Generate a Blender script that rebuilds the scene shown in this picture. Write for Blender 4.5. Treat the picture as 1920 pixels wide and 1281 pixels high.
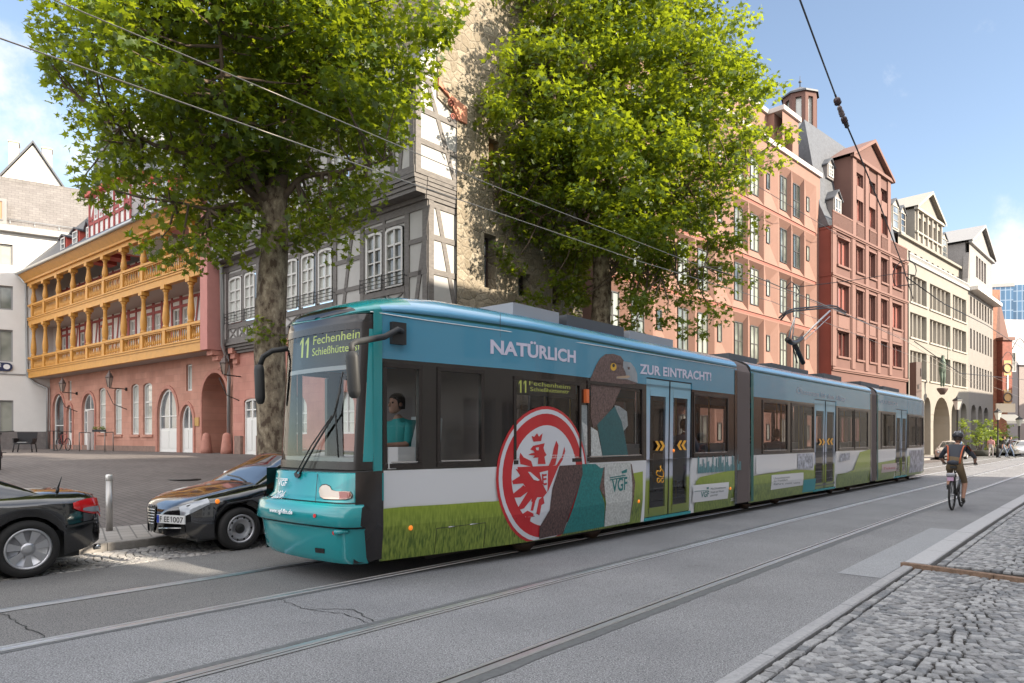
import bpy, bmesh, math, random
from math import sin, cos, pi, radians, sqrt, atan2, tan
import numpy as np
from mathutils import Vector, Matrix
for _o in list(bpy.data.objects): bpy.data.objects.remove(_o)
SC = bpy.context.scene
COL = SC.collection
random.seed(7)
# ------------------------------------------------------------- camera, sky, sun, exposure
F, HOR, EYE = 1300.0, 822.0, 1.6          # focal length and horizon row in photo pixels, eye height in m
cam = bpy.data.cameras.new('camera'); camo = bpy.data.objects.new('camera', cam); COL.objects.link(camo)
cam.sensor_width = 36; cam.lens = F/1920*36; cam.shift_y = (HOR-640.5)/1920
cam.clip_start = .05; cam.clip_end = 4000
camo.location = (0, 0, EYE); camo.rotation_euler = (pi/2, 0, 0)
SC.camera = camo
SUN_EL, SUN_AZ = radians(27), radians(120)     # azimuth clockwise from +Y
world = bpy.data.worlds.new('World'); SC.world = world; world.use_nodes = True
nt = world.node_tree; nt.nodes.clear()
def N(t, typ, **k):
    n = t.nodes.new(typ)
    for a, b in k.items(): setattr(n, a, b)
    return n
out = N(nt, 'ShaderNodeOutputWorld'); bg = N(nt, 'ShaderNodeBackground'); sky = N(nt, 'ShaderNodeTexSky', sky_type='NISHITA')
sky.sun_disc = False; sky.sun_elevation = SUN_EL; sky.sun_rotation = SUN_AZ; sky.air_density = 1.0; sky.dust_density = .4; sky.ozone_density = 1.5
bg.inputs[1].default_value = .09; CB = 10.2
tc = N(nt, 'ShaderNodeTexCoord'); mp = N(nt, 'ShaderNodeMapping'); mp.inputs['Scale'].default_value = (1.0, 1.0, 2.2); mp.inputs['Location'].default_value = (2.7, .4, .9)
nz = N(nt, 'ShaderNodeTexNoise'); nz.inputs['Scale'].default_value = 2.3; nz.inputs['Detail'].default_value = 9; nz.inputs['Roughness'].default_value = .56
rp = N(nt, 'ShaderNodeValToRGB'); rp.color_ramp.elements[0].position = .59; rp.color_ramp.elements[1].position = .82
mxc = N(nt, 'ShaderNodeMixRGB'); mxc.inputs[2].default_value = (9.5, 9.6, 9.9, 1)
mulc = N(nt, 'ShaderNodeMath', operation='MULTIPLY'); mulc.inputs[1].default_value = .0
nt.links.new(tc.outputs['Generated'], mp.inputs[0]); nt.links.new(mp.outputs[0], nz.inputs['Vector']); nt.links.new(nz.outputs['Fac'], rp.inputs[0])
nt.links.new(rp.outputs[0], mulc.inputs[0]); hsv = N(nt, 'ShaderNodeHueSaturation'); hsv.inputs["Saturation"].default_value = .86; hsv.inputs['Hue'].default_value = .499
nt.links.new(sky.outputs[0], hsv.inputs['Color']); nt.links.new(mulc.outputs[0], mxc.inputs[0]); nt.links.new(hsv.outputs[0], mxc.inputs[1])
# two real clouds: one low at the upper left, one near the horizon at the right
prev = mxc
for (dx, dy, dz), rad, sc_ in (((-.565, .745, .37), .17, 7.0), ((.575, .79, .20), .12, 6.0), ((-.47, .72, .52), .08, 8.0)):
    ds_ = N(nt, 'ShaderNodeVectorMath', operation='DISTANCE'); ds_.inputs[1].default_value = (dx, dy, dz); nt.links.new(tc.outputs['Generated'], ds_.inputs[0])
    n_ = N(nt, 'ShaderNodeTexNoise'); n_.inputs['Scale'].default_value = sc_; n_.inputs['Detail'].default_value = 10; n_.inputs['Roughness'].default_value = .62; nt.links.new(tc.outputs['Generated'], n_.inputs['Vector'])
    a_ = N(nt, 'ShaderNodeMapRange'); a_.inputs[1].default_value = rad; a_.inputs[2].default_value = 0; a_.inputs[3].default_value = -.22; a_.inputs[4].default_value = .22; nt.links.new(ds_.outputs['Value'], a_.inputs[0])
    s_ = N(nt, 'ShaderNodeMath', operation='ADD'); nt.links.new(a_.outputs[0], s_.inputs[0]); nt.links.new(n_.outputs['Fac'], s_.inputs[1])
    m_ = N(nt, 'ShaderNodeMapRange', interpolation_type='SMOOTHSTEP'); m_.inputs[1].default_value = .46; m_.inputs[2].default_value = .72; nt.links.new(s_.outputs[0], m_.inputs[0])
    x_ = N(nt, 'ShaderNodeMixRGB'); x_.inputs[2].default_value = (4.4, 4.45, 4.6, 1); nt.links.new(m_.outputs[0], x_.inputs[0]); nt.links.new(prev.outputs[0], x_.inputs[1]); prev = x_
mxc = prev
# unseen bright cloud bank added overhead and behind the camera to light shaded ground
sx3 = N(nt, 'ShaderNodeSeparateXYZ'); nt.links.new(tc.outputs['Generated'], sx3.inputs[0])
mr1 = N(nt, 'ShaderNodeMapRange', interpolation_type='SMOOTHSTEP'); mr1.inputs[1].default_value = .60; mr1.inputs[2].default_value = .80; nt.links.new(sx3.outputs['Z'], mr1.inputs[0])
mr2 = N(nt, 'ShaderNodeMapRange', interpolation_type='SMOOTHSTEP'); mr2.inputs[1].default_value = .30; mr2.inputs[2].default_value = -.25; nt.links.new(sx3.outputs['Y'], mr2.inputs[0])
mxm = N(nt, 'ShaderNodeMath', operation='MAXIMUM'); nt.links.new(mr1.outputs[0], mxm.inputs[0]); nt.links.new(mr2.outputs[0], mxm.inputs[1])
nz2 = N(nt, 'ShaderNodeTexNoise'); nz2.inputs['Scale'].default_value = 1.6; nz2.inputs['Detail'].default_value = 8; nt.links.new(mp.outputs[0], nz2.inputs['Vector'])
mr3 = N(nt, 'ShaderNodeMapRange'); mr3.inputs[1].default_value = .36; mr3.inputs[2].default_value = .56; mr3.inputs[3].default_value = .25; nt.links.new(nz2.outputs['Fac'], mr3.inputs[0])
mlt = N(nt, 'ShaderNodeMath', operation='MULTIPLY'); nt.links.new(mxm.outputs[0], mlt.inputs[0]); nt.links.new(mr3.outputs[0], mlt.inputs[1])
mxb = N(nt, 'ShaderNodeMixRGB'); mxb.inputs[2].default_value = (CB, CB*.985, CB*.99, 1); nt.links.new(mlt.outputs[0], mxb.inputs[0]); nt.links.new(mxc.outputs[0], mxb.inputs[1])
nt.links.new(mxb.outputs[0], bg.inputs[0]); nt.links.new(bg.outputs[0], out.inputs[0])
sd = Vector((sin(SUN_AZ)*cos(SUN_EL), cos(SUN_AZ)*cos(SUN_EL), sin(SUN_EL)))
sl = bpy.data.lights.new('sun', 'SUN'); sl.energy = 3.8; sl.angle = radians(.55); sl.color = (1, .89, .73)
so = bpy.data.objects.new('sun', sl); COL.objects.link(so); so.rotation_euler = (-sd).to_track_quat('-Z', 'Y').to_euler(); so.location = (30, 0, 40)
SC.view_settings.view_transform = 'Standard'; SC.view_settings.look = 'None'; SC.view_settings.exposure = 1.6; SC.view_settings.gamma = 1
SC.render.engine = 'CYCLES'; SC.cycles.max_bounces = 8; SC.cycles.transparent_max_bounces = 16; SC.cycles.use_denoising = True
try: SC.cycles.sample_clamp_indirect = 4; SC.cycles.caustics_reflective = False; SC.cycles.caustics_refractive = False
except Exception: pass
# ------------------------------------------------------------- street frame: s along the tracks, n to the right of the camera ray, slight bend
AZ = radians(40.5); TX, TY = sin(AZ), cos(AZ); NX, NY = cos(AZ), -sin(AZ)
def Cv(s): return 0 if s < 4 else (.02*(s-4)**2/32 if s < 20 else .16+.02*(s-20))
def P(s, n, z=0.0):
    n = n+Cv(s)
    return (s*TX+n*NX, s*TY+n*NY, z)
def gnd(x, y, z=0.0):
    Y = F*(EYE-z)/(y-HOR); return ((x-960)/F*Y, Y, z)
class Fr:                                  # a vertical facade plane: u to the right, v outwards, z up
    def __init__(s, ox, oy, dx, dy):
        L = sqrt(dx*dx+dy*dy); s.o = (ox, oy); s.d = (dx/L, dy/L); s.n = (dy/L, -dx/L); s.rot = atan2(s.d[1], s.d[0])
    def W(s, u, v, z): return (s.o[0]+s.d[0]*u+s.n[0]*v, s.o[1]+s.d[1]*u+s.n[1]*v, z)
    def px(s, x, y=0, v=0.0):
        k = (x-960)/F; ox = s.o[0]+s.n[0]*v; oy = s.o[1]+s.n[1]*v
        u = (k*oy-ox)/(s.d[0]-k*s.d[1]); Y = oy+s.d[1]*u
        return u, EYE+(HOR-y)*Y/F
    def U(s, x, v=0.0): return s.px(x, 0, v)[0]
    def Z(s, x, y, v=0.0): return s.px(x, y, v)[1]
# ------------------------------------------------------------- materials
MATS = {}
def M(name, col=(.5, .5, .5), rough=.6, metal=0.0, var=0.0, vs=3.0, bump=0.0, bs=20.0, spec=.5, emit=None, es=1.0, obj=False, alpha=None, coat=0.0, stretch=None, col2=None, trans=0.0):
    if name in MATS: return MATS[name]
    m = bpy.data.materials.new(name); m.use_nodes = True; t = m.node_tree; b = t.nodes['Principled BSDF']; MATS[name] = m
    b.inputs['Base Color'].default_value = (*col, 1); b.inputs['Roughness'].default_value = rough; b.inputs['Metallic'].default_value = metal
    b.inputs['Specular IOR Level'].default_value = spec
    if coat: b.inputs['Coat Weight'].default_value = coat; b.inputs['Coat Roughness'].default_value = .03
    if emit: b.inputs['Emission Color'].default_value = (*emit, 1); b.inputs['Emission Strength'].default_value = es
    if trans: b.inputs['Transmission Weight'].default_value = trans
    if var or bump:
        if obj: src = N(t, 'ShaderNodeTexCoord').outputs['Object']
        else: src = N(t, 'ShaderNodeNewGeometry').outputs['Position']
        if stretch:
            q = N(t, 'ShaderNodeMapping'); q.inputs['Scale'].default_value = stretch; t.links.new(src, q.inputs[0]); src = q.outputs[0]
        if var:
            n1 = N(t, 'ShaderNodeTexNoise'); n1.inputs['Scale'].default_value = vs; n1.inputs['Detail'].default_value = 6; n1.inputs['Roughness'].default_value = .65
            t.links.new(src, n1.inputs['Vector'])
            r = N(t, 'ShaderNodeValToRGB'); c2 = col2 or col
            r.color_ramp.elements[0].position = .3; r.color_ramp.elements[1].position = .7
            r.color_ramp.elements[0].color = (*[max(0, c*(1-var)) for c in col], 1); r.color_ramp.elements[1].color = (*[min(1, c*(1+var)) for c in c2], 1)
            t.links.new(n1.outputs['Fac'], r.inputs[0]); t.links.new(r.outputs[0], b.inputs['Base Color'])
        if bump:
            n2 = N(t, 'ShaderNodeTexNoise'); n2.inputs['Scale'].default_value = bs; n2.inputs['Detail'].default_value = 4
            bp = N(t, 'ShaderNodeBump'); bp.inputs['Strength'].default_value = bump; bp.inputs['Distance'].default_value = .02
            t.links.new(src, n2.inputs['Vector']); t.links.new(n2.outputs['Fac'], bp.inputs['Height']); t.links.new(bp.outputs[0], b.inputs['Normal'])
    return m
def glass(name, tint=(.6, .65, .65), refl=.9, mixf=.75):
    """thin pane: part see-through tint, part mirror by fresnel"""
    if name in MATS: return MATS[name]
    m = bpy.data.materials.new(name); m.use_nodes = True; t = m.node_tree; t.nodes.clear(); MATS[name] = m
    o = N(t, 'ShaderNodeOutputMaterial'); tr = N(t, 'ShaderNodeBsdfTransparent'); gl = N(t, 'ShaderNodeBsdfGlossy'); fr = N(t, 'ShaderNodeFresnel'); mx = N(t, 'ShaderNodeMixShader')
    tr.inputs[0].default_value = (*tint, 1); gl.inputs[0].default_value = (refl, refl, refl, 1); gl.inputs['Roughness'].default_value = .02; fr.inputs[0].default_value = 1.9
    ml = N(t, 'ShaderNodeMath', operation='MULTIPLY'); ml.inputs[1].default_value = mixf*1.3; ml.use_clamp = True
    t.links.new(fr.outputs[0], ml.inputs[0]); t.links.new(ml.outputs[0], mx.inputs[0]); t.links.new(tr.outputs[0], mx.inputs[1]); t.links.new(gl.outputs[0], mx.inputs[2]); t.links.new(mx.outputs[0], o.inputs[0])
    return m
def pane_mat(name, dark=(.03, .035, .04), light=(.5, .49, .45), thr=.5, rough=.06):
    """window pane with the room or curtain behind it; each object draws its own mix"""
    if name in MATS: return MATS[name]
    m = M(name, dark, rough, spec=.9); t = m.node_tree; b = t.nodes['Principled BSDF']
    oi = N(t, 'ShaderNodeObjectInfo'); r = N(t, 'ShaderNodeValToRGB'); r.color_ramp.elements[0].color = (*dark, 1); r.color_ramp.elements[1].color = (*light, 1)
    ge = N(t, 'ShaderNodeNewGeometry'); nn = N(t, 'ShaderNodeTexNoise'); nn.inputs['Scale'].default_value = .9
    ad = N(t, 'ShaderNodeMath', operation='ADD'); md = N(t, 'ShaderNodeMath', operation='MULTIPLY'); md.inputs[1].default_value = .6
    t.links.new(ge.outputs['Position'], nn.inputs['Vector']); t.links.new(oi.outputs['Random'], md.inputs[0]); t.links.new(md.outputs[0], ad.inputs[0]); t.links.new(nn.outputs['Fac'], ad.inputs[1])
    r.color_ramp.elements[0].position = thr; r.color_ramp.elements[1].position = thr+.45
    t.links.new(ad.outputs[0], r.inputs[0]); t.links.new(r.outputs[0], b.inputs['Base Color'])
    return m
# ------------------------------------------------------------- mesh builder
class MB:
    def __init__(s): s.v = []; s.f = []; s.m = []; s.sm = []
    def add(s, vs, fs, m=0, sm=False):
        o = len(s.v); s.v += [tuple(v) for v in vs]; s.f += [tuple(i+o for i in f) for f in fs]; s.m += [m]*len(fs); s.sm += [sm]*len(fs); return s
    def box(s, T, a, b, c, d, e, f, m=0):
        vs = [T(x, y, z) for z in (e, f) for y in (c, d) for x in (a, b)]
        return s.add(vs, [(0, 2, 3, 1), (4, 5, 7, 6), (0, 1, 5, 4), (2, 6, 7, 3), (0, 4, 6, 2), (1, 3, 7, 5)], m)
    def prism(s, T, pts, v0, v1, m=0, back=True, sm=False):    # pts: (u,z) polygon, front at v1
        n = len(pts); vs = [T(u, v1, z) for u, z in pts]+[T(u, v0, z) for u, z in pts]
        fs = [tuple(range(n))]+[(i, i+n, (i+1) % n+n, (i+1) % n) for i in range(n)]
        if back: fs.append(tuple(range(2*n-1, n-1, -1)))
        return s.add(vs, fs, m, sm)
    def flat(s, T, pts, v, m=0): return s.add([T(u, v, z) for u, z in pts], [tuple(range(len(pts)))], m)
    def tube(s, pts, r, seg=8, m=0, cap=True, sm=True):
        pts = [Vector(p) for p in pts]; n = len(pts); rs = r if isinstance(r, (list, tuple)) else [r]*n; vs = []
        up = Vector((0, 0, 1)); a = None
        for i, p in enumerate(pts):
            d = (pts[min(i+1, n-1)]-pts[max(i-1, 0)]).normalized()
            if a is None:
                a = d.cross(up)
                if a.length < .2: a = d.cross(Vector((1, 0, 0)))
            else: a = a-d*a.dot(d)
            a.normalize(); b = d.cross(a)
            vs += [p+(a*cos(2*pi*k/seg)+b*sin(2*pi*k/seg))*rs[i] for k in range(seg)]
        fs = [(i*seg+k, i*seg+(k+1) % seg, (i+1)*seg+(k+1) % seg, (i+1)*seg+k) for i in range(n-1) for k in range(seg)]
        if cap: fs += [tuple(range(seg-1, -1, -1)), tuple(range((n-1)*seg, n*seg))]
        return s.add(vs, fs, m, sm)
    def lathe(s, c, prof, seg=12, m=0, sm=True, axis=None):   # prof: (r, h)
        vs = []
        if axis is None: A, B, D = Vector((1, 0, 0)), Vector((0, 1, 0)), Vector((0, 0, 1))
        else:
            D = Vector(axis).normalized(); A = D.cross(Vector((0, 0, 1)))
            if A.length < .1: A = D.cross(Vector((1, 0, 0)))
            A.normalize(); B = D.cross(A)
        c = Vector(c)
        for r, h in prof: vs += [c+D*h+(A*cos(2*pi*k/seg)+B*sin(2*pi*k/seg))*r for k in range(seg)]
        n = len(prof)
        fs = [(i*seg+k, i*seg+(k+1) % seg, (i+1)*seg+(k+1) % seg, (i+1)*seg+k) for i in range(n-1) for k in range(seg)]
        fs += [tuple(range(seg-1, -1, -1)), tuple(range((n-1)*seg, n*seg))]
        return s.add(vs, fs, m, sm)
    def grid(s, rows, m=0, sm=True, close=False):
        n = len(rows[0]); vs = [p for r in rows for p in r]
        fs = [(i*n+k, i*n+(k+1) % n, (i+1)*n+(k+1) % n, (i+1)*n+k) for i in range(len(rows)-1) for k in range(n if close else n-1)]
        return s.add(vs, fs, m, sm)
    def build(s, name, mats, parent=None, org=None):
        me = bpy.data.meshes.new(name)
        o = Vector(org) if org is not None else (Vector(parent['_org']) if parent is not None else Vector((0, 0, 0)))
        me.from_pydata([(v[0]-o.x, v[1]-o.y, v[2]-o.z) for v in s.v], [], s.f)
        if not isinstance(mats, (list, tuple)): mats = [mats]
        for m in mats: me.materials.append(m)
        me.polygons.foreach_set('material_index', s.m); me.polygons.foreach_set('use_smooth', s.sm); me.update()
        ob = bpy.data.objects.new(name, me); COL.objects.link(ob)
        if parent is not None: ob.parent = parent; ob['_org'] = tuple(o)
        else:
            ob.location = o; ob['_org'] = tuple(o)
        return ob
def fixn(ob):
    bm = bmesh.new(); bm.from_mesh(ob.data); bmesh.ops.recalc_face_normals(bm, faces=bm.faces); bm.to_mesh(ob.data); bm.free(); return ob
def tag(o, label, cat, group=None, kind=None):
    o['label'] = label; o['category'] = cat
    if group: o['group'] = group
    if kind: o['kind'] = kind
    return o
def thing(name, label, cat, loc=(0, 0, 0), group=None):
    o = bpy.data.objects.new(name, None); COL.objects.link(o); o.location = loc; o['_org'] = tuple(loc); o.empty_display_size = .3
    return tag(o, label, cat, group)
def struct(ob): ob['kind'] = 'structure'; return ob
def inst(name, me, parent, loc, rot, mats=None):          # an object sharing mesh data at a world place
    ob = bpy.data.objects.new(name, me); COL.objects.link(ob)
    o = Vector(parent['_org']) if parent is not None else Vector((0, 0, 0))
    ob.parent = parent; ob.location = Vector(loc)-o; ob.rotation_euler = (0, 0, rot); ob['_org'] = tuple(o)
    return ob
def arc_top(a, b, ztop, rise, n=10, p=1.0):                # points from right springing over the top to left springing
    r = []
    for i in range(n+1):
        t = pi*i/n; r.append(((a+b)/2+(b-a)/2*cos(t), ztop-rise+rise*sin(t)**p))
    return r
def wall(mb, T, u0, u1, z0, z1, ops=(), v=0.0, depth=.25, m=0, mr=None, cuts=()):
    """wall face with real openings (a,b,c,d,rise) and their reveals"""
    mr = m if mr is None else mr
    us = sorted({u0, u1, *[x for x in cuts if u0 < x < u1], *[x for o in ops for x in (o[0], o[1]) if u0 < x < u1]}); zs = sorted({z0, z1, *[x for o in ops for x in (o[2], o[3]) if z0 < x < z1]})
    for i in range(len(us)-1):
        j = 0
        while j < len(zs)-1:
            cu = (us[i]+us[i+1])/2
            def hole(k):
                cz = (zs[k]+zs[k+1])/2
                return any(o[0] < cu < o[1] and o[2] < cz < o[3] for o in ops)
            if hole(j): j += 1; continue
            k = j
            while k+1 < len(zs)-1 and not hole(k+1): k += 1
            mb.add([T(us[i], v, zs[j]), T(us[i+1], v, zs[j]), T(us[i+1], v, zs[k+1]), T(us[i], v, zs[k+1])], [(0, 1, 2, 3)], m)
            j = k+1
    for o in ops:
        a, b, c, d = o[:4]; r = o[4] if len(o) > 4 else 0; dp = o[5] if len(o) > 5 else depth
        if r:
            top = arc_top(a, b, d, r)
            h = len(top)//2
            mb.add([T(b, v, d)]+[T(x, v, z) for x, z in top[:h+1]], [(0,)+tuple(range(1+h, 0, -1))], m)
            mb.add([T(a, v, d)]+[T(x, v, z) for x, z in top[h:]], [(0,)+tuple(range(len(top)-h, 0, -1))], m)
            ring = [(a, c)]+[(b, c)]+top
        else: ring = [(a, c), (b, c), (b, d), (a, d)]
        n = len(ring); vs = [T(x, v, z) for x, z in ring]+[T(x, v-dp, z) for x, z in ring]
        mb.add(vs, [(i, i+n, (i+1) % n+n, (i+1) % n) for i in range(n)], mr)
WIN = {}
def window(root, fr, a, b, c, d, v, mf, mg, cols=2, rows=3, rise=0, fw=.06, bar=.03, name='window', v2=.05, solid=0):
    """window part: frame with glazing bars, pane as sub-part; solid = height of a closed panel below (doors)"""
    w, h = round(b-a, 2), round(d-c, 2); key = (w, h, cols, rows, round(rise, 2), mf.name, fw, bar, solid)
    if key not in WIN:
        T = lambda u, v_, z: (u, -v_, z)
        def outl(i):
            if rise: return [(i, i), (w-i, i)]+arc_top(i, w-i, h-i, max(.02, rise-i*.3))
            return [(i, i), (w-i, i), (w-i, h-i), (i, h-i)]
        mb = MB(); o, q = outl(0), outl(fw); n = len(o)
        for i in range(n):
            j = (i+1) % n
            vs = [T(*p) for p in ((o[i][0], v2, o[i][1]), (o[j][0], v2, o[j][1]), (q[j][0], v2, q[j][1]), (q[i][0], v2, q[i][1]), (q[i][0], 0, q[i][1]), (q[j][0], 0, q[j][1]))]
            mb.add(vs, [(0, 1, 2, 3), (3, 2, 5, 4)], 0)
        def topz(x):
            if not rise: return h-fw
            c_ = max(-1, min(1, (x-w/2)/(w/2-fw))); return h-fw-rise+rise*sqrt(max(0, 1-c_*c_))
        zb = fw
        if solid:
            mb.box(T, fw, w-fw, 0, v2*.6, fw, solid); zb = solid
            k = max(1, cols)
            for i in range(k):
                x0 = fw+(w-2*fw)*i/k; x1 = fw+(w-2*fw)*(i+1)/k
                mb.box(T, x0+.06, x1-.06, v2*.6, v2*.9, fw+.1, solid-.1)
        for i in range(1, cols):
            x = fw+(w-2*fw)*i/cols; bw = bar*(1.8 if i*2 == cols else 1)
            mb.box(T, x-bw/2, x+bw/2, .004, v2*.8, zb, topz(x))
        for j in range(1, rows):
            z = zb+(h-fw-zb-(rise*.5 if rise else 0))*j/rows; bw = bar*(1.8 if (rows in (3, 4) and j == rows-1) else 1)
            if rise and z > h-rise:
                continue
            mb.box(T, fw, w-fw, .004, v2*.7, z-bw/2, z+bw/2)
        me = bpy.data.meshes.new('window_frame'); me.from_pydata(mb.v, [], mb.f); me.materials.append(mf); me.update()
        g = bpy.data.meshes.new('pane')
        pv = [T(u, .002, z) for u, z in outl(fw*.8)]; g.from_pydata(pv, [], [tuple(range(len(pv)))]); g.materials.append(mg); g.update()
        WIN[key] = (me, g)
    me, g = WIN[key]
    ob = inst(name, me, root, fr.W(a, v, c), fr.rot)
    p = bpy.data.objects.new('pane', g); COL.objects.link(p); p.parent = ob
    return ob
FONTS = {}
def text(T, s, u0, z0, u1, h, v, mat, parent=None, name='lettering', bold=0.0, fit=True, z1=None, m=None, depth=0, shear=0):
    """flat lettering fitted between u0 and u1 on a surface map T(u,v,z)"""
    c = bpy.data.curves.new('txt', 'FONT'); c.body = s; c.size = 1; c.offset = bold; c.resolution_u = 3; c.shear = shear; c.space_line = .9
    o = bpy.data.objects.new('txt', c); COL.objects.link(o); bpy.context.view_layer.update()
    me = bpy.data.meshes.new_from_object(o.evaluated_get(bpy.context.evaluated_depsgraph_get())); bpy.data.objects.remove(o)
    if not me.vertices: return None
    xs = [q.co.x for q in me.vertices]; x0, x1 = min(xs), max(xs); z1 = z0 if z1 is None else z1
    ys = [q.co.y for q in me.vertices]; ymax = .73 if '\n' not in s else max(ys); ymin = 0 if '\n' not in s else min(ys)
    k = (u1-u0)/(x1-x0) if fit else h
    mb = MB(); vs = []
    for q in me.vertices:
        x = q.co.x-x0; f = x/(x1-x0); vs.append(T(u0+x*k, v, z0+(z1-z0)*f+(q.co.y-ymin)/(ymax-ymin)*h))
    mb.add(vs, [tuple(p.vertices) for p in me.polygons]); bpy.data.meshes.remove(me)
    return mb.build(name, mat, parent) if mat is not None else mb
def digit1(T, u0, u1, z0, h, v, mat, parent):
    w = u1-u0; mb = MB(); mb.flat(T, [(u0+w*x, z0+h*y) for x, y in ((.42, 0), (.82, 0), (.82, 1), (.5, 1), (.05, .78), (.05, .62), (.42, .8))], v); return mb.build('digit', mat, parent)
def bodymesh(name, edges, mats, parent=None, org=(0, 0, 0), sub=2, extra=None):
    """one continuous skin from joints: edges = [(p, q, rp, rq, mat index)], colours by nearest bone"""
    pts, rad, es = [], [], []
    def idx(p, r):
        for i, q in enumerate(pts):
            if (Vector(q)-Vector(p)).length < 1e-4: return i
        pts.append(tuple(p)); rad.append(r); return len(pts)-1
    for p, q, rp, rq, m in edges:
        r2 = lambda r: r if isinstance(r, tuple) else (r, r)
        es.append((idx(p, r2(rp)), idx(q, r2(rq)), m))
    me = bpy.data.meshes.new('sk'); me.from_pydata(pts, [(a, b) for a, b, m in es], []); o = bpy.data.objects.new('sk', me); COL.objects.link(o)
    md = o.modifiers.new('s', 'SKIN'); md.use_smooth_shade = True
    for i, l in enumerate(me.skin_vertices[0].data): l.radius = rad[i]; l.use_root = (i == 0)
    sb = o.modifiers.new('b', 'SUBSURF'); sb.levels = sub; sb.render_levels = sub
    bpy.context.view_layer.update()
    r = bpy.data.meshes.new_from_object(o.evaluated_get(bpy.context.evaluated_depsgraph_get())); bpy.data.objects.remove(o)
    for m in mats: r.materials.append(m)
    V = [(Vector(pts[a]), Vector(pts[b]), m) for a, b, m in es]
    for p in r.polygons:
        c = p.center; best = 1e9
        for a, b, m in V:
            ab = b-a; t = max(0, min(1, (c-a).dot(ab)/max(1e-9, ab.length_squared))); dd = (c-a-ab*t).length
            if dd < best: best = dd; p.material_index = m
        p.use_smooth = True
    og = Vector(org)
    r.transform(Matrix.Translation(-og)); ob = bpy.data.objects.new(name, r); COL.objects.link(ob)
    if parent is not None: ob.parent = parent
    else: ob.location = og
    ob['_org'] = tuple(org)
    return ob

def carve(pts, smin, smax, step, zs):
    """cut a flat polygon (u,z) into cells so that it can follow a curved surface"""
    bm = bmesh.new(); f = bm.faces.new([bm.verts.new((u, 0, z)) for u, z in pts]); 
    k = math.ceil(smin/step)
    while k*step < smax:
        bmesh.ops.bisect_plane(bm, geom=bm.verts[:]+bm.edges[:]+bm.faces[:], plane_co=(k*step, 0, 0), plane_no=(1, 0, 0), dist=1e-6); k += 1
    for z in zs: bmesh.ops.bisect_plane(bm, geom=bm.verts[:]+bm.edges[:]+bm.faces[:], plane_co=(0, 0, z), plane_no=(0, 0, 1), dist=1e-6)
    bm.verts.index_update(); r = [(v.co.x, v.co.z) for v in bm.verts], [[v.index for v in f.verts] for f in bm.faces]; bm.free(); return r
# ------------------------------------------------------------- ground, road, rails, pavements
def asphalt(name, a, b, sc=90.0, patch=.25):
    m = M(name, a, .92); t = m.node_tree; bs = t.nodes['Principled BSDF']; g = N(t, 'ShaderNodeNewGeometry')
    v = N(t, 'ShaderNodeTexVoronoi'); v.inputs['Scale'].default_value = sc; n1 = N(t, 'ShaderNodeTexNoise'); n1.inputs['Scale'].default_value = .7; n1.inputs['Detail'].default_value = 7
    n2 = N(t, 'ShaderNodeTexNoise'); n2.inputs['Scale'].default_value = 95; n2.inputs['Detail'].default_value = 2
    r = N(t, 'ShaderNodeValToRGB'); r.color_ramp.elements[0].color = (*a, 1); r.color_ramp.elements[1].color = (*b, 1); r.color_ramp.elements[0].position = .38; r.color_ramp.elements[1].position = .66
    mx = N(t, 'ShaderNodeMixRGB', blend_type='MULTIPLY'); mx.inputs[0].default_value = patch*2; r2 = N(t, 'ShaderNodeValToRGB'); r2.color_ramp.elements[0].position = .35; r2.color_ramp.elements[1].position = .65; r2.color_ramp.elements[0].color = (.62, .62, .64, 1)
    mv = N(t, 'ShaderNodeMixRGB', blend_type='MULTIPLY'); mv.inputs[0].default_value = .62
    hs = N(t, 'ShaderNodeHueSaturation'); hs.inputs['Saturation'].default_value = 0.0
    bp = N(t, 'ShaderNodeBump'); bp.inputs['Strength'].default_value = .5; bp.inputs['Distance'].default_value = .008
    for x in (v, n1, n2): t.links.new(g.outputs['Position'], x.inputs['Vector'])
    t.links.new(n2.outputs['Fac'], r.inputs[0]); t.links.new(n1.outputs['Fac'], r2.inputs[0]); t.links.new(r.outputs[0], mx.inputs[1]); t.links.new(r2.outputs[0], mx.inputs[2])
    t.links.new(v.outputs['Color'], hs.inputs['Color']); t.links.new(hs.outputs[0], mv.inputs[2]); t.links.new(mx.outputs[0], mv.inputs[1]); t.links.new(mv.outputs[0], bs.inputs['Base Color'])
    t.links.new(n2.outputs['Fac'], bp.inputs['Height']); t.links.new(bp.outputs[0], bs.inputs['Normal'])
    return m
ASPH = asphalt('asphalt', (.13, .132, .139), (.385, .388, .40))
ASPH2 = asphalt('asphalt_light', (.29, .3, .315), (.37, .38, .4), 140, .1)
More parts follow.
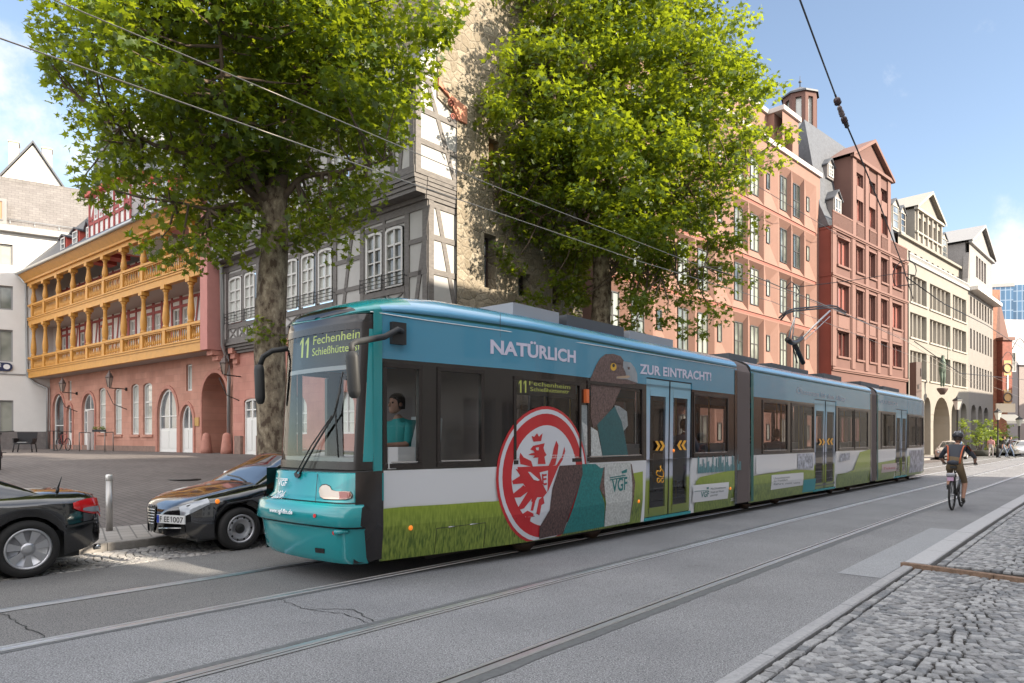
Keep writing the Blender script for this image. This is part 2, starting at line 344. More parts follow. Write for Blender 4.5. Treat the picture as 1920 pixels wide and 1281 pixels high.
def paving(name, a, b, mortar, bw, bh, rot=0.0, ms=.012):
    m = M(name, a, .85); t = m.node_tree; bs = t.nodes['Principled BSDF']; g = N(t, 'ShaderNodeNewGeometry'); mp = N(t, 'ShaderNodeMapping'); mp.inputs['Rotation'].default_value = (0, 0, rot)
    br = N(t, 'ShaderNodeTexBrick'); br.inputs['Scale'].default_value = 1; br.inputs['Brick Width'].default_value = bw; br.inputs['Row Height'].default_value = bh; br.inputs['Mortar Size'].default_value = ms
    br.inputs['Color1'].default_value = (*a, 1); br.inputs['Color2'].default_value = (*b, 1); br.inputs['Mortar'].default_value = (*mortar, 1)
    n1 = N(t, 'ShaderNodeTexNoise'); n1.inputs['Scale'].default_value = .5; n1.inputs['Detail'].default_value = 8; mx = N(t, 'ShaderNodeMixRGB', blend_type='MULTIPLY'); mx.inputs[0].default_value = .6
    r2 = N(t, 'ShaderNodeValToRGB'); r2.color_ramp.elements[0].position = .3; r2.color_ramp.elements[1].position = .7; r2.color_ramp.elements[0].color = (.55, .54, .53, 1)
    bp = N(t, 'ShaderNodeBump'); bp.inputs['Strength'].default_value = .4; bp.inputs['Distance'].default_value = .01
    t.links.new(g.outputs['Position'], mp.inputs[0]); t.links.new(mp.outputs[0], br.inputs['Vector']); t.links.new(g.outputs['Position'], n1.inputs['Vector']); t.links.new(n1.outputs['Fac'], r2.inputs[0])
    t.links.new(br.outputs['Color'], mx.inputs[1]); t.links.new(r2.outputs[0], mx.inputs[2]); t.links.new(mx.outputs[0], bs.inputs['Base Color']); t.links.new(br.outputs['Fac'], bp.inputs['Height']); bp.invert = True; t.links.new(bp.outputs[0], bs.inputs['Normal'])
    return m
PLAZA = paving('plaza_setts', (.125, .108, .1), (.155, .135, .125), (.075, .065, .06), .3, .15, AZ)
SIDE = paving('sidewalk_slabs', (.3, .275, .25), (.35, .325, .3), (.15, .14, .13), .35, .2, AZ+.3)
KERB = M('kerb_granite', (.3, .3, .31), .8, var=.18, vs=25, bump=.3, bs=60)
KERBD = M('kerb_dark', (.26, .24, .22), .85, var=.2, vs=14, bump=.3, bs=60)
RAIL = M('rail_steel', (.72, .74, .78), .33, .9, var=.06, vs=8)
GROOVE = M('rail_groove', (.02, .016, .014), .9)
SEAL = M('bitumen_seal', (.1, .105, .11), .6, var=.25, vs=20)
SS = [-14+i*1.0 for i in range(60)]+[46+i*6 for i in range(45)]
def strip(name, n0, n1, z, mat, ss=SS, z1=None, m=None):
    mb = MB(); rows = [[P(s, n0, z), P(s, n1, z if z1 is None else z1)] for s in ss]
    mb.grid(rows, sm=False); o = mb.build(name, mat); return struct(o)
mb = MB(); R_ = 900
mb.add([(-R_, -R_, -.03), (R_, -R_, -.03), (R_, R_, -.03), (-R_, R_, -.03)], [(0, 1, 2, 3)]); struct(mb.build('ground', asphalt('asphalt_far', (.12, .12, .12), (.3, .29, .28))))
strip('road', -6.3, -1.93, 0, ASPH)
strip('road', -9.4, -6.3, 0, asphalt('asphalt_shaded', (.1, .098, .098), (.3, .294, .29)))  # darker left lane: shade of trees and tram put into the asphalt colour
# rails: sealing strip, groove and head of each grooved rail
for k, (nc, side) in enumerate([(-7.775, 1), (-6.305, -1), (-4.69, 1), (-3.24, -1)]):
    mb = MB(); random.seed(k+3)
    L, Rr = [], []
    s = -14.0
    ss = []
    while s < 60: ss.append(s); s += .12
    ss += [60+i*8 for i in range(30)]
    wl, wr = ((.09, .05), (.055, .07), (.13, .06), (.06, .125))[k]
    rows = [[P(s_, nc-wl-random.uniform(0, .022), .004), P(s_, nc+wr+random.uniform(0, .02), .004)] for s_ in ss]
    mb.grid(rows, 0, False)
    S2 = [q for q in SS]
    h0, h1 = (nc-.03, nc+.03); g0, g1 = (h1, h1+.04) if side > 0 else (h0-.04, h0); l0, l1 = (g1, g1+.018) if side > 0 else (g0-.018, g0)
    mb.grid([[P(s_, g0, .006), P(s_, g1, .006)] for s_ in S2], 2, False)
    for a_, b_ in ((h0, h1), (l0, l1)):
        mb.grid([[P(s_, a_, .006), P(s_, a_+.004, .016), P(s_, b_-.004, .016), P(s_, b_, .006)] for s_ in S2], 1, False)
    struct(mb.build('tram_rail', [SEAL, RAIL, GROOVE]))
# cracks in the asphalt
mb = MB(); random.seed(5)
for pts in ([(520, 1123), (575, 1142), (640, 1150), (692, 1168)], [(5, 1150), (40, 1172), (85, 1192), (70, 1204), (40, 1203)], [(575, 1142), (660, 1142), (700, 1165)], [(1290, 1062), (1310, 1061), (1345, 1064)]):
    g = [Vector(gnd(x, y, .005)) for x, y in pts]; L = []
    for a_, b_ in zip(g, g[1:]):
        k = max(2, int((b_-a_).length/.06))
        for i in range(k): q = a_.lerp(b_, i/k); L.append(q+Vector((random.uniform(-.02, .02), random.uniform(-.02, .02), 0)))
    L.append(g[-1])
    rows = []
    for i, q in enumerate(L):
        d = (L[min(i+1, len(L)-1)]-L[max(i-1, 0)]).normalized(); w = random.uniform(.002, .007); nn = Vector((-d.y, d.x, 0))
        rows.append([q-nn*w, q+nn*w])
    mb.grid(rows, 0, False)
struct(mb.build('road_cracks', M('crack', (.02, .02, .02), .95)))
strip('road_patch', -2.42, -1.95, .004, ASPH2, [8.75+i*.5 for i in range(12)])
# setts: real stones in segmental arcs
def setts(name, s0, s1, n0, n1, z0, mat, size=.1, period=1.5, rise=.34, edge=2, seed=1, zf=None):
    random.seed(seed); mb = MB(); cell = size
    def stone(s, n, w, l, a):
        g = .019; w -= g; l -= g; z = z0+random.uniform(-.004, .005); ca, sa = cos(a), sin(a)
        pts = []
        for q, (dx, dy) in enumerate(((-1, -1), (1, -1), (1, 1), (-1, 1))):
            dx = dx*l/2+random.uniform(-.006, .006); dy = dy*w/2+random.uniform(-.006, .006); pts.append((dx, dy))
        if not (s0 <= s <= s1 and n0+.04 <= n <= n1-.04): return
        f = lambda q, k, zz: P(s+q[0]*k*ca-q[1]*k*sa, n+q[0]*k*sa+q[1]*k*ca, zz)
        t1, t2 = random.uniform(-.004, .004), random.uniform(-.004, .004)
        vs = [f(q, 1, z-.03) for q in pts]+[f(q, 1, z-.009) for q in pts]+[f(q, .84, z+(t1 if i < 2 else t2)) for i, q in enumerate(pts)]+[f((0, 0), 1, z+.006)]
        fs = [(i, (i+1) % 4, (i+1) % 4+4, i+4) for i in range(4)]+[(i+4, (i+1) % 4+4, (i+1) % 4+8, i+8) for i in range(4)]+[(8+i, 8+(i+1) % 4, 12) for i in range(4)]
        mb.add(vs, fs, random.choice((0, 0, 1, 1, 2)), False)
    for e in range(edge):
        s = s0
        while s < s1:
            l = random.uniform(.11, .15); stone(s+l/2, n0+size*(e+.5)+.02, size, l, 0); s += l
    nb = n0+size*edge+.02
    k = -4
    while s0+k*cell-rise < s1+rise:
        c = s0+k*cell
        n = nb-.01
        while n < n1:
            l = random.uniform(.085, .125)
            t = (((n+l/2-nb)/period) % 1)*2-1; off = rise*(1-t*t); sl = -2*t*rise*2/period
            st = l/sqrt(1+sl*sl); t = (((n+st/2-nb)/period) % 1)*2-1; off = rise*(1-t*t)
            stone(c-off, n+st/2, cell, l, pi/2-atan2(-sl, 1)); n += st
        k += 1
    return struct(mb.build(name, mat))
SETT = [M('sett_grey', (.21, .21, .215), .6, var=.3, vs=22, bump=.5, bs=70), M('sett_pale', (.3, .3, .305), .6, var=.25, vs=22, bump=.5, bs=70), M('sett_dark', (.15, .155, .165), .6, var=.3, vs=22, bump=.5, bs=70)]
SETTD = [M('settd_grey', (.27, .26, .25), .8, var=.3, vs=22, bump=.4, bs=70), M('settd_b', (.34, .32, .3), .8, var=.25, vs=22, bump=.4, bs=70), M('settd_c', (.2, .19, .19), .8, var=.3, vs=22, bump=.4, bs=70)]
JOINT = M('joint_sand', (.035, .03, .027), .95, var=.4, vs=30)
strip('sidewalk_bed', -1.93, .72, -.018, JOINT)
strip('house_sidewalk', .72, 7.4, .02, SIDE)
setts('cobbled_sidewalk', 2.0, 9.72, -1.81, .7, .005, SETT, seed=11, period=1.25, rise=.42)
setts('cobbled_driveway', 9.92, 30, -1.62, .7, .045, SETT, seed=12, period=1.05, rise=.4)
mb = MB(); mb.box(lambda a, b, c: P(9.82+a, b, c), 0.02, 21, -1.64, .7, -.03, .015); struct(mb.build('driveway_bed', JOINT))
def kerbs(name, s0, s1, n0, n1, z0, z1, mat, L=1.0, seed=1):
    random.seed(seed); mb = MB(); s = s0
    while s < s1:
        e = min(s1, s+L*random.uniform(.9, 1.1)); dz = random.uniform(-.003, .003); b = .012
        T = lambda a, v, z: P(a, v, z)
        rows = [[T(q, n0, z0), T(q, n0, z1-b+dz), T(q, n0+b, z1+dz), T(q, n1-b, z1+dz), T(q, n1, z1-b+dz), T(q, n1, z0)] for q in (s+.004, (s+e)/2, e-.004)]
        mb.grid(rows, 0, False); mb.add(rows[0], [tuple(range(6))]); mb.add(rows[-1], [tuple(range(5, -1, -1))]); s = e
    return struct(mb.build(name, mat))
kerbs('kerb', -6, 9.78, -1.93, -1.81, -.02, .02, KERB, 1.0, 3)
kerbs('kerb', 9.8, 60, -1.93, -1.66, -.02, .055, M('kerb_sunlit', (.38, .38, .395), .8, var=.12, vs=25, bump=.3, bs=60), 1.3, 4)  # far kerb paler: grazing sunlight put into the granite colour
mb = MB(); q0 = Vector(gnd(1690, 1062, .0)); q1 = Vector(gnd(1925, 1094, 0)); q1 = q0+(q1-q0)*2.0; d = (q1-q0).normalized(); nn = Vector((d.y, -d.x, 0))
T = lambda a, v, z: tuple(q0+d*a+nn*v+Vector((0, 0, z)))
x = 0
for L in (1.0, .95, 1.05): mb.box(T, x+.004, x+L-.004, -.06, .035, -.02, .052); x += L
struct(mb.build('driveway_kerb', M('kerb_brown', (.2, .13, .09), .85, var=.35, vs=18, bump=.5, bs=50)))
# left side: parking strip, kerb, pavement, plaza
strip('parking_bed', -10.77, -9.4, -.02, JOINT)
setts('parking_strip', -4, 16, -10.77, -9.4, .0, SETTD, seed=14, period=1.36, rise=.3, edge=1)
strip('parking_lane', -10.77, -9.4, .002, PLAZA, [16+i*2 for i in range(80)])
kerbs('kerb', -6, 120, -10.92, -10.77, -.02, .12, KERBD, 1.1, 6)
strip('sidewalk', -12.6, -10.92, .118, SIDE, z1=.118)
def plz(n):                                    # plaza height: rises gently away from the street
    if n > -12.6: return .118
    return .118+.85*min(1, (-12.6-n)/13.0)
mb = MB(); rows = []
for s in [-60+i*4 for i in range(40)]: rows.append([P(s, n, plz(n)) if s > -14 or n < -12.59 else P(s, n, plz(n)) for n in (-12.6, -14, -16, -18, -20, -22, -24, -25.6, -40, -70)])
mb.grid(rows, 0, False); struct(mb.build('plaza', PLAZA))
strip('far_sidewalk', 1.0, 2.4, .05, SIDE, [30+i*4 for i in range(60)])
# ------------------------------------------------------------- buildings on the left
SLATE = M('slate', (.085, .09, .1), .55, var=.3, vs=5, bump=.4, bs=25)
def bricky(name, a, b, mortar, bw, bh, T, ms=.008, bump=.3, rough=.85, noise=.5):
    m = M(name, a, rough); t = m.node_tree; bs = t.nodes['Principled BSDF']; g = N(t, 'ShaderNodeNewGeometry')
    # brick coordinates: u along facade direction T, z up
    du = N(t, 'ShaderNodeVectorMath', operation='DOT_PRODUCT'); du.inputs[1].default_value = (T[0], T[1], 0); sp_ = N(t, 'ShaderNodeSeparateXYZ'); cb = N(t, 'ShaderNodeCombineXYZ')
    br = N(t, 'ShaderNodeTexBrick'); br.inputs['Scale'].default_value = 1; br.inputs['Brick Width'].default_value = bw; br.inputs['Row Height'].default_value = bh; br.inputs['Mortar Size'].default_value = ms
    br.inputs['Color1'].default_value = (*a, 1); br.inputs['Color2'].default_value = (*b, 1); br.inputs['Mortar'].default_value = (*mortar, 1)
    n1 = N(t, 'ShaderNodeTexNoise'); n1.inputs['Scale'].default_value = 1.5; n1.inputs['Detail'].default_value = 8; mx = N(t, 'ShaderNodeMixRGB', blend_type='MULTIPLY'); mx.inputs[0].default_value = noise
    r2 = N(t, 'ShaderNodeValToRGB'); r2.color_ramp.elements[0].position = .3; r2.color_ramp.elements[1].position = .7; r2.color_ramp.elements[0].color = (.6, .58, .56, 1)
    bp = N(t, 'ShaderNodeBump'); bp.inputs['Strength'].default_value = bump; bp.inputs['Distance'].default_value = .01; bp.invert = True
    L = t.links.new
    L(g.outputs['Position'], du.inputs[0]); L(g.outputs['Position'], sp_.inputs[0]); L(du.outputs['Value'], cb.inputs[0]); L(sp_.outputs['Z'], cb.inputs[1]); L(cb.outputs[0], br.inputs['Vector'])
    L(g.outputs['Position'], n1.inputs['Vector']); L(n1.outputs['Fac'], r2.inputs[0]); L(br.outputs['Color'], mx.inputs[1]); L(r2.outputs[0], mx.inputs[2]); L(mx.outputs[0], bs.inputs['Base Color']); L(br.outputs['Fac'], bp.inputs['Height']); L(bp.outputs[0], bs.inputs['Normal'])
    return m
GLD = pane_mat('pane_dark', (.015, .018, .02), (.22, .24, .25), .55)
GLM = pane_mat('pane_mixed', (.03, .035, .035), (.55, .56, .52), .42)
WHITE = M('white_paint', (.72, .71, .68), .5)
WINW = M('window_offwhite', (.55, .53, .5), .5); GREYW = M('grey_white_paint', (.62, .61, .58), .5)
ORANGE = M('ochre_paint', (.56, .27, .05), .5, var=.12, vs=4, bump=.05)
REDP = M('red_timber', (.33, .055, .05), .6, var=.15, vs=8)
PINKP = M('pink_plaster', (.5, .22, .19), .85, var=.08, vs=2)
GZ = .95
# --- gallery house
G = Fr(-12.5, 28.0, .777, -.629); GW = -1.0
gl = thing('gallery_house', 'half-timbered house with two ochre balustraded wooden galleries above a red sandstone ground floor', 'house', G.W(-10, GW, GZ))
STONE = bricky('red_sandstone', (.50, .245, .18), (.58, .3, .225), (.42, .22, .17), .62, .3, G.d, .006, .25)
UL = G.U(57)
def gpx(x0, x1, yt, yb, v=GW):
    a, b = G.U(x0, v), G.U(x1, v); zt = G.Z((x0+x1)/2, yt, v); zb = GZ if yb is None else G.Z((x0+x1)/2, yb, v)
    return a, b, zb, zt
ops, wins = [], []
def gop(x0, x1, yt, yb, rise, kind, cols=2, rows=3, solid=0, dp=.16):
    a, b, c, d = gpx(x0, x1, yt, yb); w = b-a; r = rise*w; ops.append((a, b, c, d, r, dp)); wins.append((a, b, c, d, r, kind, cols, rows, solid))
gop(100, 121, 739, None, .5, 'door', 1, 2, 0); gop(126, 136, 760, None, .55, 'door', 1, 2, .95); gop(128, 134, 714, 751, 0, 'window', 1, 1)
gop(155, 178, 738, None, .5, 'open_door', 2, 2, .95); gop(185, 198, 727, 812, .18, 'window', 1, 3); gop(214, 228, 727, 815, .18, 'window', 1, 3)
gop(246, 260, 720, 815, .18, 'window', 1, 3); gop(268, 285, 718, 815, .18, 'window', 1, 3)
gop(296, 333, 729, None, .62, 'door', 2, 2, 1.1); gop(339, 363, 759, None, .72, 'door', 2, 2, 1.1); gop(349, 360, 683, 733, 0, 'window', 1, 1)
gop(380, 427, 699, None, .5, 'arch', 1, 1, 0, 2.2)
mb = MB(); wall(mb, G.W, UL, G.U(437, GW), GZ-.3, 5.2, ops, GW, .3, 0); mb.build('wall', [STONE], gl)
# passage end wall inside the arch, pale plaster on its right cheek
a, b, c, d, r = ops[-1][:5]
mb = MB(); mb.box(G.W, a-.1, a+.9, GW-2.4, GW-2.2, c, d+.2, 0); mb.box(G.W, a+.9, b+.3, GW-2.5, GW-2.2, c, d+.2, 1); mb.build('passage_wall', [M('passage_dark', (.3, .13, .1), .9), M('pale_plaster', (.62, .58, .54), .9)], gl)
mb = MB(); mb.box(G.W, a+.35, a+.6, GW-2.19, GW-2.16, GZ+2.0, GZ+2.35, 0); mb.build('wall_plate', M('navy_plate', (.02, .03, .08), .4), gl)
for (a, b, c, d, r, kind, cols, rows, solid) in wins:
    if kind == 'arch': continue
    if kind == 'open_door':
        m_ = (a+b)/2
        window(gl, G, a+.02, b-.02, d-r-.05, d-.02, GW-.14, WHITE, GLD, 2, 1, r*.96, .06, .04, 'fanlight')
        window(gl, G, a+.02, a+(b-a)*.38, c, d-r-.05, GW-.14, WHITE, GLD, 1, 2, 0, .07, .04, 'door', .06, .95)
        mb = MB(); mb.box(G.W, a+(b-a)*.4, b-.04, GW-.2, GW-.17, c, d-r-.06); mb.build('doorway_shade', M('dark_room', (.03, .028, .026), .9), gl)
        mb = MB(); mb.box(G.W, b-.12, b-.05, GW-.16, GW+.35, c+.03, d-r-.1); mb.build('door_leaf', WHITE, gl)
        continue
    window(gl, G, a+.01, b-.01, c+.01, d-.01, GW-.14, WHITE if kind == 'door' else GREYW, GLM if kind == 'window' else GLD, cols, rows, r*.98, .09 if kind == 'door' else .07, .05, kind, .06, solid)
    if kind == 'window' and rows == 3:
        mb = MB(); mb.box(G.W, a-.12, b+.12, GW, GW+.07, c-.12, c-.003); mb.build('window_sill', STONE, gl)
# raised arch surrounds
for (a, b, c, d, r, kind, *_) in wins:
    if kind in ('door', 'open_door', 'arch'):
        mb = MB(); o1 = [(b+.16, c)]+arc_top(a-.16, b+.16, d+.16, r+.1, 14)+[(a-.16, c)]; o0 = [(b+.004, c)]+arc_top(a-.004, b+.004, d+.004, r, 14)+[(a-.004, c)]
        n_ = len(o0)
        for i in range(n_-1):
            mb.add([G.W(o0[i][0], GW+.05, o0[i][1]), G.W(o0[i+1][0], GW+.05, o0[i+1][1]), G.W(o1[i+1][0], GW+.05, o1[i+1][1]), G.W(o1[i][0], GW+.05, o1[i][1]), G.W(o1[i+1][0], GW, o1[i+1][1]), G.W(o1[i][0], GW, o1[i][1]), G.W(o0[i+1][0], GW-.02, o0[i+1][1]), G.W(o0[i][0], GW-.02, o0[i][1])], [(0, 1, 2, 3), (3, 2, 4, 5), (1, 0, 7, 6)])
        mb.build('arch_surround', M('red_sandstone_trim', (.46, .21, .16), .8, var=.12, vs=6), gl)
mb = MB(); mb.box(G.W, UL, G.U(295, GW), GW, GW+.04, GZ-.3, GZ+.28); mb.build('plinth', M('plinth_stone', (.24, .16, .13), .9, var=.2, vs=5), gl)
# galleries
PW = 0.14
colx = [62, 84, 109, 136, 165, 196, 231, 268, 310, 357]; cu = [G.U(x) for x in colx]
UR = 0.0
def turned(c, z0, z1, r):
    h = z1-z0; pr = [(1.25, 0), (1.25, .05), (.9, .07), (1.0, .09), (1.25, .2), (1.3, .3), (1.1, .45), (.75, .7), (.7, .86), (.95, .88), (.7, .9), (.9, .93), (1.2, .95), (1.2, 1)]
    return [(r*a, z0+h*b) for a, b in pr]
def gallery(z0, z1, z2, z3):       # beam bottom, beam top, rail top, next beam bottom
    mb = MB(); mb.box(G.W, UL-.15, UR, -.16, .06, z0, z1); mb.box(G.W, UL-.2, UR, .06, .1, z1-.1, z1-.03); mb.box(G.W, UL-.2, UR, -.16, .12, z1, z1+.06); mb.build('gallery_beam', ORANGE, gl)
    mb = MB(); mb.box(G.W, UL-.15, UR, GW-.6, -.17, z0+.02, z0+.1); mb.build('soffit', M('soffit_grey', (.42, .38, .36), .9), gl)
    mb = MB(); mb.box(G.W, UL-.15, UR, -.14, .1, z2-.1, z2); mb.box(G.W, UL-.12, UR, -.09, .05, z2-.16, z2-.1); mb.build('handrail', ORANGE, gl)
    for u in cu:
        mb = MB(); mb.box(G.W, u-.13, u+.13, -.14, .085, z1+.06, z2-.1); mb.build('newel_post', ORANGE, gl)
        c = G.W(u, -.03, 0); mb = MB(); mb.lathe(c, [(r, h) for r, h in turned(c, z2+.001, z3-.18, .115)], 14); mb.box(G.W, u-.17, u+.17, -.2, .14, z3-.18, z3); mb.build('gallery_column', ORANGE, gl)
    ed = cu+[UR+.1]
    for a, b in zip(ed, ed[1:]):
        mb = MB(); k = 10 if b-a > 1.6 else 5; h = z2-.16-(z1+.06)
        for i in range(k):
            u = a+.13+(b-a-.26)*(i+.5)/k
            if u > UR-.03: continue
            c = G.W(u, -.02, 0); zz = z1+.06
            mb.lathe(c, [(r_*.001, zz+h*t_) for r_, t_ in ((42, 0), (42, .06), (24, .09), (50, .25), (52, .32), (30, .5), (20, .7), (18, .86), (34, .88), (34, 1))], 8)
        mb.build('balustrade', ORANGE, gl)
gallery(5.15, 5.6, 6.36, 8.23); gallery(8.23, 8.62, 9.45, 10.56)
# eaves and gallery fascia
mb = MB(); mb.box(G.W, UL-.2, UR+.0, -.16, .1, 10.56, 10.75); mb.box(G.W, UL-.3, UR+.35, -.1, .22, 10.75, 10.85)
mb.add([G.W(UL-.35, .2, 10.85), G.W(UR+.5, .2, 10.85), G.W(UR+.5, .55, 11.2), G.W(UL-.35, .55, 11.2)], [(0, 1, 2, 3)]); mb.build('eaves_fascia', ORANGE, gl)
mb = MB(); mb.tube([G.W(UL-.4, .6, 11.24), G.W(UR+.5, .6, 11.24)], .09, 8); mb.build('gutter', M('zinc', (.42, .43, .43), .35, .7), gl)
mb = MB(); mb.add([G.W(UL-.3, .55, 11.28), G.W(UR+.5, .55, 11.28), G.W(UR+.5, -3.6, 16.0), G.W(UL-.3, -3.6, 16.0), G.W(UL-.3, -8, 11.2), G.W(UR+.5, -8, 11.2)], [(0, 1, 2, 3), (3, 2, 5, 4), (0, 3, 4), (1, 5, 2)]); mb.build('roof', SLATE, gl)
# gallery back walls: white panels, red timbers, white windows
BW = -1.55
for z0, z1 in ((5.25, 8.25), (8.33, 10.6)):
    wz0, wz1 = (z0+.9, z0+2.45) if z0 < 8 else (z0+.75, z0+1.95)
    cells = []; u = UL+.3; k = 0; random.seed(3 if z0 < 8 else 4)
    while u < -1.4:
        cells.append((u, u+.72)); u += .95 if k % 2 == 0 else 1.9; k += 1
    mb = MB(); wall(mb, G.W, UL, .3, z0, z1, [(a, b, wz0, wz1) for a, b in cells], BW, .12, 0); mb.build('gallery_wall', [M('white_panel', (.75, .72, .68), .85)], gl)
    for a, b in cells: window(gl, G, a, b, wz0, wz1, BW-.1, WHITE, GLM, 2, 3, 0, .07, .03)
    mb = MB(); T = lambda a, v, z: G.W(a, BW+v, z)
    for a, b in cells:
        for q in (a-.13, b): mb.box(T, q, q+.13, 0, .04, z0, z1)
        mb.box(T, a, b, 0, .035, wz0-.14, wz0); mb.box(T, a, b, 0, .035, wz1, wz1+.13)
    mb.box(T, UL, .3, 0, .05, z0, z0+.15); mb.box(T, UL, .3, 0, .05, z1-.22, z1-.1)
    for (a, b), (c, d) in zip(cells, cells[1:]):
        if c-b > .5:
            mb.box(T, b+.13, c-.13, 0, .03, (z0+z1)/2-.07, (z0+z1)/2+.05); mb.flat(T, [(b+.2, z0+.1), (b+.36, z0+.1), (c-.25, z1-.1), (c-.4, z1-.1)], .028)
    mb.build('timber_frame', REDP, gl)
# left end wall of the galleries
mb = MB(); mb.box(G.W, UL-.16, UL, -1.6, -.2, 5.2, 10.6); mb.build('end_wall', M('white_panel2', (.6, .57, .54), .85), gl)
# pink end block with stepped consoles
a, b = .0, G.U(393); mb = MB(); mb.box(G.W, a, b, -1.5, .1, 5.15, 12.2); mb.build('end_pier', PINKP, gl)
mb = MB()
for i, (dv, zz) in enumerate(((-.12, 4.95), (-.35, 4.75), (-.6, 4.5))): mb.box(G.W, a+.1, b-.03, GW+.01, dv, zz, zz+.19)
mb.build('console', M('red_sandstone_trim'), gl)
# dormers
def slope(v): return 11.28+(.55-v)*(16-11.28)/4.15
def dormer(root, fr, a, b, v, z0, z1, peak, mf, mw, roofm, back=2.5, cols=2, nm='dormer', wy=.12):
    dm = MB(); cu_ = (a+b)/2; dm.prism(fr.W, [(a, z0), (b, z0), (b, z1), (cu_, peak), (a, z1)], v-back, v, 0); o = dm.build(nm, mf, root)
    dm = MB()
    for s_, e_ in ((a-wy, cu_), (b+wy, cu_)):
        q = z1-wy*(peak-z1)/((b-a)/2)
        vs = [fr.W(s_, v+.12, q), fr.W(e_, v+.12, peak+.03), fr.W(e_, v-back, peak+.03), fr.W(s_, v-back, q)]
        dm.add(vs+[(x, y, z-.09) for x, y, z in vs], [(0, 1, 2, 3), (4, 5, 6, 7), (0, 1, 5, 4), (0, 3, 7, 4)])
    dm.build('dormer_roof', roofm, o)
    window(root, fr, a+.12, b-.12, z0+.15, z1-.05, v+.01, mw, GLD, cols, 3, 0, .07, .03)
    return o
REDL = M('red_light', (.55, .1, .07), .6)
for x0, x1, y0, y1, yp in ((118, 129, 462, 445, 441), (140, 153, 458, 433, 428), (166, 174, 447, 425, 414)):
    a, b = G.U(x0), G.U(x1); v = .1; z0 = 11.3; z1 = G.Z((x0+x1)/2, y1); dormer(gl, G, a, b, v, z0, z1, G.Z((x0+x1)/2, yp), REDL, WHITE, SLATE, 2.5, 1)
# big half-timbered cross gable storey above the eaves
a, b = G.U(175), G.U(252); z0, z1 = 11.25, G.Z(175, 372)
mb = MB(); mb.box(G.W, a, b, -3.5, .15, z0, z1); cg = mb.build('cross_gable', M('white_panel'), gl)
mb = MB(); T = lambda q, v, z: G.W(q, .15+v, z)
for k in range(9): q = a+(b-a)*k/8; mb.box(T, q-.07, q+.07, 0, .05, z0, z1)
for zz in (z0, z0+1.0, z1-1.2, z1-.15): mb.box(T, a, b, 0, .045, zz, zz+.14)
mb.flat(T, [(a+.1, z0+1.05), (a+.26, z0+1.05), (a+.9, z1-.1), (a+.74, z1-.1)], .04); mb.flat(T, [(b-.1, z0+1.05), (b-.26, z0+1.05), (b-.9, z1-.1), (b-.74, z1-.1)], .04)
mb.build('timber_frame', REDP, gl)
mb = MB(); mb.box(G.W, a-.3, b+.3, -3.5, .35, z1, z1+.22); mb.build('gable_eaves', REDL, gl)
for k in (1, 2, 3, 4, 6): q = a+(b-a)*k/8; window(gl, G, q+.08, q+(b-a)/8-.08, z0+1.15, z1-.25, .16, WHITE, GLM, 2, 4, 0, .07, .03)
mb = MB(); mb.prism(lambda u_, v_, z: G.W(u_, v_, z), [(a-.3, z1+.2), (b+.3, z1+.2), ((a+b)/2+.8, z1+3.6), ((a+b)/2-.8, z1+3.6)], -4.5, .1); mb.build('gable_roof', M('slate_pale', (.2, .2, .21), .5, var=.2, vs=5), gl)
mb = MB(); a2 = G.U(262); mb.box(G.W, a2, a2+2.6, -2.5, -.2, 11.3, 13.2); mb.build('dormer', REDL, gl); window(gl, G, a2+.2, a2+1.2, 11.9, 13.0, -.19, WHITE, GLM, 2, 3); window(gl, G, a2+1.4, a2+2.4, 11.9, 13.0, -.19, WHITE, GLM, 2, 3)
# drainpipes
ZINC = M('zinc')
mb = MB(); mb.tube([G.W(UL-.4, .5, 11.2), G.W(UL-.42, .1, 10.7), G.W(UL-.36, .05, 5.3), G.W(UL-.2, -.3, 4.9), G.W(UL+.1, GW+.15, 4.6), G.W(UL+.1, GW+.15, GZ)], .07, 8); mb.build('drainpipe', ZINC, gl)
mb = MB(); u_ = G.U(434, GW); mb.tube([G.W(G.U(396), .18, 12), G.W(G.U(396)+.28, .0, 8.7), G.W(G.U(415, -.3), -.3, 8.4), G.W(G.U(415, -.3), -.35, 5.3), G.W(u_+.15, GW+.3, 4.9), G.W(u_+.18, GW+.2, 4.0), G.W(u_, GW+.12, 3.7), G.W(u_, GW+.12, GZ)], .075, 8); mb.build('drainpipe', ZINC, gl)
# wall details: plaques and hooks
mb = MB(); mb.box(G.W, G.U(365, GW), G.U(374, GW), GW, GW+.04, G.Z(370, 799, GW), G.Z(370, 783, GW)); mb.build('brass_plate', M('brass', (.4, .25, .08), .4, .6), gl)

# --- white plaster building at the far left
W = Fr(-27.9, 41.6, .843, .537)
wb = thing('plaster_building', 'white plaster office building with grey-framed windows and a steep slate roof at the left edge', 'building', W.W(-6, 0, GZ))
PLS = M('white_plaster', (.66, .635, .595), .9, var=.05, vs=1.0)
ops, wn = [], []
for x0, x1, y0, y1 in ((-1, 24, 459, 498), (-1, 24, 537, 582), (-1, 24, 619, 679), (-1, 25, 751, 818)):
    a, b = W.U(-28), W.U(x1); ops.append((a, b, W.Z(x1, y1), W.Z(x1, y0)))
for k in (1, 2):
    for o in list(ops[:4]): ops.append((o[0]-4.2*k, o[1]-4.2*k, o[2], o[3]))
ze = W.Z(60, 441)
mb = MB(); wall(mb, W.W, -22, 9, GZ-.3, ze, ops, 0, .2); mb.box(W.W, -22, 9, -8, -.3, GZ, ze); mb.build('wall', PLS, wb)
GF = M('grey_frame', (.24, .23, .22), .5)
for a, b, c, d in ops: window(wb, W, a, b, c, d, -.18, GF, pane_mat('pane_green', (.05, .06, .04), (.3, .3, .25), .5), 2, 1, 0, .09, .06)
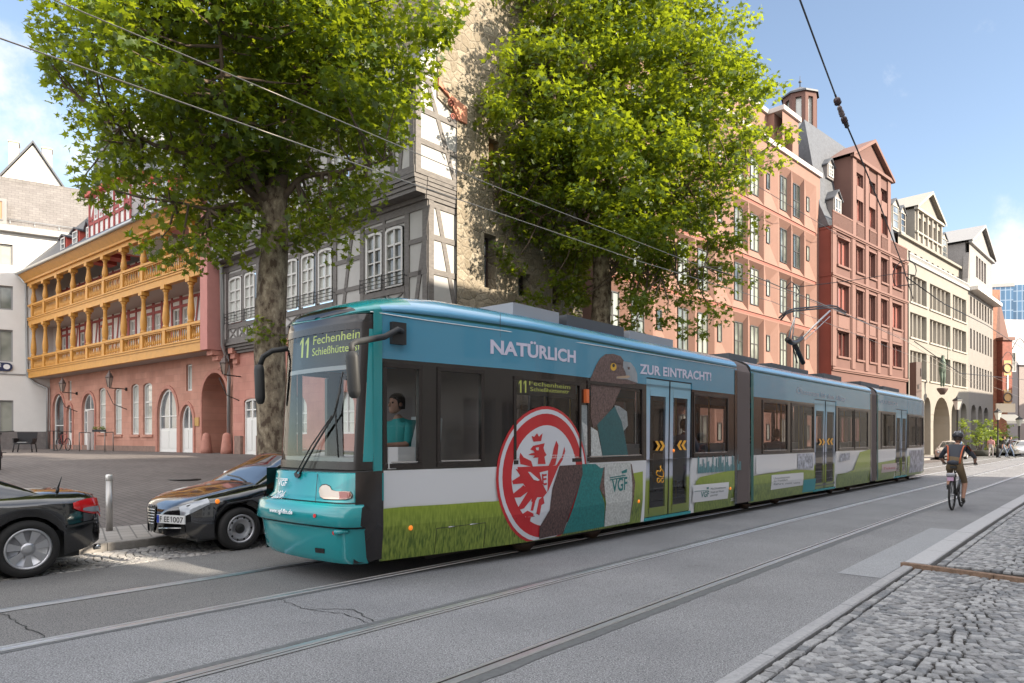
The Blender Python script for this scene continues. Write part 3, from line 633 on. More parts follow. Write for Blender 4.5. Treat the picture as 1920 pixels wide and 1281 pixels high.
mb = MB(); mb.box(W.W, -22, 9, 0, .04, GZ-.2, GZ+1.05); mb.build('plinth', M('plinth_grey', (.17, .15, .14), .9, var=.2, vs=4), wb)
zb = W.Z(30, 702); mb = MB(); mb.box(W.W, -22, .0, 0, .05, zb-.04, zb+.03); mb.build('string_course', GF, wb)
mb = MB(); mb.box(W.W, -22, 9, -.2, .35, ze, ze+.35); mb.build('cornice', M('grey_cornice', (.35, .34, .33), .6), wb)
zr = W.Z(0, 334, -1.6)
ROOFB = bricky('slate_brown', (.17, .152, .14), (.205, .187, .172), (.11, .1, .095), .35, .16, W.d, .01, .4, .5)
mb = MB(); mb.add([W.W(-22, .1, ze+.35), W.W(9, .1, ze+.35), W.W(9, -1.6, zr), W.W(-22, -1.6, zr), W.W(-22, -8, zr-.2), W.W(9, -8, zr-.2), W.W(9, -8, ze), W.W(-22, -8, ze)], [(0, 1, 2, 3), (3, 2, 5, 4), (4, 5, 6, 7), (1, 6, 5, 2), (0, 3, 4, 7)]); mb.build('roof', ROOFB, wb)
mb = MB(); mb.box(W.W, -22, 9, -1.75, -1.5, zr-.25, zr+.08); mb.build('ridge_cap', ROOFB, wb)
mb = MB(); mb.tube([W.W(-3, .05, ze+.75), W.W(9, .05, ze+.75)], .025, 5); [mb.tube([W.W(q, .05, ze+.3), W.W(q, .05, ze+.76)], .02, 5) for q in [-3+i*1.2 for i in range(11)]]; mb.build('snow_guard', ZINC, wb)
# roof box window at the left edge
mb = MB(); mb.box(W.W, W.U(-30), W.U(13), -1.2, .2, ze+.4, W.Z(6, 374)); mb.build('dormer', GF, wb); window(wb, W, W.U(-28), W.U(7), ze+.6, W.Z(6, 378), .21, GF, M('amber_blind', (.35, .2, .1), .4), 1, 1)
# small round street lamp-like hooks on the roof, street sign
tg = thing('street_name_sign', 'small dark blue street name sign on the white plaster wall', 'sign', W.W(W.U(4), .1, W.Z(4, 696)))
a, b, c, d = W.U(-30), W.U(24), W.Z(10, 696), W.Z(10, 680); rr = (d-c)/2
def pill(a, b, c, d, k=6):
    r = (d-c)/2; return [(b-r+r*cos(-pi/2+pi*i/k), (c+d)/2+r*sin(-pi/2+pi*i/k)) for i in range(k+1)]+[(a+r+r*cos(pi/2+pi*i/k), (c+d)/2+r*sin(pi/2+pi*i/k)) for i in range(k+1)]
mb = MB(); mb.prism(W.W, pill(a, b, c, d), .06, .1, 0); mb.build('sign_plate', M('navy', (.01, .015, .06), .3), tg)
mb = MB(); mb.prism(W.W, pill(b-.45, b-.12, c+.1, d-.1), .101, .106); mb.build('sign_badge', WHITE, tg)
text(W.W, 'Domstraße', a+.2, c+.22, b-.55, .32, .105, WHITE, tg)

# --- white gable house behind
Wg = Fr(-50, 66, .843, .537)
wh = thing('gable_house', 'cream gable of a house with two tall chimneys rising behind the slate roof', 'house', Wg.W(0, 0, 0))
q = lambda x, y, v=0: Wg.px(x, y, v)
apx, lft, rgt = q(62, 272), q(-65, 400), q(150, 400)
mb = MB(); mb.prism(Wg.W, [(lft[0], 2), (rgt[0], 2), (rgt[0], rgt[1]), apx, (lft[0], lft[1])], -12, 0); mb.build('gable_wall', M('cream_plaster', (.6, .56, .49), .9), wh)
mb = MB()
for e in (lft, rgt):
    d_ = Vector((apx[0]-e[0], apx[1]-e[1])).normalized(); e2 = (e[0]-d_.x*1, e[1]-d_.y*1)
    vs = [Wg.W(e2[0], .25, e2[1]+.1), Wg.W(apx[0], .25, apx[1]+.15), Wg.W(apx[0], -12, apx[1]+.15), Wg.W(e2[0], -12, e2[1]+.1)]; mb.add(vs+[(x, y, z+.25) for x, y, z in vs], [(0, 1, 2, 3), (4, 5, 6, 7), (0, 1, 5, 4), (0, 4, 7, 3)])
mb.build('roof', SLATE, wh)
for x0, x1, y in ((15, 34, 259), (78, 97, 272)):
    a, b = q(x0, y)[0], q(x1, y)[0]; mb = MB(); mb.box(Wg.W, a, b, -2.2, -.8, 12, q(x0, y)[1]); mb.box(Wg.W, a-.06, b+.06, -2.26, -.74, q(x0, y)[1], q(x0, y)[1]+.12); mb.build('chimney', M('chimney_cream', (.5, .43, .34), .9), wh)

# --- timber framed house
T1 = Fr(-11.8, 28.2, .7513, -.66); TL = 12.5
th = thing('timber_house', 'grey half-timbered corner house with jettied storeys and arched white windows beside the stone tower', 'house', T1.W(6, 0, GZ))
PAN = M('grey_panel', (.42, .405, .385), .85, var=.06, vs=2); TIM = M('grey_timber', (.15, .135, .125), .75, var=.25, vs=6, stretch=(1, 1, 3)); LINE = M('panel_line', (.25, .24, .23), .8)
E1 = Fr(*T1.W(TL, 0, 0)[:2], .66, .7513)
EW = 1.45
# ground floor
gops = []; a, b = T1.U(457, -.3), T1.U(484, -.3); zt = T1.Z(470, 747, -.3); gops.append((a, b, GZ, zt, .12, .16))
for k in range(3): gops.append((a+3.2+k*2.8, b+3.4+k*2.8, GZ+.8, zt, .5, .3))
RST = bricky('red_stone_timberhouse', (.52, .23, .18), (.57, .27, .21), (.44, .2, .16), .6, .32, T1.d, .006, .25)
mb = MB(); wall(mb, T1.W, T1.U(437, -.3), TL-.3, GZ-.6, 5.3, gops, -.3, .3); mb.box(E1.W, .02, EW+.3, -.5, -.32, GZ-.6, 5.3); mb.build('wall', RST, th)
window(th, T1, a, b, GZ, zt, -.44, WHITE, GLD, 2, 2, .11, .08, .05, 'door', .08, zt-GZ-.75)
for o in gops[1:]: window(th, T1, o[0], o[1], o[2], o[3], -.55, WHITE, GLM, 2, 3, .5)
mb = MB(); mb.box(T1.W, a-.55, a-.05, -.3, -.18, GZ-.3, GZ+.75); mb.box(T1.W, b+.05, b+.4, -.3, -.18, GZ-.3, GZ+.75); mb.build('stone_base', M('plinth_stone'), th)
mb = MB()
for k in range(6):
    u = .55+k*2.1; mb = MB()
    for i in range(3): mb.box(T1.W, u, u+.35, -.3, -.08+.1*i-.15+.05, 4.6+.2*i, 4.8+.2*i)
    mb.build('console', M('red_sandstone_trim'), th)
# first floor: moulded sill, panels, posts, braces, windows
def beamrow(T, u0, u1, z0, v0, steps, hh):
    mb = MB()
    for i in range(steps): mb.box(T, u0, u1, v0-.3, v0+.09*(i+1), z0+hh*i/steps, z0+hh*(i+1)/steps-.012)
    return mb
mb = beamrow(T1.W, .0, TL+.02, 5.0, -.25, 4, .42); mb.build('sill_moulding', TIM, th)
f1 = [(430, 455), (459, 480), (536, 560), (565.5, 591.5), (597, 625), (687, 719), (723, 758)]
zs = {0: (646, 503)}
def zat(x, y): return T1.Z(x, y)
WZ0, WZ1 = 6.15, 8.0
def t1z(x0, x1, yt, yb): return T1.Z((x0+x1)/2, yb), T1.Z((x0+x1)/2, yt)
o1 = []
for x0, x1 in f1: o1.append((T1.U(x0), T1.U(x1), WZ0, WZ1, .1, .06))
mb = MB(); wall(mb, T1.W, 0, TL, 5.42, 8.47, o1, 0, .06, 0); mb.box(E1.W, .002, EW+.3, -.3, 0, 5.0, 8.47, 0); mb.build('wall', PAN, th)
for o in o1:
    window(th, T1, o[0]+.03, o[1]-.03, o[2]+.02, o[3]-.02, -.04, WINW, GLM, 2, 4, .1, .075, .035, 'window', .09)
mb = MB(); T = lambda q, v, z: T1.W(q, v, z)
def post(u, w=.2, z0=5.42, z1=8.47, v=.035): mb.box(T, u-w/2, u+w/2, 0, v, z0, z1)
def brace(u0, z0, u1, z1, w=.15, v=.03): mb.prism(T, [(u0-w/2, z0), (u0+w/2, z0), (u1+w/2, z1), (u1-w/2, z1)], 0, v, 0, False)
us1 = [.12, T1.U(427.5), T1.U(484), T1.U(528), T1.U(629), T1.U(680), T1.U(764), TL-.12]
for u in us1: post(u)
for (x0, x1), (y0, y1) in zip(f1, f1[1:]):
    if y0-x1 < 8: post((T1.U(x1)+T1.U(y0))/2, .12)
mb.box(T, 0, TL, 0, .04, 5.42, 5.58); mb.box(T, 0, TL, 0, .04, 8.25, 8.47)
groups = [(T1.U(429), T1.U(482)), (T1.U(534), T1.U(626)), (T1.U(685), T1.U(760))]
for a, b in groups: mb.box(T, a, b, 0, .05, WZ0-.2, WZ0-.02); mb.box(T, a, b, 0, .03, WZ1+.02, WZ1+.16)
for a, b in ((T1.U(484), T1.U(528)), (T1.U(629), T1.U(680)), (T1.U(764), TL)):
    for zz in (6.35, 7.3): mb.box(T, a, b, 0, .03, zz, zz+.14)
    if b-a > 1.5: brace(a+.55, 5.55, a+.85, 8.3); brace(b-.5, 5.55, b-.9, 8.3)
    else: brace(a+.4, 5.55, a+.95, 8.3)
for a, b in groups:           # crosses below the windows
    k = 3 if b-a > 2.2 else 2
    for i in range(k):
        p, q_ = a+(b-a)*i/k, a+(b-a)*(i+1)/k; brace(p+.1, 5.56, q_-.1, WZ0-.2, .11); brace(q_-.1, 5.56, p+.1, WZ0-.2, .11, .034); post(q_, .1, 5.5, WZ0-.2)
mb.build('timber_frame', TIM, th)
# balcony rails in front of the windows
for a, b in groups:
    mb = MB()
    for zz in (WZ0+.05, WZ0+.17, WZ0+.29, WZ0+.4): mb.tube([T1.W(a-.12, .14, zz), T1.W(b+.12, .14, zz)], .012, 5)
    k = 3 if b-a > 2.2 else 2
    for i in range(k+1): u = a-.1+(b-a+.2)*i/k; mb.tube([T1.W(u, .14, WZ0+.0), T1.W(u, .14, WZ0+.45)], .014, 5); mb.tube([T1.W(u, .02, WZ0+.28), T1.W(u, .14, WZ0+.28)], .012, 5)
    mb.build('window_rail', M('iron', (.04, .04, .04), .5, .6), th)
def endframe(E, u0, u1, z0, z1, hs, br):
    mb = MB(); T = lambda q, v, z: E.W(q, v, z)
    for u in (u0+.09, u1-.12): mb.box(T, u-.1, u+.1, 0, .035, z0, z1)
    for zz in hs: mb.box(T, u0, u1, 0, .03, zz, zz+.16)
    for (a, za, b, zb_) in br: mb.prism(T, [(a-.08, za), (a+.08, za), (b+.08, zb_), (b-.08, zb_)], 0, .026, 0, False)
    return mb
EW = 1.35
endframe(E1, 0, EW, 5.42, 8.47, (5.42, 6.35, 7.35, 8.28), [(EW-.3, 5.5, .35, 8.3)]).build('timber_frame', TIM, th)
# second floor, jettied
J = .55; K2 = .07
E2 = Fr(*T1.W(TL+K2, J, 0)[:2], .66, .7513); EW2 = EW+J
mb = MB()
for i in range(4): mb.box(T1.W, -.05, TL+.02+K2*(i+1)/5, -.3, J-.1+.035*(i+1), 8.6+.49*i/4, 8.6+.49*(i+1)/4-.012)
mb.box(T1.W, -.05, TL+.01, -.3, .12, 8.47, 8.6)
mb.build('jetty_moulding', TIM, th)
mb = MB()
for i in range(5): mb.box(E1.W, -.1, EW+.05, -.3, K2*(i+1.3)/5.3+.03, 8.475+.62*i/5, 8.475+.62*(i+1)/5-.02)
mb.build('jetty_moulding', TIM, th)
f2 = [(T1.U(700, J), T1.U(731, J))]+[(q_, q_+.85) for q_ in (.9, 2.0, 4.1, 5.1, 6.1, 8.6)]
o2 = [(a, b, 9.75, 11.45, .1, .06) for a, b in f2]
mb = MB(); wall(mb, T1.W, -.05, TL+K2, 9.09, 12.0, o2, J, .06, 0); mb.box(E2.W, .002, EW2-.05, -.4, 0, 9.09, 12.0, 0); mb.build('wall', PAN, th)
for o in o2: window(th, T1, o[0]+.03, o[1]-.03, o[2]+.02, o[3]-.02, J-.04, WINW, GLM, 2, 4, .1, .075, .035, 'window', .09)
mb = MB(); T = lambda q, v, z: T1.W(q, J+v, z)
for u in [.05, .75, 1.9, 3.0, 3.9, 7.1, 8.4, 9.6]+[T1.U(697, J)-.08, T1.U(735, J)+.05, TL+K2-.12]: post(u, .19, 9.09, 12)
for zz in (9.09, 11.7): mb.box(T, 0, TL+K2, 0, .04, zz, zz+.2)
for a, b in ((T1.U(735, J), TL+K2), (3.0, 3.9), (7.1, 8.4), (9.6, T1.U(697, J))):
    for zz in (9.95, 10.85): mb.box(T, a, b, 0, .03, zz, zz+.14)
    brace(a+.35, 9.3, b-.35, 11.7)
mb.build('timber_frame', TIM, th)
endframe(E2, 0, EW2, 9.09, 12, (9.09, 9.95, 10.85, 11.75), [(EW2-.35, 9.2, .45, 11.8)]).build('timber_frame', TIM, th)
# roof and small gable end above
zE = 12.0; rise_ = 1.15
mb = MB(); mb.prism(E2.W, [(0, zE), (1.95, zE), (1.95, zE+1.95*rise_), ], -.35, -.0, 0); mb.build('gable_end', PAN, th)
mb = MB(); mb.box(E2.W, .1, 1.85, 0, .03, zE, zE+.12); mb.box(E2.W, .85, 1.0, 0, .03, zE, zE+.9); mb.build('timber_frame', TIM, th)
def RT(u, w, z): # roof coordinates: u along T1, w back from the eave plane
    b_ = E2.W(w, 0, z); return (b_[0]+T1.d[0]*(u-TL-K2), b_[1]+T1.d[1]*(u-TL-K2), z)
mb = MB(); vs = [RT(-.2, -.55, zE-.5*rise_+.05), RT(TL+K2+.25, -.55, zE-.5*rise_+.05), RT(TL+K2+.25, 1.2, zE+1.2*rise_+.05), RT(TL+K2-.4, 1.25, zE+1.25*rise_+.05), RT(TL+K2-.4, 5.5, zE+5.5*rise_+.05), RT(-.2, 5.5, zE+5.5*rise_+.05)]
mb.add(vs+[(x, y, z+.16) for x, y, z in vs], [(5, 4, 3, 2, 1, 0), (6, 7, 8, 9, 10, 11), (0, 1, 7, 6), (1, 2, 8, 7), (2, 3, 9, 8)]); mb.build('roof', SLATE, th)
mb = MB(); mb.tube([RT(-.2, -.62, zE-.55), RT(TL+K2+.3, -.62, zE-.55)], .08, 8); mb.build('gutter', ZINC, th)
mb = MB(); vs = [RT(TL+K2+.26, -.55, zE-.5*rise_-.03), RT(TL+K2+.32, -.55, zE-.5*rise_-.03), RT(TL+K2+.32, 1.15, zE+1.15*rise_-.03), RT(TL+K2+.26, 1.15, zE+1.15*rise_-.03)]
mb.add(vs+[(x, y, z+.26) for x, y, z in vs], [(0, 3, 2, 1), (4, 5, 6, 7), (0, 1, 5, 4), (1, 2, 6, 5)]); mb.build('verge_board', GREYW, th)

# --- rubble stone tower
S = Fr(*E1.W(0, .12, 0)[:2], .66, .7513)
tw = thing('stone_tower', 'tall rubble stone tower with red sandstone corbel towering over the street', 'tower', S.W(4, 0, GZ-.7))
def rubble():
    m = M('rubble', (.4, .32, .2), .95); t = m.node_tree; b = t.nodes['Principled BSDF']; g = N(t, 'ShaderNodeNewGeometry'); L = t.links.new
    mp = N(t, 'ShaderNodeMapping'); mp.inputs['Scale'].default_value = (1, 1, 1.35)
    nz_ = N(t, 'ShaderNodeTexNoise'); nz_.inputs['Scale'].default_value = 3; ad = N(t, 'ShaderNodeMixRGB', blend_type='ADD'); ad.inputs[0].default_value = .12
    v = N(t, 'ShaderNodeTexVoronoi'); v.inputs['Scale'].default_value = 2.9; v2 = N(t, 'ShaderNodeTexVoronoi', feature='DISTANCE_TO_EDGE'); v2.inputs['Scale'].default_value = 2.9
    L(g.outputs['Position'], mp.inputs[0]); L(mp.outputs[0], nz_.inputs['Vector']); L(mp.outputs[0], ad.inputs[1]); L(nz_.outputs['Color'], ad.inputs[2]); L(ad.outputs[0], v.inputs['Vector']); L(ad.outputs[0], v2.inputs['Vector'])
    bw = N(t, 'ShaderNodeSeparateColor'); r = N(t, 'ShaderNodeValToRGB'); r.color_ramp.elements[0].color = (.24, .2, .145, 1); r.color_ramp.elements[1].color = (.37, .32, .245, 1)
    e = r.color_ramp.elements.new(.5); e.color = (.31, .26, .195, 1)
    L(v.outputs['Color'], bw.inputs[0]); L(bw.outputs[0], r.inputs[0])
    fine = N(t, 'ShaderNodeTexNoise'); fine.inputs['Scale'].default_value = 16; fine.inputs['Detail'].default_value = 8; fine.inputs['Roughness'].default_value = .7
    L(g.outputs['Position'], fine.inputs['Vector']); fr_ = N(t, 'ShaderNodeValToRGB'); fr_.color_ramp.elements[0].position = .35; fr_.color_ramp.elements[1].position = .62; fr_.color_ramp.elements[0].color = (.5, .47, .42, 1); L(fine.outputs['Fac'], fr_.inputs[0])
    mu = N(t, 'ShaderNodeMixRGB', blend_type='MULTIPLY'); mu.inputs[0].default_value = .75; L(r.outputs[0], mu.inputs[1]); L(fr_.outputs[0], mu.inputs[2])
    er = N(t, 'ShaderNodeValToRGB'); er.color_ramp.elements[0].position = .0; er.color_ramp.elements[1].position = .045; L(v2.outputs['Distance'], er.inputs[0])
    mo = N(t, 'ShaderNodeMixRGB'); mo.inputs[1].default_value = (.28, .24, .18, 1); L(er.outputs[0], mo.inputs[0]); L(mu.outputs[0], mo.inputs[2]); L(mo.outputs[0], b.inputs['Base Color'])
    mh = N(t, 'ShaderNodeMapRange'); mh.inputs[1].default_value = 0; mh.inputs[2].default_value = .12; L(v2.outputs['Distance'], mh.inputs[0])
    hs = N(t, 'ShaderNodeMath', operation='MULTIPLY_ADD'); hs.inputs[1].default_value = .8; L(fine.outputs['Fac'], hs.inputs[0]); L(mh.outputs[0], hs.inputs[2])
    hh = N(t, 'ShaderNodeMath', operation='ADD'); L(hs.outputs[0], hh.inputs[0]); L(bw.outputs[1], hh.inputs[1])
    bp = N(t, 'ShaderNodeBump'); bp.inputs['Strength'].default_value = .75; bp.inputs['Distance'].default_value = .035; L(hh.outputs[0], bp.inputs['Height']); L(bp.outputs[0], b.inputs['Normal'])
    return m
RUB = rubble()
ua, ub, uc = S.U(822), S.U(857), S.U(1092)
zc = S.Z(845, 232)
tops = []
for x0, x1, yt, yb in ((908, 930, 440, 541), (972, 995, 512, 556), (1036, 1052, 524, 572)): tops.append((S.U(x0), S.U(x1), S.Z((x0+x1)/2, yb), S.Z((x0+x1)/2, yt), 0, .45))
tops.append((S.U(916), S.U(936), S.Z(925, 332), S.Z(925, 262), 0, .4))
mb = MB(); wall(mb, S.W, ub, uc, GZ-1, 24, tops, 0, .45); mb.box(S.W, ub+.01, uc, -5, -.5, GZ-1, 24)
rs = random.Random(4)
def jag(u, z0, z1, st, am): return [(u+rs.uniform(-am, am), z0+(z1-z0)*i/st) for i in range(st+1)]
ed = jag(ua, zc+.6, 24, 34, .05)
mb.prism(S.W, [(ub-.002, zc+.3)]+[(ub-.002, 24)]+ed[::-1], -5, 0)
mb.add([S.W(uc, 0, GZ-1), S.W(uc, 0, 24), S.W(uc, -5, 24), S.W(uc, -5, GZ-1)], [(0, 1, 2, 3)])
mb.build('tower_wall', RUB, tw)
for i, o in enumerate(tops):
    if i < 3: window(tw, S, o[0], o[1], o[2], o[3], -.4, M('dark_frame', (.06, .04, .035), .6), GLD, 1, 3)
    else:
        mb = MB(); mb.box(S.W, o[0], o[1], -.3, -.25, o[2], o[3]); mb.build('window_shutter', M('brown_shutter', (.4, .2, .1), .6), tw)
a, b = S.U(822)-.05, S.U(873); zt_, zb_ = S.Z(850, 176), S.Z(872, 233)
prof = [(a, zt_), (b, zt_-.25), (b, zb_), (S.U(858), zb_), (S.U(848), zb_+.25), (S.U(840), zb_+.55), (S.U(832), zb_+.62), (a+.02, zb_+.95)]
mb = MB(); mb.prism(S.W, prof, -.5, .07); o_ = mb.build('corbel', M('corbel_red', (.52, .22, .14), .85, var=.12, vs=8), tw)
mb = MB()
for cx, cz, r in ((S.U(841), zt_-.38, .14), (S.U(845), zt_-.75, .11)):
    mb.tube([S.W(cx+r*(1-i/14)*cos(i*.7), .09, cz+r*(1-i/14)*sin(i*.7)) for i in range(14)], .022, 5)
mb.build('carved_relief', M('corbel_dark', (.3, .1, .07), .9), o_)
# ------------------------------------------------------------- buildings down the street
SAL = M('salmon_render', (.235, .13, .098), .85, var=.05, vs=1.2)
FRD = M('window_metal', (.1, .095, .09), .4, .4)
# --- salmon building with splayed window bays
A = Fr(20.8, 47, .7096, .7046)
sb = thing('salmon_building', 'salmon apartment block with deeply splayed window bays half hidden by the tree', 'building', A.W(-10, 0, 0))
fins = [A.U(x) for x in (1373.5, 1404.4, 1432, 1459.4, 1484, 1508.3, 1530.6)]
sp3 = (fins[6]-fins[0])/2; d3 = [fins[4]-fins[3], fins[5]-fins[4], fins[6]-fins[5]]
cells = []; e = fins[6]
for k in range(4):
    for i in (2, 1, 0): cells.append((e-d3[i], e, i == 2)); e -= d3[i]
zl = [0, 3.9]+[A.Z(1529.8, y) for y in (620.8, 531.5, 439.5)]; ztop = A.Z(1541, 328)
ratio = zl[3]-zl[2]; zl[1] = zl[2]-ratio*1.05; zl[0] = .05
def shiftu(u, dp):
    X, Y, _ = A.W(u, 0, 0); return A.U(960+F*X/Y, -dp)
mb = MB(); fl = list(zip(zl, zl[1:]+[ztop-.9]))
sal_w = []
for (c, d) in fl:
    hgt = min(d-c, ratio)
    for a, b, nar in cells:
        w = b-a; f = .06; top = d-.15 if d-c < ratio*1.2 else c+ratio; bot = c+.12
        if nar: wa, wb, wc, wd = a+f+.1*w, a+.36*w, bot+.41*hgt, bot+.72*hgt
        else: wa, wb, wc, wd = a+f+.06*w, a+.6*w, bot+.16*hgt, bot+.83*hgt
        dp = .3; wa, wb = shiftu(wa, dp), min(shiftu(wb, dp), b-.12)
        o = [(a+f, bot), (b-f*.2, bot), (b-f*.2, top), (a+f, top)]; q_ = [(wa, wc), (wb, wc), (wb, wd), (wa, wd)]
        vs = [A.W(x, 0, z) for x, z in o]+[A.W(x, -dp, z) for x, z in q_]
        mb.add(vs, [(0, 4, 5, 1), (1, 5, 6, 2), (2, 6, 7, 3), (3, 7, 4, 0)])
        mb.add([A.W(a, 0, c+.1), A.W(a+f, 0, c+.1), A.W(a+f, 0, d-.1), A.W(a, 0, d-.1)], [(0, 1, 2, 3)])
        mb.add([A.W(a+f, 0, c+.1), A.W(b, 0, c+.1), A.W(b, 0, bot), A.W(a+f, 0, bot)], [(0, 1, 2, 3)]); mb.add([A.W(a+f, 0, top), A.W(b, 0, top), A.W(b, 0, d-.1), A.W(a+f, 0, d-.1)], [(0, 1, 2, 3)])
        mb.add([A.W(b-f*.2, 0, bot), A.W(b, 0, bot), A.W(b, 0, top), A.W(b-f*.2, 0, top)], [(0, 1, 2, 3)])
        sal_w.append((wa, wb, wc, wd, nar, dp))
ul = cells[-1][0]; ur = A.U(1537.5)
mb.box(A.W, fins[6], ur, -3, .0, 0, ztop-.35); mb.box(A.W, ul, ur, -5, -.7, 0, ztop-.5)
mb.box(A.W, ul-.2, ul, -.7, 0, 0, ztop-.4); mb.add([A.W(ul, 0, fl[-1][1]-.1), A.W(fins[6], 0, fl[-1][1]-.1), A.W(fins[6], 0, ztop-.3), A.W(ul, 0, ztop-.3)], [(0, 1, 2, 3)])
mb.build('wall', SAL, sb)
mb = MB()
for z in zl[2:]: mb.box(A.W, ul, fins[6], -.2, -.05, z-.1, z+.1)
mb.build('floor_joint', M('salmon_dark', (.28, .1, .075), .85), sb)
sal_w.sort(key=lambda t_: -t_[0])
for wa, wb, wc, wd, nar, dp in sal_w[:96]:
    window(sb, A, wa, wb, wc, wd, -dp+.01, FRD, pane_mat('pane_olive', (.04, .048, .042), (.3, .32, .28), .5), 1 if nar else 2, 1 if nar else 2, 0, .05, .05)
mb = MB(); mb.box(A.W, ul-.2, ur+.1, -5.2, .14, ztop-.3, ztop); mb.build('parapet', M('parapet_white', (.42, .385, .36), .6), sb)
pa, pb = A.U(1467, -.6), A.U(1497, -.6); z1 = A.Z(1499, 231, -.6)
mb = MB(); wo = (A.U(1471, -.6), A.U(1486, -.6), A.Z(1480, 282, -.6), A.Z(1480, 246, -.6)); wall(mb, A.W, pa, pb, ztop, z1, [wo], -.6, .5)
mb.box(A.W, pa-9, pa, -4, -1.6, ztop, z1); mb.box(A.W, pa, pb, -4, -1.15, ztop, z1); ph_ = mb.build('penthouse', SAL, sb); window(sb, A, *wo, -1.1, FRD, GLD, 1, 1)
mb = MB(); mb.box(A.W, pa-.1, pb+.15, -4.1, -.45, z1, z1+.3); mb.box(A.W, pa-9, pa-.1, -4.1, -1.45, z1, z1+.3); mb.build('parapet', M('parapet_white'), sb)
# lantern tower behind
cx, cy = A.W(A.U(1500, -7), -7, 0)[:2]; zl0, zl1, zl2 = [A.Z(1500, y, -7) for y in (245, 182, 168)]; r_ = 31/F*cy
oc = lambda r, z, k: (cx+r*cos(pi/8+k*pi/4+.3), cy+r*sin(pi/8+k*pi/4+.3), z)
mb = MB()
for k in range(8):
    p, q_ = Vector(oc(r_, 0, k)), Vector(oc(r_, 0, k+1)); Tq = lambda u, v, z, p=p, q_=q_: tuple(p.lerp(q_, u)*(1+0)+Vector((cx, cy, 0)).lerp(p.lerp(q_, u), 1)*0+(Vector((cx, cy, 0))-p.lerp(q_, u))*(-v/r_)+Vector((0, 0, z)))
    wall(mb, Tq, 0, 1, zl0-4, zl1, [(.28, .72, zl0-.3, zl1-.55)], 0, .12)
mb.build('lantern_tower', M('red_render', (.135, .068, .054), .85, var=.06, vs=1), sb)
mb = MB(); mb.add([oc(r_*.8, zl0-3, k) for k in range(8)]+[oc(r_*.8, zl1, k) for k in range(8)], [(k, (k+1) % 8, 8+(k+1) % 8, 8+k) for k in range(8)]); mb.build('lantern_window', GLM, sb)
mb = MB(); mb.add([oc(r_*1.12, zl1, k) for k in range(8)]+[(cx, cy, zl2+.25)]+[oc(r_*1.12, zl1-.15, k) for k in range(8)], [(k, (k+1) % 8, 8) for k in range(8)]+[(k, 9+k, 9+(k+1) % 8, (k+1) % 8) for k in range(8)]); mb.build('lantern_roof', SLATE, sb)
mb = MB(); mb.lathe((cx, cy, zl2+.2), [(.05, 0), (.04, .35), (.14, .42), (.14, .5), (.03, .6), (.02, 1.0)], 8); mb.build('finial', FRD, sb)

# --- dark red building with central gable
Rd = Fr(21.38, 46.4, .737, .676); RW = 14.2
RED = M('red_render'); REDM = M('red_trim', (.18, .096, .076), .8, var=.05, vs=2)
rb = thing('red_gabled_building', 'red rendered building with a tall central pedimented gable and dark slate mansard roof', 'building', Rd.W(7, 0, 0))
zb1, zb2, zb3 = Rd.Z(1559, 425), Rd.Z(1559, 514), Rd.Z(1559, 690)
cols5 = [(1570, 1592), (1605, 1618.5), (1629, 1641.5), (1651, 1663.5), (1672.5, 1690.5)]; cu5 = [(Rd.U(a), Rd.U(b)) for a, b in cols5]
rows3 = [(Rd.Z(1580, 499.5), Rd.Z(1580, 449)), (Rd.Z(1580, 587), Rd.Z(1580, 534)), (Rd.Z(1580, 669), Rd.Z(1580, 621.6))]
h_ = rows3[2][1]-rows3[2][0]; rows3.append((1.2, 1.2+h_+.6))
ops = [(a, b, c, d) for a, b in cu5 for c, d in rows3]
mb = MB(); wall(mb, Rd.W, 0, RW, 0, zb1, ops, 0, .32); mb.box(Rd.W, 0, RW, -9, -.4, 0, zb1-.05); mb.add([Rd.W(0, 0, 0), Rd.W(0, 0, zb1), Rd.W(0, -.4, zb1), Rd.W(0, -.4, 0)], [(0, 1, 2, 3)]); mb.build('wall', RED, rb)
mb = MB(); mb.box(Rd.W, -.012, -.002, -9, 0, 0, zb1); [mb.box(Rd.W, -.05, -.012, -9, -.0, z-.08, z+.08) for z in (zb1, zb2)]; mb.build('side_wall', M('red_side', (.2, .055, .04), .85, var=.08, vs=1), rb)
def bwin(root, fr, a, b, c, d, v, mf, mg, nb=3, fw=.12, bar=.13):
    return window(root, fr, a, b, c, d, v, mf, mg, nb, 1, 0, fw*.5, bar*.55, 'window', .12)
GLR = pane_mat('pane_red', (.07, .02, .018), (.3, .12, .1), .6)
for a, b in cu5:
    for c, d in rows3: bwin(rb, Rd, a, b, c, d, -.3, REDM, GLR, 3 if b-a > 1.2 else 2)
mb = MB()
for z in (zb1, zb2, zb3): mb.box(Rd.W, -.1, RW+.1, .0, .16, z-.06, z+.08); mb.box(Rd.W, -.05, RW+.05, .0, .1, z-.16, z-.06)
pil = [.25]+[(a[1]+b[0])/2 for a, b in zip(cu5, cu5[1:])]+[RW-.3]
for u in pil:
    for c, d in ((zb3+.15, zb2-.2), (zb2+.1, zb1-.2)): mb.box(Rd.W, u-.28, u+.28, .0, .1, c, d); mb.box(Rd.W, u-.36, u-.28, .0, .05, c, d); mb.box(Rd.W, u+.28, u+.36, 0, .05, c, d)
for a, b in cu5:
    for c, d in rows3[:3]: mb.box(Rd.W, a-.1, b+.1, 0, .12, c-.14, c-.003); mb.box(Rd.W, a-.1, b+.1, 0, .07, d+.003, d+.12)
    zz = (rows3[1][0]+rows3[2][1])/2; mb.box(Rd.W, a+.1, b-.1, .0, .03, zz-.42, zz+.42)
mb.build('pilasters', REDM, rb)
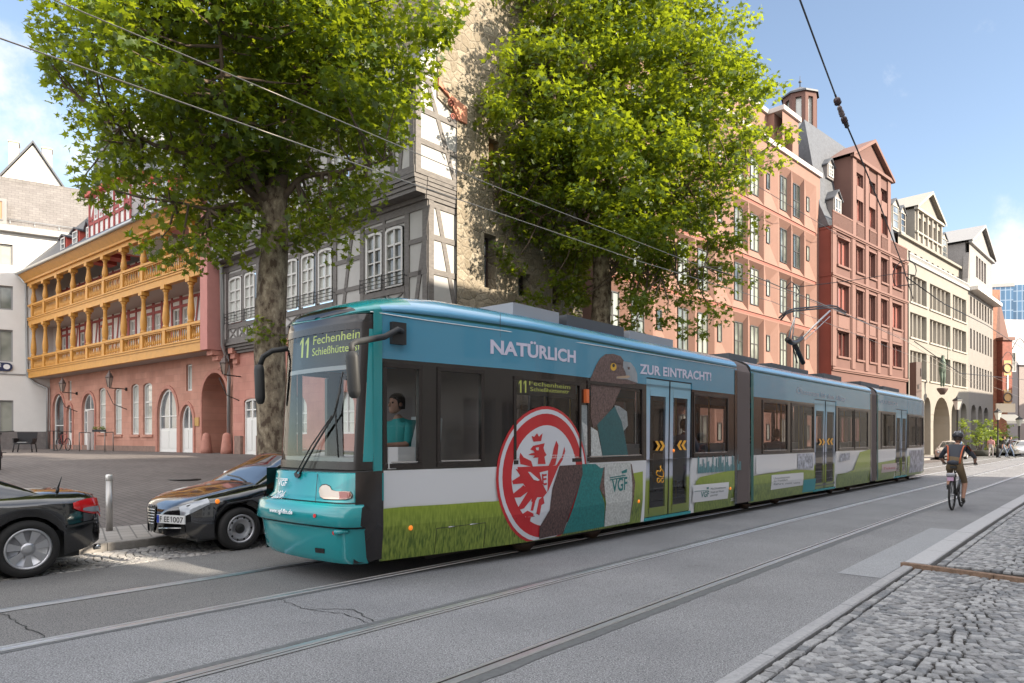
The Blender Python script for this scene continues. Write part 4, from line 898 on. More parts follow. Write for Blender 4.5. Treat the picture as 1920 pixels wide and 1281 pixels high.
# gable block
ga, gb = Rd.U(1596.5), Rd.U(1668.5); zg = Rd.Z(1596.4, 292); zp = Rd.Z(1635, 273)
g_rows = [(Rd.Z(1611, 425), Rd.Z(1611, 386)), (Rd.Z(1611, 349), Rd.Z(1611, 318))]
zst = [(zb1+.9, zb1+2.9)]; st = (zg-zb1)/2
gr = [(zb1+1.35, zb1+1.35+2.1), (zg-2.5, zg-.9)]
ops = [(a, b, c, d) for a, b in cu5[1:4] for c, d in gr]
mb = MB(); wall(mb, Rd.W, ga, gb, zb1, zg, ops, 0, .3); mb.add([Rd.W(ga, 0, zb1), Rd.W(ga, 0, zg), Rd.W(ga, -1.8, zg), Rd.W(ga, -1.8, zb1)], [(0, 1, 2, 3)]); mb.add([Rd.W(gb, 0, zb1), Rd.W(gb, 0, zg), Rd.W(gb, -1.8, zg), Rd.W(gb, -1.8, zb1)], [(0, 1, 2, 3)])
mb.prism(Rd.W, [(ga, zg), (gb, zg), ((ga+gb)/2, zp)], -3, -.02); mb.build('gable_wall', RED, rb)
for a, b in cu5[1:4]:
    for c, d in gr: bwin(rb, Rd, a, b, c, d, -.28, REDM, GLR, 2)
mb = MB(); gm = (ga+gb)/2; mb.box(Rd.W, ga-.15, gb+.15, 0, .22, zg-.1, zg+.12)
for s_, e_ in ((ga-.3, gm), (gb+.3, gm)):
    mb.add([Rd.W(s_, .3, zg+.1), Rd.W(e_, .3, zp+.35), Rd.W(e_, -2.5, zp+.35), Rd.W(s_, -2.5, zg+.1), Rd.W(s_, .3, zg-.12), Rd.W(e_, .3, zp+.1), Rd.W(e_, 0, zp+.1), Rd.W(s_, 0, zg-.12)], [(0, 1, 2, 3), (0, 1, 5, 4), (4, 5, 6, 7)])
for u in [(cu5[0][1]+cu5[1][0])/2+.15]+[(a[1]+b[0])/2 for a, b in zip(cu5[1:3], cu5[2:4])]+[gb-.35]: mb.box(Rd.W, u-.3, u+.3, 0, .09, zb1+.1, zg-.12)
for a, b in cu5[1:4]: zz = (gr[0][1]+gr[1][0])/2; mb.box(Rd.W, a+.08, b-.08, 0, .03, zz-.5, zz+.5)
mb.build('gable_cornice', REDM, rb)
for a, b in [(0.0, ga)]+cu5[1:4]+[(gb, RW)]:
    mb = MB(); n_ = int((b-a)/.16)
    mb.box(Rd.W, a, b, .02, .1, zb1+1.02, zb1+1.12)
    for i in range(n_): q_ = a+(b-a)*(i+.5)/n_; mb.box(Rd.W, q_-.04, q_+.04, .03, .08, zb1+.08, zb1+1.02)
    mb.build('balcony_rail', REDM, rb)
# mansard roof with dormers
def rdz(x, y, v): return Rd.px(x, y, v)
RV = -2.0; zr1 = Rd.Z(1508, 224, RV); uL = Rd.U(1508, RV)
mb = MB(); mb.add([Rd.W(-.1, -.12, zb1+.1), Rd.W(RW, -.12, zb1+.1), Rd.W(RW, -.75, zb1+1.6), Rd.W(-.05, -.75, zb1+1.6), Rd.W(RW, RV, zr1), Rd.W(uL, RV, zr1), Rd.W(-.1, -9, zb1), Rd.W(RW, -9, zb1)], [(0, 1, 2, 3), (3, 2, 4, 5), (0, 3, 5, 6), (5, 4, 7, 6), (1, 7, 4, 2)]); mb.build('mansard_roof', SLATE, rb)
u_, z_ = rdz(1570, 358, -1.0); dormer(rb, Rd, Rd.U(1563, -.35), Rd.U(1577, -.35), -.35, zb1+.1, Rd.Z(1571, 372, -.35), Rd.Z(1571, 357, -.35), M('dormer_grey', (.2, .18, .17), .6), GREYW, SLATE, 1.2)
dormer(rb, Rd, Rd.U(1551, -1.1), Rd.U(1563, -1.1), -1.1, Rd.Z(1557, 336, -1.1), Rd.Z(1557, 308, -1.1), Rd.Z(1557, 297, -1.1), M('dormer_grey'), GREYW, SLATE, 1)
u_ = Rd.U(1681, -1); mb = MB()

# --- beige arcaded building
B = Fr(32.5, 56.8, .7325, .681); BWD = 17.4
bb = thing('beige_arcaded_building', 'beige stone building with finned window bands over round arcades and a pedimented attic', 'building', B.W(8, 0, 0))
BEI = M('beige_stone', (.25, .228, .195), .85, var=.06, vs=1.2); BEIL = M('beige_fin', (.34, .31, .265), .8); BED = M('beige_shade', (.42, .38, .33), .85)
grp = [(1706.5, 1737.5, 4), (1743.5, 1782, 5), (1786.5, 1811.5, 4)]
zc_ = B.Z(1706, 487); zr_ = B.Z(1700, 474)
rws = [(B.Z(1722, 571), B.Z(1722, 521)), (B.Z(1722, 636), B.Z(1722, 590)), (B.Z(1722, 711), B.Z(1722, 660))]
ops = [(B.U(a), B.U(b), c, d, 0, .7) for a, b, k in grp for c, d in rws]
arch = [(1712, 1727, 745), (1733, 1745, 745), (1750, 1781, 745), (1784, 1798, 755), (1801.5, 1812.5, 756)]
aops = []
for x0, x1, y in arch: a, b = B.U(x0), B.U(x1); d = B.Z((x0+x1)/2, y); aops.append((a, b, .15, d, (b-a)/2, 1.6))
mb = MB(); wall(mb, B.W, 0, BWD, 0, zc_, ops+aops, 0, .7); mb.box(B.W, 0, BWD, -10, -3, 0, zc_); mb.build('wall', BEI, bb)
mb = MB(); mb.box(B.W, 0, BWD, -1.9, -1.6, 0, 7); mb.build('arcade_back_wall', M('arcade_back', (.42, .34, .26), .9), bb)
for a, b, k in grp:
    a, b = B.U(a), B.U(b)
    for c, d in rws:
        mb = MB(); mb.box(B.W, a, b, -.75, -.69, c, d); bk = mb.build('window_band', M('band_grey', (.33, .31, .29), .8), bb)
        for i in range(k):
            q_ = a+(b-a)*(i+.78)/k; mb = MB(); mb.box(B.W, q_-.2, q_+.2, -.69, -.66, c+.1, c+(d-c)*.55); mb.build('pane', GLD, bk)
        mb = MB()
        for i in range(1, k): q_ = a+(b-a)*i/k; mb.box(B.W, q_-.07, q_+.07, -.68, -.12, c, d)
        mb.box(B.W, a-.15, b+.15, -.1, .1, c-.14, c-.003)
        mb.build('fins', BEIL, bb)
mb = MB(); mb.box(B.W, -.05, BWD, 0, .14, zc_-.12, zc_+.12); mb.box(B.W, -.05, BWD, .03, .1, zr_+.0, zr_+.1)
n_ = 90
for i in range(n_): q_ = BWD*(i+.5)/n_; mb.box(B.W, q_-.045, q_+.045, .04, .08, zc_+.12, zr_)
mb.build('parapet_rail', M('rail_pale', (.36, .35, .33), .7), bb)
# attic storey and slope
za = B.Z(1764, 507, -.8); zat0 = zc_; zat1 = B.Z(1715, 456, -.8)
aop = []
for i in range(11): q_ = .9+i*1.55; aop.append((q_, q_+.62, zat0+.7, zat0+1.35))
mb = MB(); wall(mb, B.W, 0, BWD, zat0, zat1, aop, -.8, .25); mb.box(B.W, 0, BWD, -.8, -.55, zat1-.1, zat1+.12); mb.build('attic_wall', BEI, bb)
mb = MB(); mb.box(B.W, .1, BWD-.1, -1.1, -1.05, zat0, zat1-.2); mb.build('attic_windows', GLD, bb)
ga, gb = B.U(1715, -.8), B.U(1764.5, -.8); zg = B.Z(1715, 391, -.8); zp = B.Z(1741, 367, -.8)
zri = zp-.8
mb = MB(); mb.add([B.W(0, -.75, zat1+.1), B.W(BWD, -.75, zat1+.1), B.W(BWD, -4.5, zri-1), B.W(0, -4.5, zri-1), B.W(0, -10, zat1), B.W(BWD, -10, zat1)], [(0, 1, 2, 3), (3, 2, 5, 4), (0, 3, 4), (1, 5, 2)]); mb.build('roof', SLATE, bb)
wo = []; k = 5
for i in range(k): q_ = ga+.35+(gb-ga-.7)*i/k; wo.append((q_+.12, q_+(gb-ga-.7)/k-.12, zat1+1.25, zg-.6))
mb = MB(); wall(mb, B.W, ga, gb, zat1+.1, zg, wo, -.78, .4); mb.add([B.W(ga, -.78, zat1), B.W(ga, -.78, zg), B.W(ga, -7, zg), B.W(ga, -7, zat1)], [(0, 1, 2, 3)]); mb.prism(B.W, [(ga, zg), (gb, zg), ((ga+gb)/2, zp)], -7, -.8); mb.build('gable_wall', BEI, bb)
for o in wo: window(bb, B, o[0], o[1], o[2], o[3], -1.15, BED, pane_mat('pane_beige', (.16, .14, .11), (.35, .3, .25), .5), 1, 1)
mb = MB(); gm = (ga+gb)/2; mb.box(B.W, ga-.2, gb+.2, -.78, -.5, zg-.1, zg+.12)
for i in range(k+1): q_ = ga+.35+(gb-ga-.7)*i/k; mb.box(B.W, q_-.1, q_+.1, -.78, -.62, zat1+.2, zg-.1)
mb.box(B.W, ga, gb, -.78, -.6, zat1+.95, zat1+1.1)
for s_, e_ in ((ga-.35, gm), (gb+.35, gm)): mb.add([B.W(s_, -.4, zg+.15), B.W(e_, -.4, zp+.3), B.W(e_, -7, zp+.3), B.W(s_, -7, zg+.15), B.W(s_, -.4, zg-.1), B.W(e_, -.4, zp+.02)], [(0, 1, 2, 3), (0, 1, 5, 4)])
mb.build('gable_cornice', BEIL, bb)
for x0, x1, y0, y1, yp in ((1672, 1685, 432, 385, 372), (1687, 1697.5, 440, 398, 385), (1764.5, 1775.5, 490, 447, 436)):
    a, b = B.U(x0, -1.2), B.U(x1, -1.2); xm = (x0+x1)/2; dormer(bb, B, a, b, -1.2, B.Z(xm, y0, -1.2), B.Z(xm, y1, -1.2), B.Z(xm, yp, -1.2), BEIL, BED, SLATE, 3, 1)

# --- pale building with many narrow windows
Wt = Fr(45.2, 68.6, .696, .718); WWD = 12.1
wg = thing('pale_gabled_building', 'pale grey building with rows of narrow windows, three round arches and a curved gable', 'building', Wt.W(6, 0, 0))
PAL = M('pale_stone', (.225, .205, .185), .85, var=.06, vs=1.2)
xs8 = [(590, 605), (618, 632), (645, 658), (668, 682), (692, 705), (715, 730), (740, 752), (763, 775)]; xs8 = [(1690+.2186*a, 1690+.2186*b) for a, b in xs8]
r3 = [(Wt.Z(1820.5, 588), Wt.Z(1820.5, 556)), (Wt.Z(1820.5, 654), Wt.Z(1820.5, 616)), (Wt.Z(1820.5, 727), Wt.Z(1820.5, 684))]
ops = [(Wt.U(a), Wt.U(b), c, d) for a, b in xs8 for c, d in r3]
ar = [(1821, 1830, 759), (1834, 1841.5, 761), (1845, 1853, 764)]; aops = [(Wt.U(a), Wt.U(b), .1, Wt.Z((a+b)/2, y), .8, 1.5) for a, b, y in ar]
ze_ = Wt.Z(1817, 545)
mb = MB(); wall(mb, Wt.W, 0, WWD, 0, ze_, ops+aops, 0, .4); mb.box(Wt.W, 0, WWD, -10, -1.6, 0, ze_); mb.build('wall', PAL, wg)
for o in ops: window(wg, Wt, o[0], o[1], o[2], o[3], -.38, M('dark_brown', (.12, .09, .08), .5), pane_mat('pane_brown', (.09, .07, .06), (.2, .16, .14), .5), 1, 1, 0, .04)
mb = MB(); mb.box(Wt.W, -.1, WWD+.4, -.1, .8, ze_, ze_+.35); mb.build('cornice', M('cornice_pale', (.55, .52, .48), .7), wg)
zg, zp = Wt.Z(1822, 458), Wt.Z(1842, 432); a, b = .2, WWD-.4
w4 = [(Wt.U(x), Wt.U(x+3.8), Wt.Z(x, 520+(x-1830)*.9), Wt.Z(x, 497+(x-1830)*.9)) for x in (1830, 1835, 1840, 1845)]
w4 = [(p, q_, ze_+1.9, ze_+4.1) for p, q_, r__, s__ in w4]
mb = MB(); wall(mb, Wt.W, a, b, ze_+.3, zg, w4, 0, .3); mb.prism(Wt.W, [(a, zg), (b, zg), ((a+b)/2, zp)], -3, 0); mb.box(Wt.W, a, b, -3, -.35, ze_+.3, zg); mb.prism(Wt.W, [(a-.001, ze_+.35), (a-.001, zg-1), (a-.4, ze_+1.2), (a-.9, ze_+.35)], -.5, -.02); mb.build('gable_wall', M('pale_shingle', (.27, .25, .235), .85, var=.2, vs=9), wg)
for o in w4: window(wg, Wt, *o, -.28, M('dark_brown'), M('pane_brown'), 1, 1, 0, .04)
mb = MB(); mb.box(Wt.W, a-.2, b+.2, 0, .25, zg-.1, zg+.15)
gm = (a+b)/2
for s_, e_ in ((a-.4, gm), (b+.4, gm)): mb.add([Wt.W(s_, .4, zg+.15), Wt.W(e_, .4, zp+.4), Wt.W(e_, -4, zp+.4), Wt.W(s_, -4, zg+.15), Wt.W(s_, .4, zg-.1), Wt.W(e_, .4, zp+.1)], [(0, 1, 2, 3), (0, 1, 5, 4)])
mb.build('gable_roof', M('slate_mid', (.27, .26, .25), .6), wg)
mb = MB(); mb.box(Wt.W, -.25, .9, -7, -3, ze_, zg-.2); mb.add([Wt.W(-5, -2, ze_-1.5), Wt.W(a, -2, ze_-1.5), Wt.W(a, -6, zg-.4), Wt.W(-5, -6, zg-.4)], [(0, 1, 2, 3)]); mb.build('roof', SLATE, wg)

# --- small buildings at the end of the street
e0 = Wt.W(WWD, 0, 0)
Br = Fr(e0[0]+.2, e0[1]+1.0, .93, .1)
br = thing('oriel_building', 'narrow brown half-timbered building with a carved oriel and round medallions', 'building', Br.W(1.5, 0, 0))
BRN = M('brown_timber', (.28, .11, .06), .7, var=.3, vs=3)
u1 = Br.U(1887); zt = Br.Z(1875, 560); zm = Br.Z(1875, 640)
mb = MB(); mb.box(Br.W, 0, 1.4, -6, 0, 0, zt+1); mb.box(Br.W, .1, u1+.4, -6, -.3, 0, zm); mb.build('wall', BRN, br)
mb = MB(); mb.box(Br.W, 1.0, u1, -.3, .8, Br.Z(1875, 755), Br.Z(1875, 640)); mb.build('oriel', M('red_brown', (.24, .07, .045), .7, var=.3, vs=4), br)
for y in (690, 745):
    zz = Br.Z(1875, y, .8); mb = MB(); mb.box(Br.W, 1.15, u1-.15, .8, .84, zz-.85, zz+.85); pn = mb.build('medallion_panel', M('ochre_panel', (.52, .32, .14), .7), br)
    c_ = Br.W((1.0+u1)/2, .86, zz); mb = MB(); mb.tube([Br.W((1.0+u1)/2+.5*cos(t_*pi/8), .87, zz+.5*sin(t_*pi/8)) for t_ in range(17)], .07, 6); mb.build('medallion', M('dark_brown'), pn)
window(br, Br, 1.5, u1-.5, Br.Z(1875, 735), Br.Z(1875, 704), .81, WHITE, GLM, 2, 3)
for i in range(3): window(br, Br, 1.2+i*.9, 1.8+i*.9, zm-3.4, zm-1.2, -.29, WHITE, GLM, 1, 2)
mb = MB(); mb.box(Br.W, .9, u1+.2, -6, 1.0, zm, zm+.35); mb.prism(Br.W, [(.9, zm+.35), (u1+.3, zm+.35), (1.2, zt+.5)], -6, .0); mb.build('roof', M('copper_brown', (.16, .07, .05), .6), br)
def simple_house(name, label, fr, w, dep, h, mw, roofh, rows, cols, roofm, wf=WHITE, steps=0, winh=1.5, z0=3.6, ww=.9):
    t_ = thing(name, label, 'building', fr.W(w/2, 0, 0)); ops = []
    for r__ in range(rows):
        for c__ in range(cols): q_ = w*(c__+.5)/cols; zz = z0+r__*(h-z0)/rows; ops.append((q_-ww/2, q_+ww/2, zz, zz+winh))
    mb = MB(); wall(mb, fr.W, 0, w, 0, h, ops, 0, .2); mb.box(fr.W, 0, w, -dep, -.25, 0, h)
    if steps:
        for i in range(steps): q_ = w/2*i/steps; mb.box(fr.W, q_, w-q_, -1, 0, h+roofh*i/steps, h+roofh*(i+1)/steps)
    mb.build('wall', mw, t_)
    for o in ops[:96]: window(t_, fr, *o, -.18, wf, GLD, 2, 2)
    mb = MB()
    if steps: mb.prism(fr.W, [(0, h), (w, h), (w/2, h+roofh-1)], -dep, -1)
    else: mb.add([fr.W(-.3, .3, h), fr.W(w+.3, .3, h), fr.W(w+.3, -dep/2, h+roofh), fr.W(-.3, -dep/2, h+roofh), fr.W(-.3, -dep, h), fr.W(w+.3, -dep, h)], [(0, 1, 2, 3), (3, 2, 5, 4), (0, 3, 4), (1, 5, 2), (0, 4, 5, 1)])
    mb.build('roof', roofm, t_)
    return t_
f1_ = Fr(60, 84, .5, .866); simple_house('townhouse', 'brown townhouse with white windows beyond the carved oriel', f1_, 16, 9, 13, M('brown_stone', (.34, .19, .14), .85, var=.1, vs=2), 3, 3, 6, SLATE)
f2_ = Fr(88, 120, .99, -.1); simple_house('stepped_gable_house', 'cream stepped gable rising over the street end', f2_, 20, 12, 17, M('cream2', (.3, .25, .195), .9), 9, 2, 5, M('roof_pinkish', (.34, .29, .26), .7), GREYW, 7)
f3_ = Fr(79, 108, .995, .1); simple_house('grey_townhouse', 'grey townhouse with rows of white windows closing the street', f3_, 22, 10, 13.0, M('greybrown', (.3, .25, .23), .85), 8, 4, 8, M('roof_bright', (.36, .32, .3), .6))
f4_ = Fr(70, 104, .9, .43)
# skyscraper
SkF = Fr(170, 246, .97, -.24)
st = thing('glass_skyscraper', 'blue glass office tower far behind the street', 'skyscraper', SkF.W(10, 0, 0))
zt = SkF.Z(1880, 538)
def curtain():
    m = M('curtain_wall', (.1, .2, .3), .12, .3, spec=.8); t = m.node_tree; b = t.nodes['Principled BSDF']; g = N(t, 'ShaderNodeNewGeometry'); du = N(t, 'ShaderNodeVectorMath', operation='DOT_PRODUCT'); du.inputs[1].default_value = (SkF.d[0], SkF.d[1], 0); sx = N(t, 'ShaderNodeSeparateXYZ'); cb = N(t, 'ShaderNodeCombineXYZ'); br = N(t, 'ShaderNodeTexBrick'); br.offset = 0
    br.inputs['Scale'].default_value = 1; br.inputs['Brick Width'].default_value = 1.6; br.inputs['Row Height'].default_value = 3.6; br.inputs['Mortar Size'].default_value = .16
    br.inputs['Color1'].default_value = (.07, .16, .27, 1); br.inputs['Color2'].default_value = (.035, .085, .15, 1); br.inputs['Mortar'].default_value = (.25, .32, .4, 1)
    L = t.links.new; L(g.outputs['Position'], du.inputs[0]); L(g.outputs['Position'], sx.inputs[0]); L(du.outputs['Value'], cb.inputs[0]); L(sx.outputs['Z'], cb.inputs[1]); L(cb.outputs[0], br.inputs['Vector']); L(br.outputs['Color'], b.inputs['Base Color'])
    return m
ua_, ub_, uc_ = SkF.U(1858), SkF.U(1900), SkF.U(1945)
mb = MB(); mb.box(SkF.W, ua_, ub_, -30, 0, 0, zt); mb.box(SkF.W, ub_+1, uc_, -32, -3, 0, zt+1); mb.build('facade', curtain(), st)
mb = MB(); mb.box(SkF.W, ua_-.3, ub_+.3, -30, .3, zt, zt+1.2); mb.build('roof_edge', M('parapet_white'), st)

_p = P(150, 30); _q = P(34, 30); simple_house('townhouse', 'unseen sand-coloured townhouse added across the side street, outside the right edge', Fr(_p[0], _p[1], _q[0]-_p[0], _q[1]-_p[1]), 116, 10, 13, M('opp_sand2', (.3, .2, .16), .85), 3, 3, 30, SLATE)  # added out of view to block the bright horizon in tram window reflections
_p = P(172, -8); _q = P(172, 26); simple_house('townhouse', 'unseen long brown townhouse added to close the bend of the street beyond the right edge', Fr(_p[0], _p[1], _q[0]-_p[0], _q[1]-_p[1]), 34, 10, 17, M('brown_stone'), 3, 4, 12, SLATE)  # unseen closing house, put here so tram windows mirror no bright horizon
# --- row of houses on the right-hand side, beside and behind the camera (they shade the street)
OPM = [M('opp_cream', (.66, .62, .55), .85), M('opp_sand', (.62, .56, .47), .85), M('opp_white', (.76, .74, .7), .85)]
for k, (s0, s1, hh, dark) in enumerate(((-46, -24, 18, 'cream'), (-23.9, -6, 18.5, 'sand'), (-5.9, 6.7, 18, 'white'), (9.1, 21, 17.6, 'cream'), (21.1, 37, 17.2, 'sand'), (6.75, 9.05, 7.9, 'low'), (82, 110, 16, 'sand'), (110.2, 150, 17, 'white'))):  # the low house is an added notch that lets sun onto the pavement
    a = P(s1, 7.5); b = P(s0, 7.5); fo = Fr(a[0], a[1], b[0]-a[0], b[1]-a[1]); w = s1-s0
    n_c = max(1, int(w/2.6))
    simple_house('street_house', ['cream', 'sand-coloured', 'white', 'slim cream', 'sand-coloured corner', 'low slim white', 'sand-coloured', 'long white'][k]+' five-storey house on the near side of the street'+[' far behind the camera', ' behind the camera', ' beside the camera', ' past the camera', ' at the side street corner', ' between two taller houses', ' beyond the side street', ' farthest down the street'][k], fo, w, 10, hh, OPM[(0, 1, 2, 0, 1, 2, 1, 2)[k]], 2, 5, n_c, SLATE, WHITE, 0, 2.0, 1.0, 1.25)
# ------------------------------------------------------------- the tram
TC = -7.03
PL = [(4.72, 0.0), (4.73, .3), (4.755, .55), (4.80, .7), (4.87, .79), (4.98, .85), (5.9, 1.0), (6.7, 1.13), (7.3, 1.2), (31.2, 1.2), (32.1, 1.1), (32.5, 1.0), (32.75, .75), (32.85, 0)]
def half(s): return float(np.interp(s, [p[0] for p in PL], [p[1] for p in PL]))
def hside(s): return float(np.interp(s, [4.6, 4.98, 5.9, 6.7, 7.3, 31.2, 32.1, 32.5], [.80, .85, 1.0, 1.13, 1.2, 1.2, 1.1, 1.0]))
def TN(s, v, z): return P(s, TC+hside(s)+v-(max(0, .6-z)*.12 if z < .6 else 0), z)      # street side surface
def TF(s, v, z): return P(s, TC-hside(s)-v, z)
def sx(x, n=None):
    lo, hi = 3.5, 60
    for _ in range(50):
        m_ = (lo+hi)/2; q = P(m_, TC+hside(m_) if n is None else n)
        if 960+F*q[0]/q[1] < x: lo = m_
        else: hi = m_
    return lo
def sz(x, y):
    s = sx(x); q = P(s, TC+hside(s)); return s, EYE+(HOR-y)*q[1]/F
tram = thing('tram', 'long turquoise and blue tram with eagle artwork and red round club crest on the rails', 'tram', P(18, TC, 0))
TEAL = M('tram_teal', (.012, .27, .29), .22, coat=.6); BLUE = M('tram_blue', (.06, .26, .40), .25, coat=.6); BLUE2 = M('tram_blue_skylit', (.09, .32, .52), .2, coat=.8); TWH = M('tram_white', (.70, .71, .74), .3, coat=.4)  # roof blue lighter than the band: sky reflection put into the colour
TBK = M('tram_black', (.014, .011, .011), .12, coat=.3); TBRN = M('tram_window_surround', (.022, .017, .016), .25); RUBR = M('rubber', (.02, .02, .02), .6); STEEL = M('steel_bright', (.6, .6, .62), .25, .9)
DGRN = M('tram_dark_green', (.0, .10, .09), .4); TGREY = M('tram_underframe', (.03, .025, .022), .8)
TGL = glass('tram_glass', (.55, .54, .56), .9, .45); CABGL = glass('cab_glass', (.85, .86, .86), .9, .3); WGL = glass('windscreen_glass', (.8, .84, .84), .85, .45); ORL = M('orange_lamp', (.8, .25, .02), .3, emit=(.8, .2, .02), es=.25); REDLA = M('red_lamp', (.6, .02, .02), .2)
def grassmat():
    m = M('grass_print', (.2, .28, .02), .35, coat=.3); t = m.node_tree; b = t.nodes['Principled BSDF']; g = N(t, 'ShaderNodeNewGeometry'); L = t.links.new
    mp = N(t, 'ShaderNodeMapping'); mp.inputs['Scale'].default_value = (30, 30, 6); n1 = N(t, 'ShaderNodeTexNoise'); n1.inputs['Scale'].default_value = 1.4; n1.inputs['Detail'].default_value = 5
    se = N(t, 'ShaderNodeSeparateXYZ'); mr = N(t, 'ShaderNodeMapRange'); mr.inputs[1].default_value = .95; mr.inputs[2].default_value = .45
    r = N(t, 'ShaderNodeValToRGB'); r.color_ramp.elements[0].position = .35; r.color_ramp.elements[1].position = .66; r.color_ramp.elements[0].color = (.06, .11, .012, 1); r.color_ramp.elements[1].color = (.25, .32, .05, 1)
    mx = N(t, 'ShaderNodeMixRGB'); mx.inputs[1].default_value = (.27, .36, .03, 1)
    L(g.outputs['Position'], mp.inputs[0]); L(mp.outputs[0], n1.inputs['Vector']); L(n1.outputs['Fac'], r.inputs[0]); L(g.outputs['Position'], se.inputs[0]); L(se.outputs['Z'], mr.inputs[0]); L(mr.outputs[0], mx.inputs[0]); L(r.outputs[0], mx.inputs[2]); L(mx.outputs[0], b.inputs['Base Color'])
    return m
GRASS = grassmat()
def doormat():
    m = M('door_wrap', (.4, .45, .5), .3, coat=.4); t = m.node_tree; g = N(t, 'ShaderNodeNewGeometry'); se = N(t, 'ShaderNodeSeparateXYZ'); mr = N(t, 'ShaderNodeMapRange'); mr.inputs[1].default_value = .2; mr.inputs[2].default_value = 2.7; r = N(t, 'ShaderNodeValToRGB')
    r.color_ramp.elements[0].color = (.16, .2, .03, 1); r.color_ramp.elements[1].color = (.18, .42, .56, 1)
    for p, c in ((.27, (.25, .31, .05, 1)), (.30, (.5, .53, .62, 1)), (.6, (.42, .5, .62, 1)), (.85, (.2, .43, .57, 1))): e = r.color_ramp.elements.new(p); e.color = c
    L = t.links.new; L(g.outputs['Position'], se.inputs[0]); L(se.outputs['Z'], mr.inputs[0]); L(mr.outputs[0], r.inputs[0]); L(r.outputs[0], t.nodes['Principled BSDF'].inputs['Base Color']); return m
DOORM = doormat()
cars = [(4.98, 13.9), (14.62, 24.0), (24.65, 32.5)]
ZB, ZW, ZU, ZG = .21, 1.235, 2.5, 3.03
def px_ops(lst): return [(sx(a), sx(b)) for a, b in lst]
win = [[(5.02, 5.47, 1.30, 2.42), (5.74, 6.38, 1.30, 2.42), (6.93, 8.33, 1.30, 2.38), (8.55, 10.1, 1.30, 2.42), (11.98, 13.45, 1.30, 2.42)],
       [(sx(1430), sx(1476), 1.30, 2.42), (sx(1484), sx(1525), 1.30, 2.42), (20.75, 22.1, 1.30, 2.42), (22.25, 23.6, 1.30, 2.42)],
       [(25.2, 26.9, 1.30, 2.42), (28.95, 30.2, 1.30, 2.42), (30.3, 31.6, 1.30, 2.42)]]
door = [(10.25, 11.9), (18.72, 20.5), (27.1, 28.8)]
green = [[sz(*p) for p in ((692, 958), (720, 954), (760, 950), (800, 948), (850, 945), (905, 941), (930, 940))]+[(8.6, .95), (9.7, 1.0), sz(1185, 888), sz(1205, 884), sz(1222, 897), sz(1235, 906), sz(1297, 912), sz(1312, 895), sz(1390, 879)],
         [sz(1415, 893), sz(1440, 888), sz(1495, 881), sz(1527, 882), sz(1570, 893), sz(1600, 882), sz(1612, 848), sz(1634, 842)], [sz(1648, 868), sz(1680, 862), sz(1703, 856), sz(1712, 850), sz(1738, 849)]]
cuts = [4.98, 5.4, 5.9, 6.3, 6.7, 7.0, 7.3]+[i*1.0 for i in range(8, 31)]+[31.2, 31.6, 32.1]
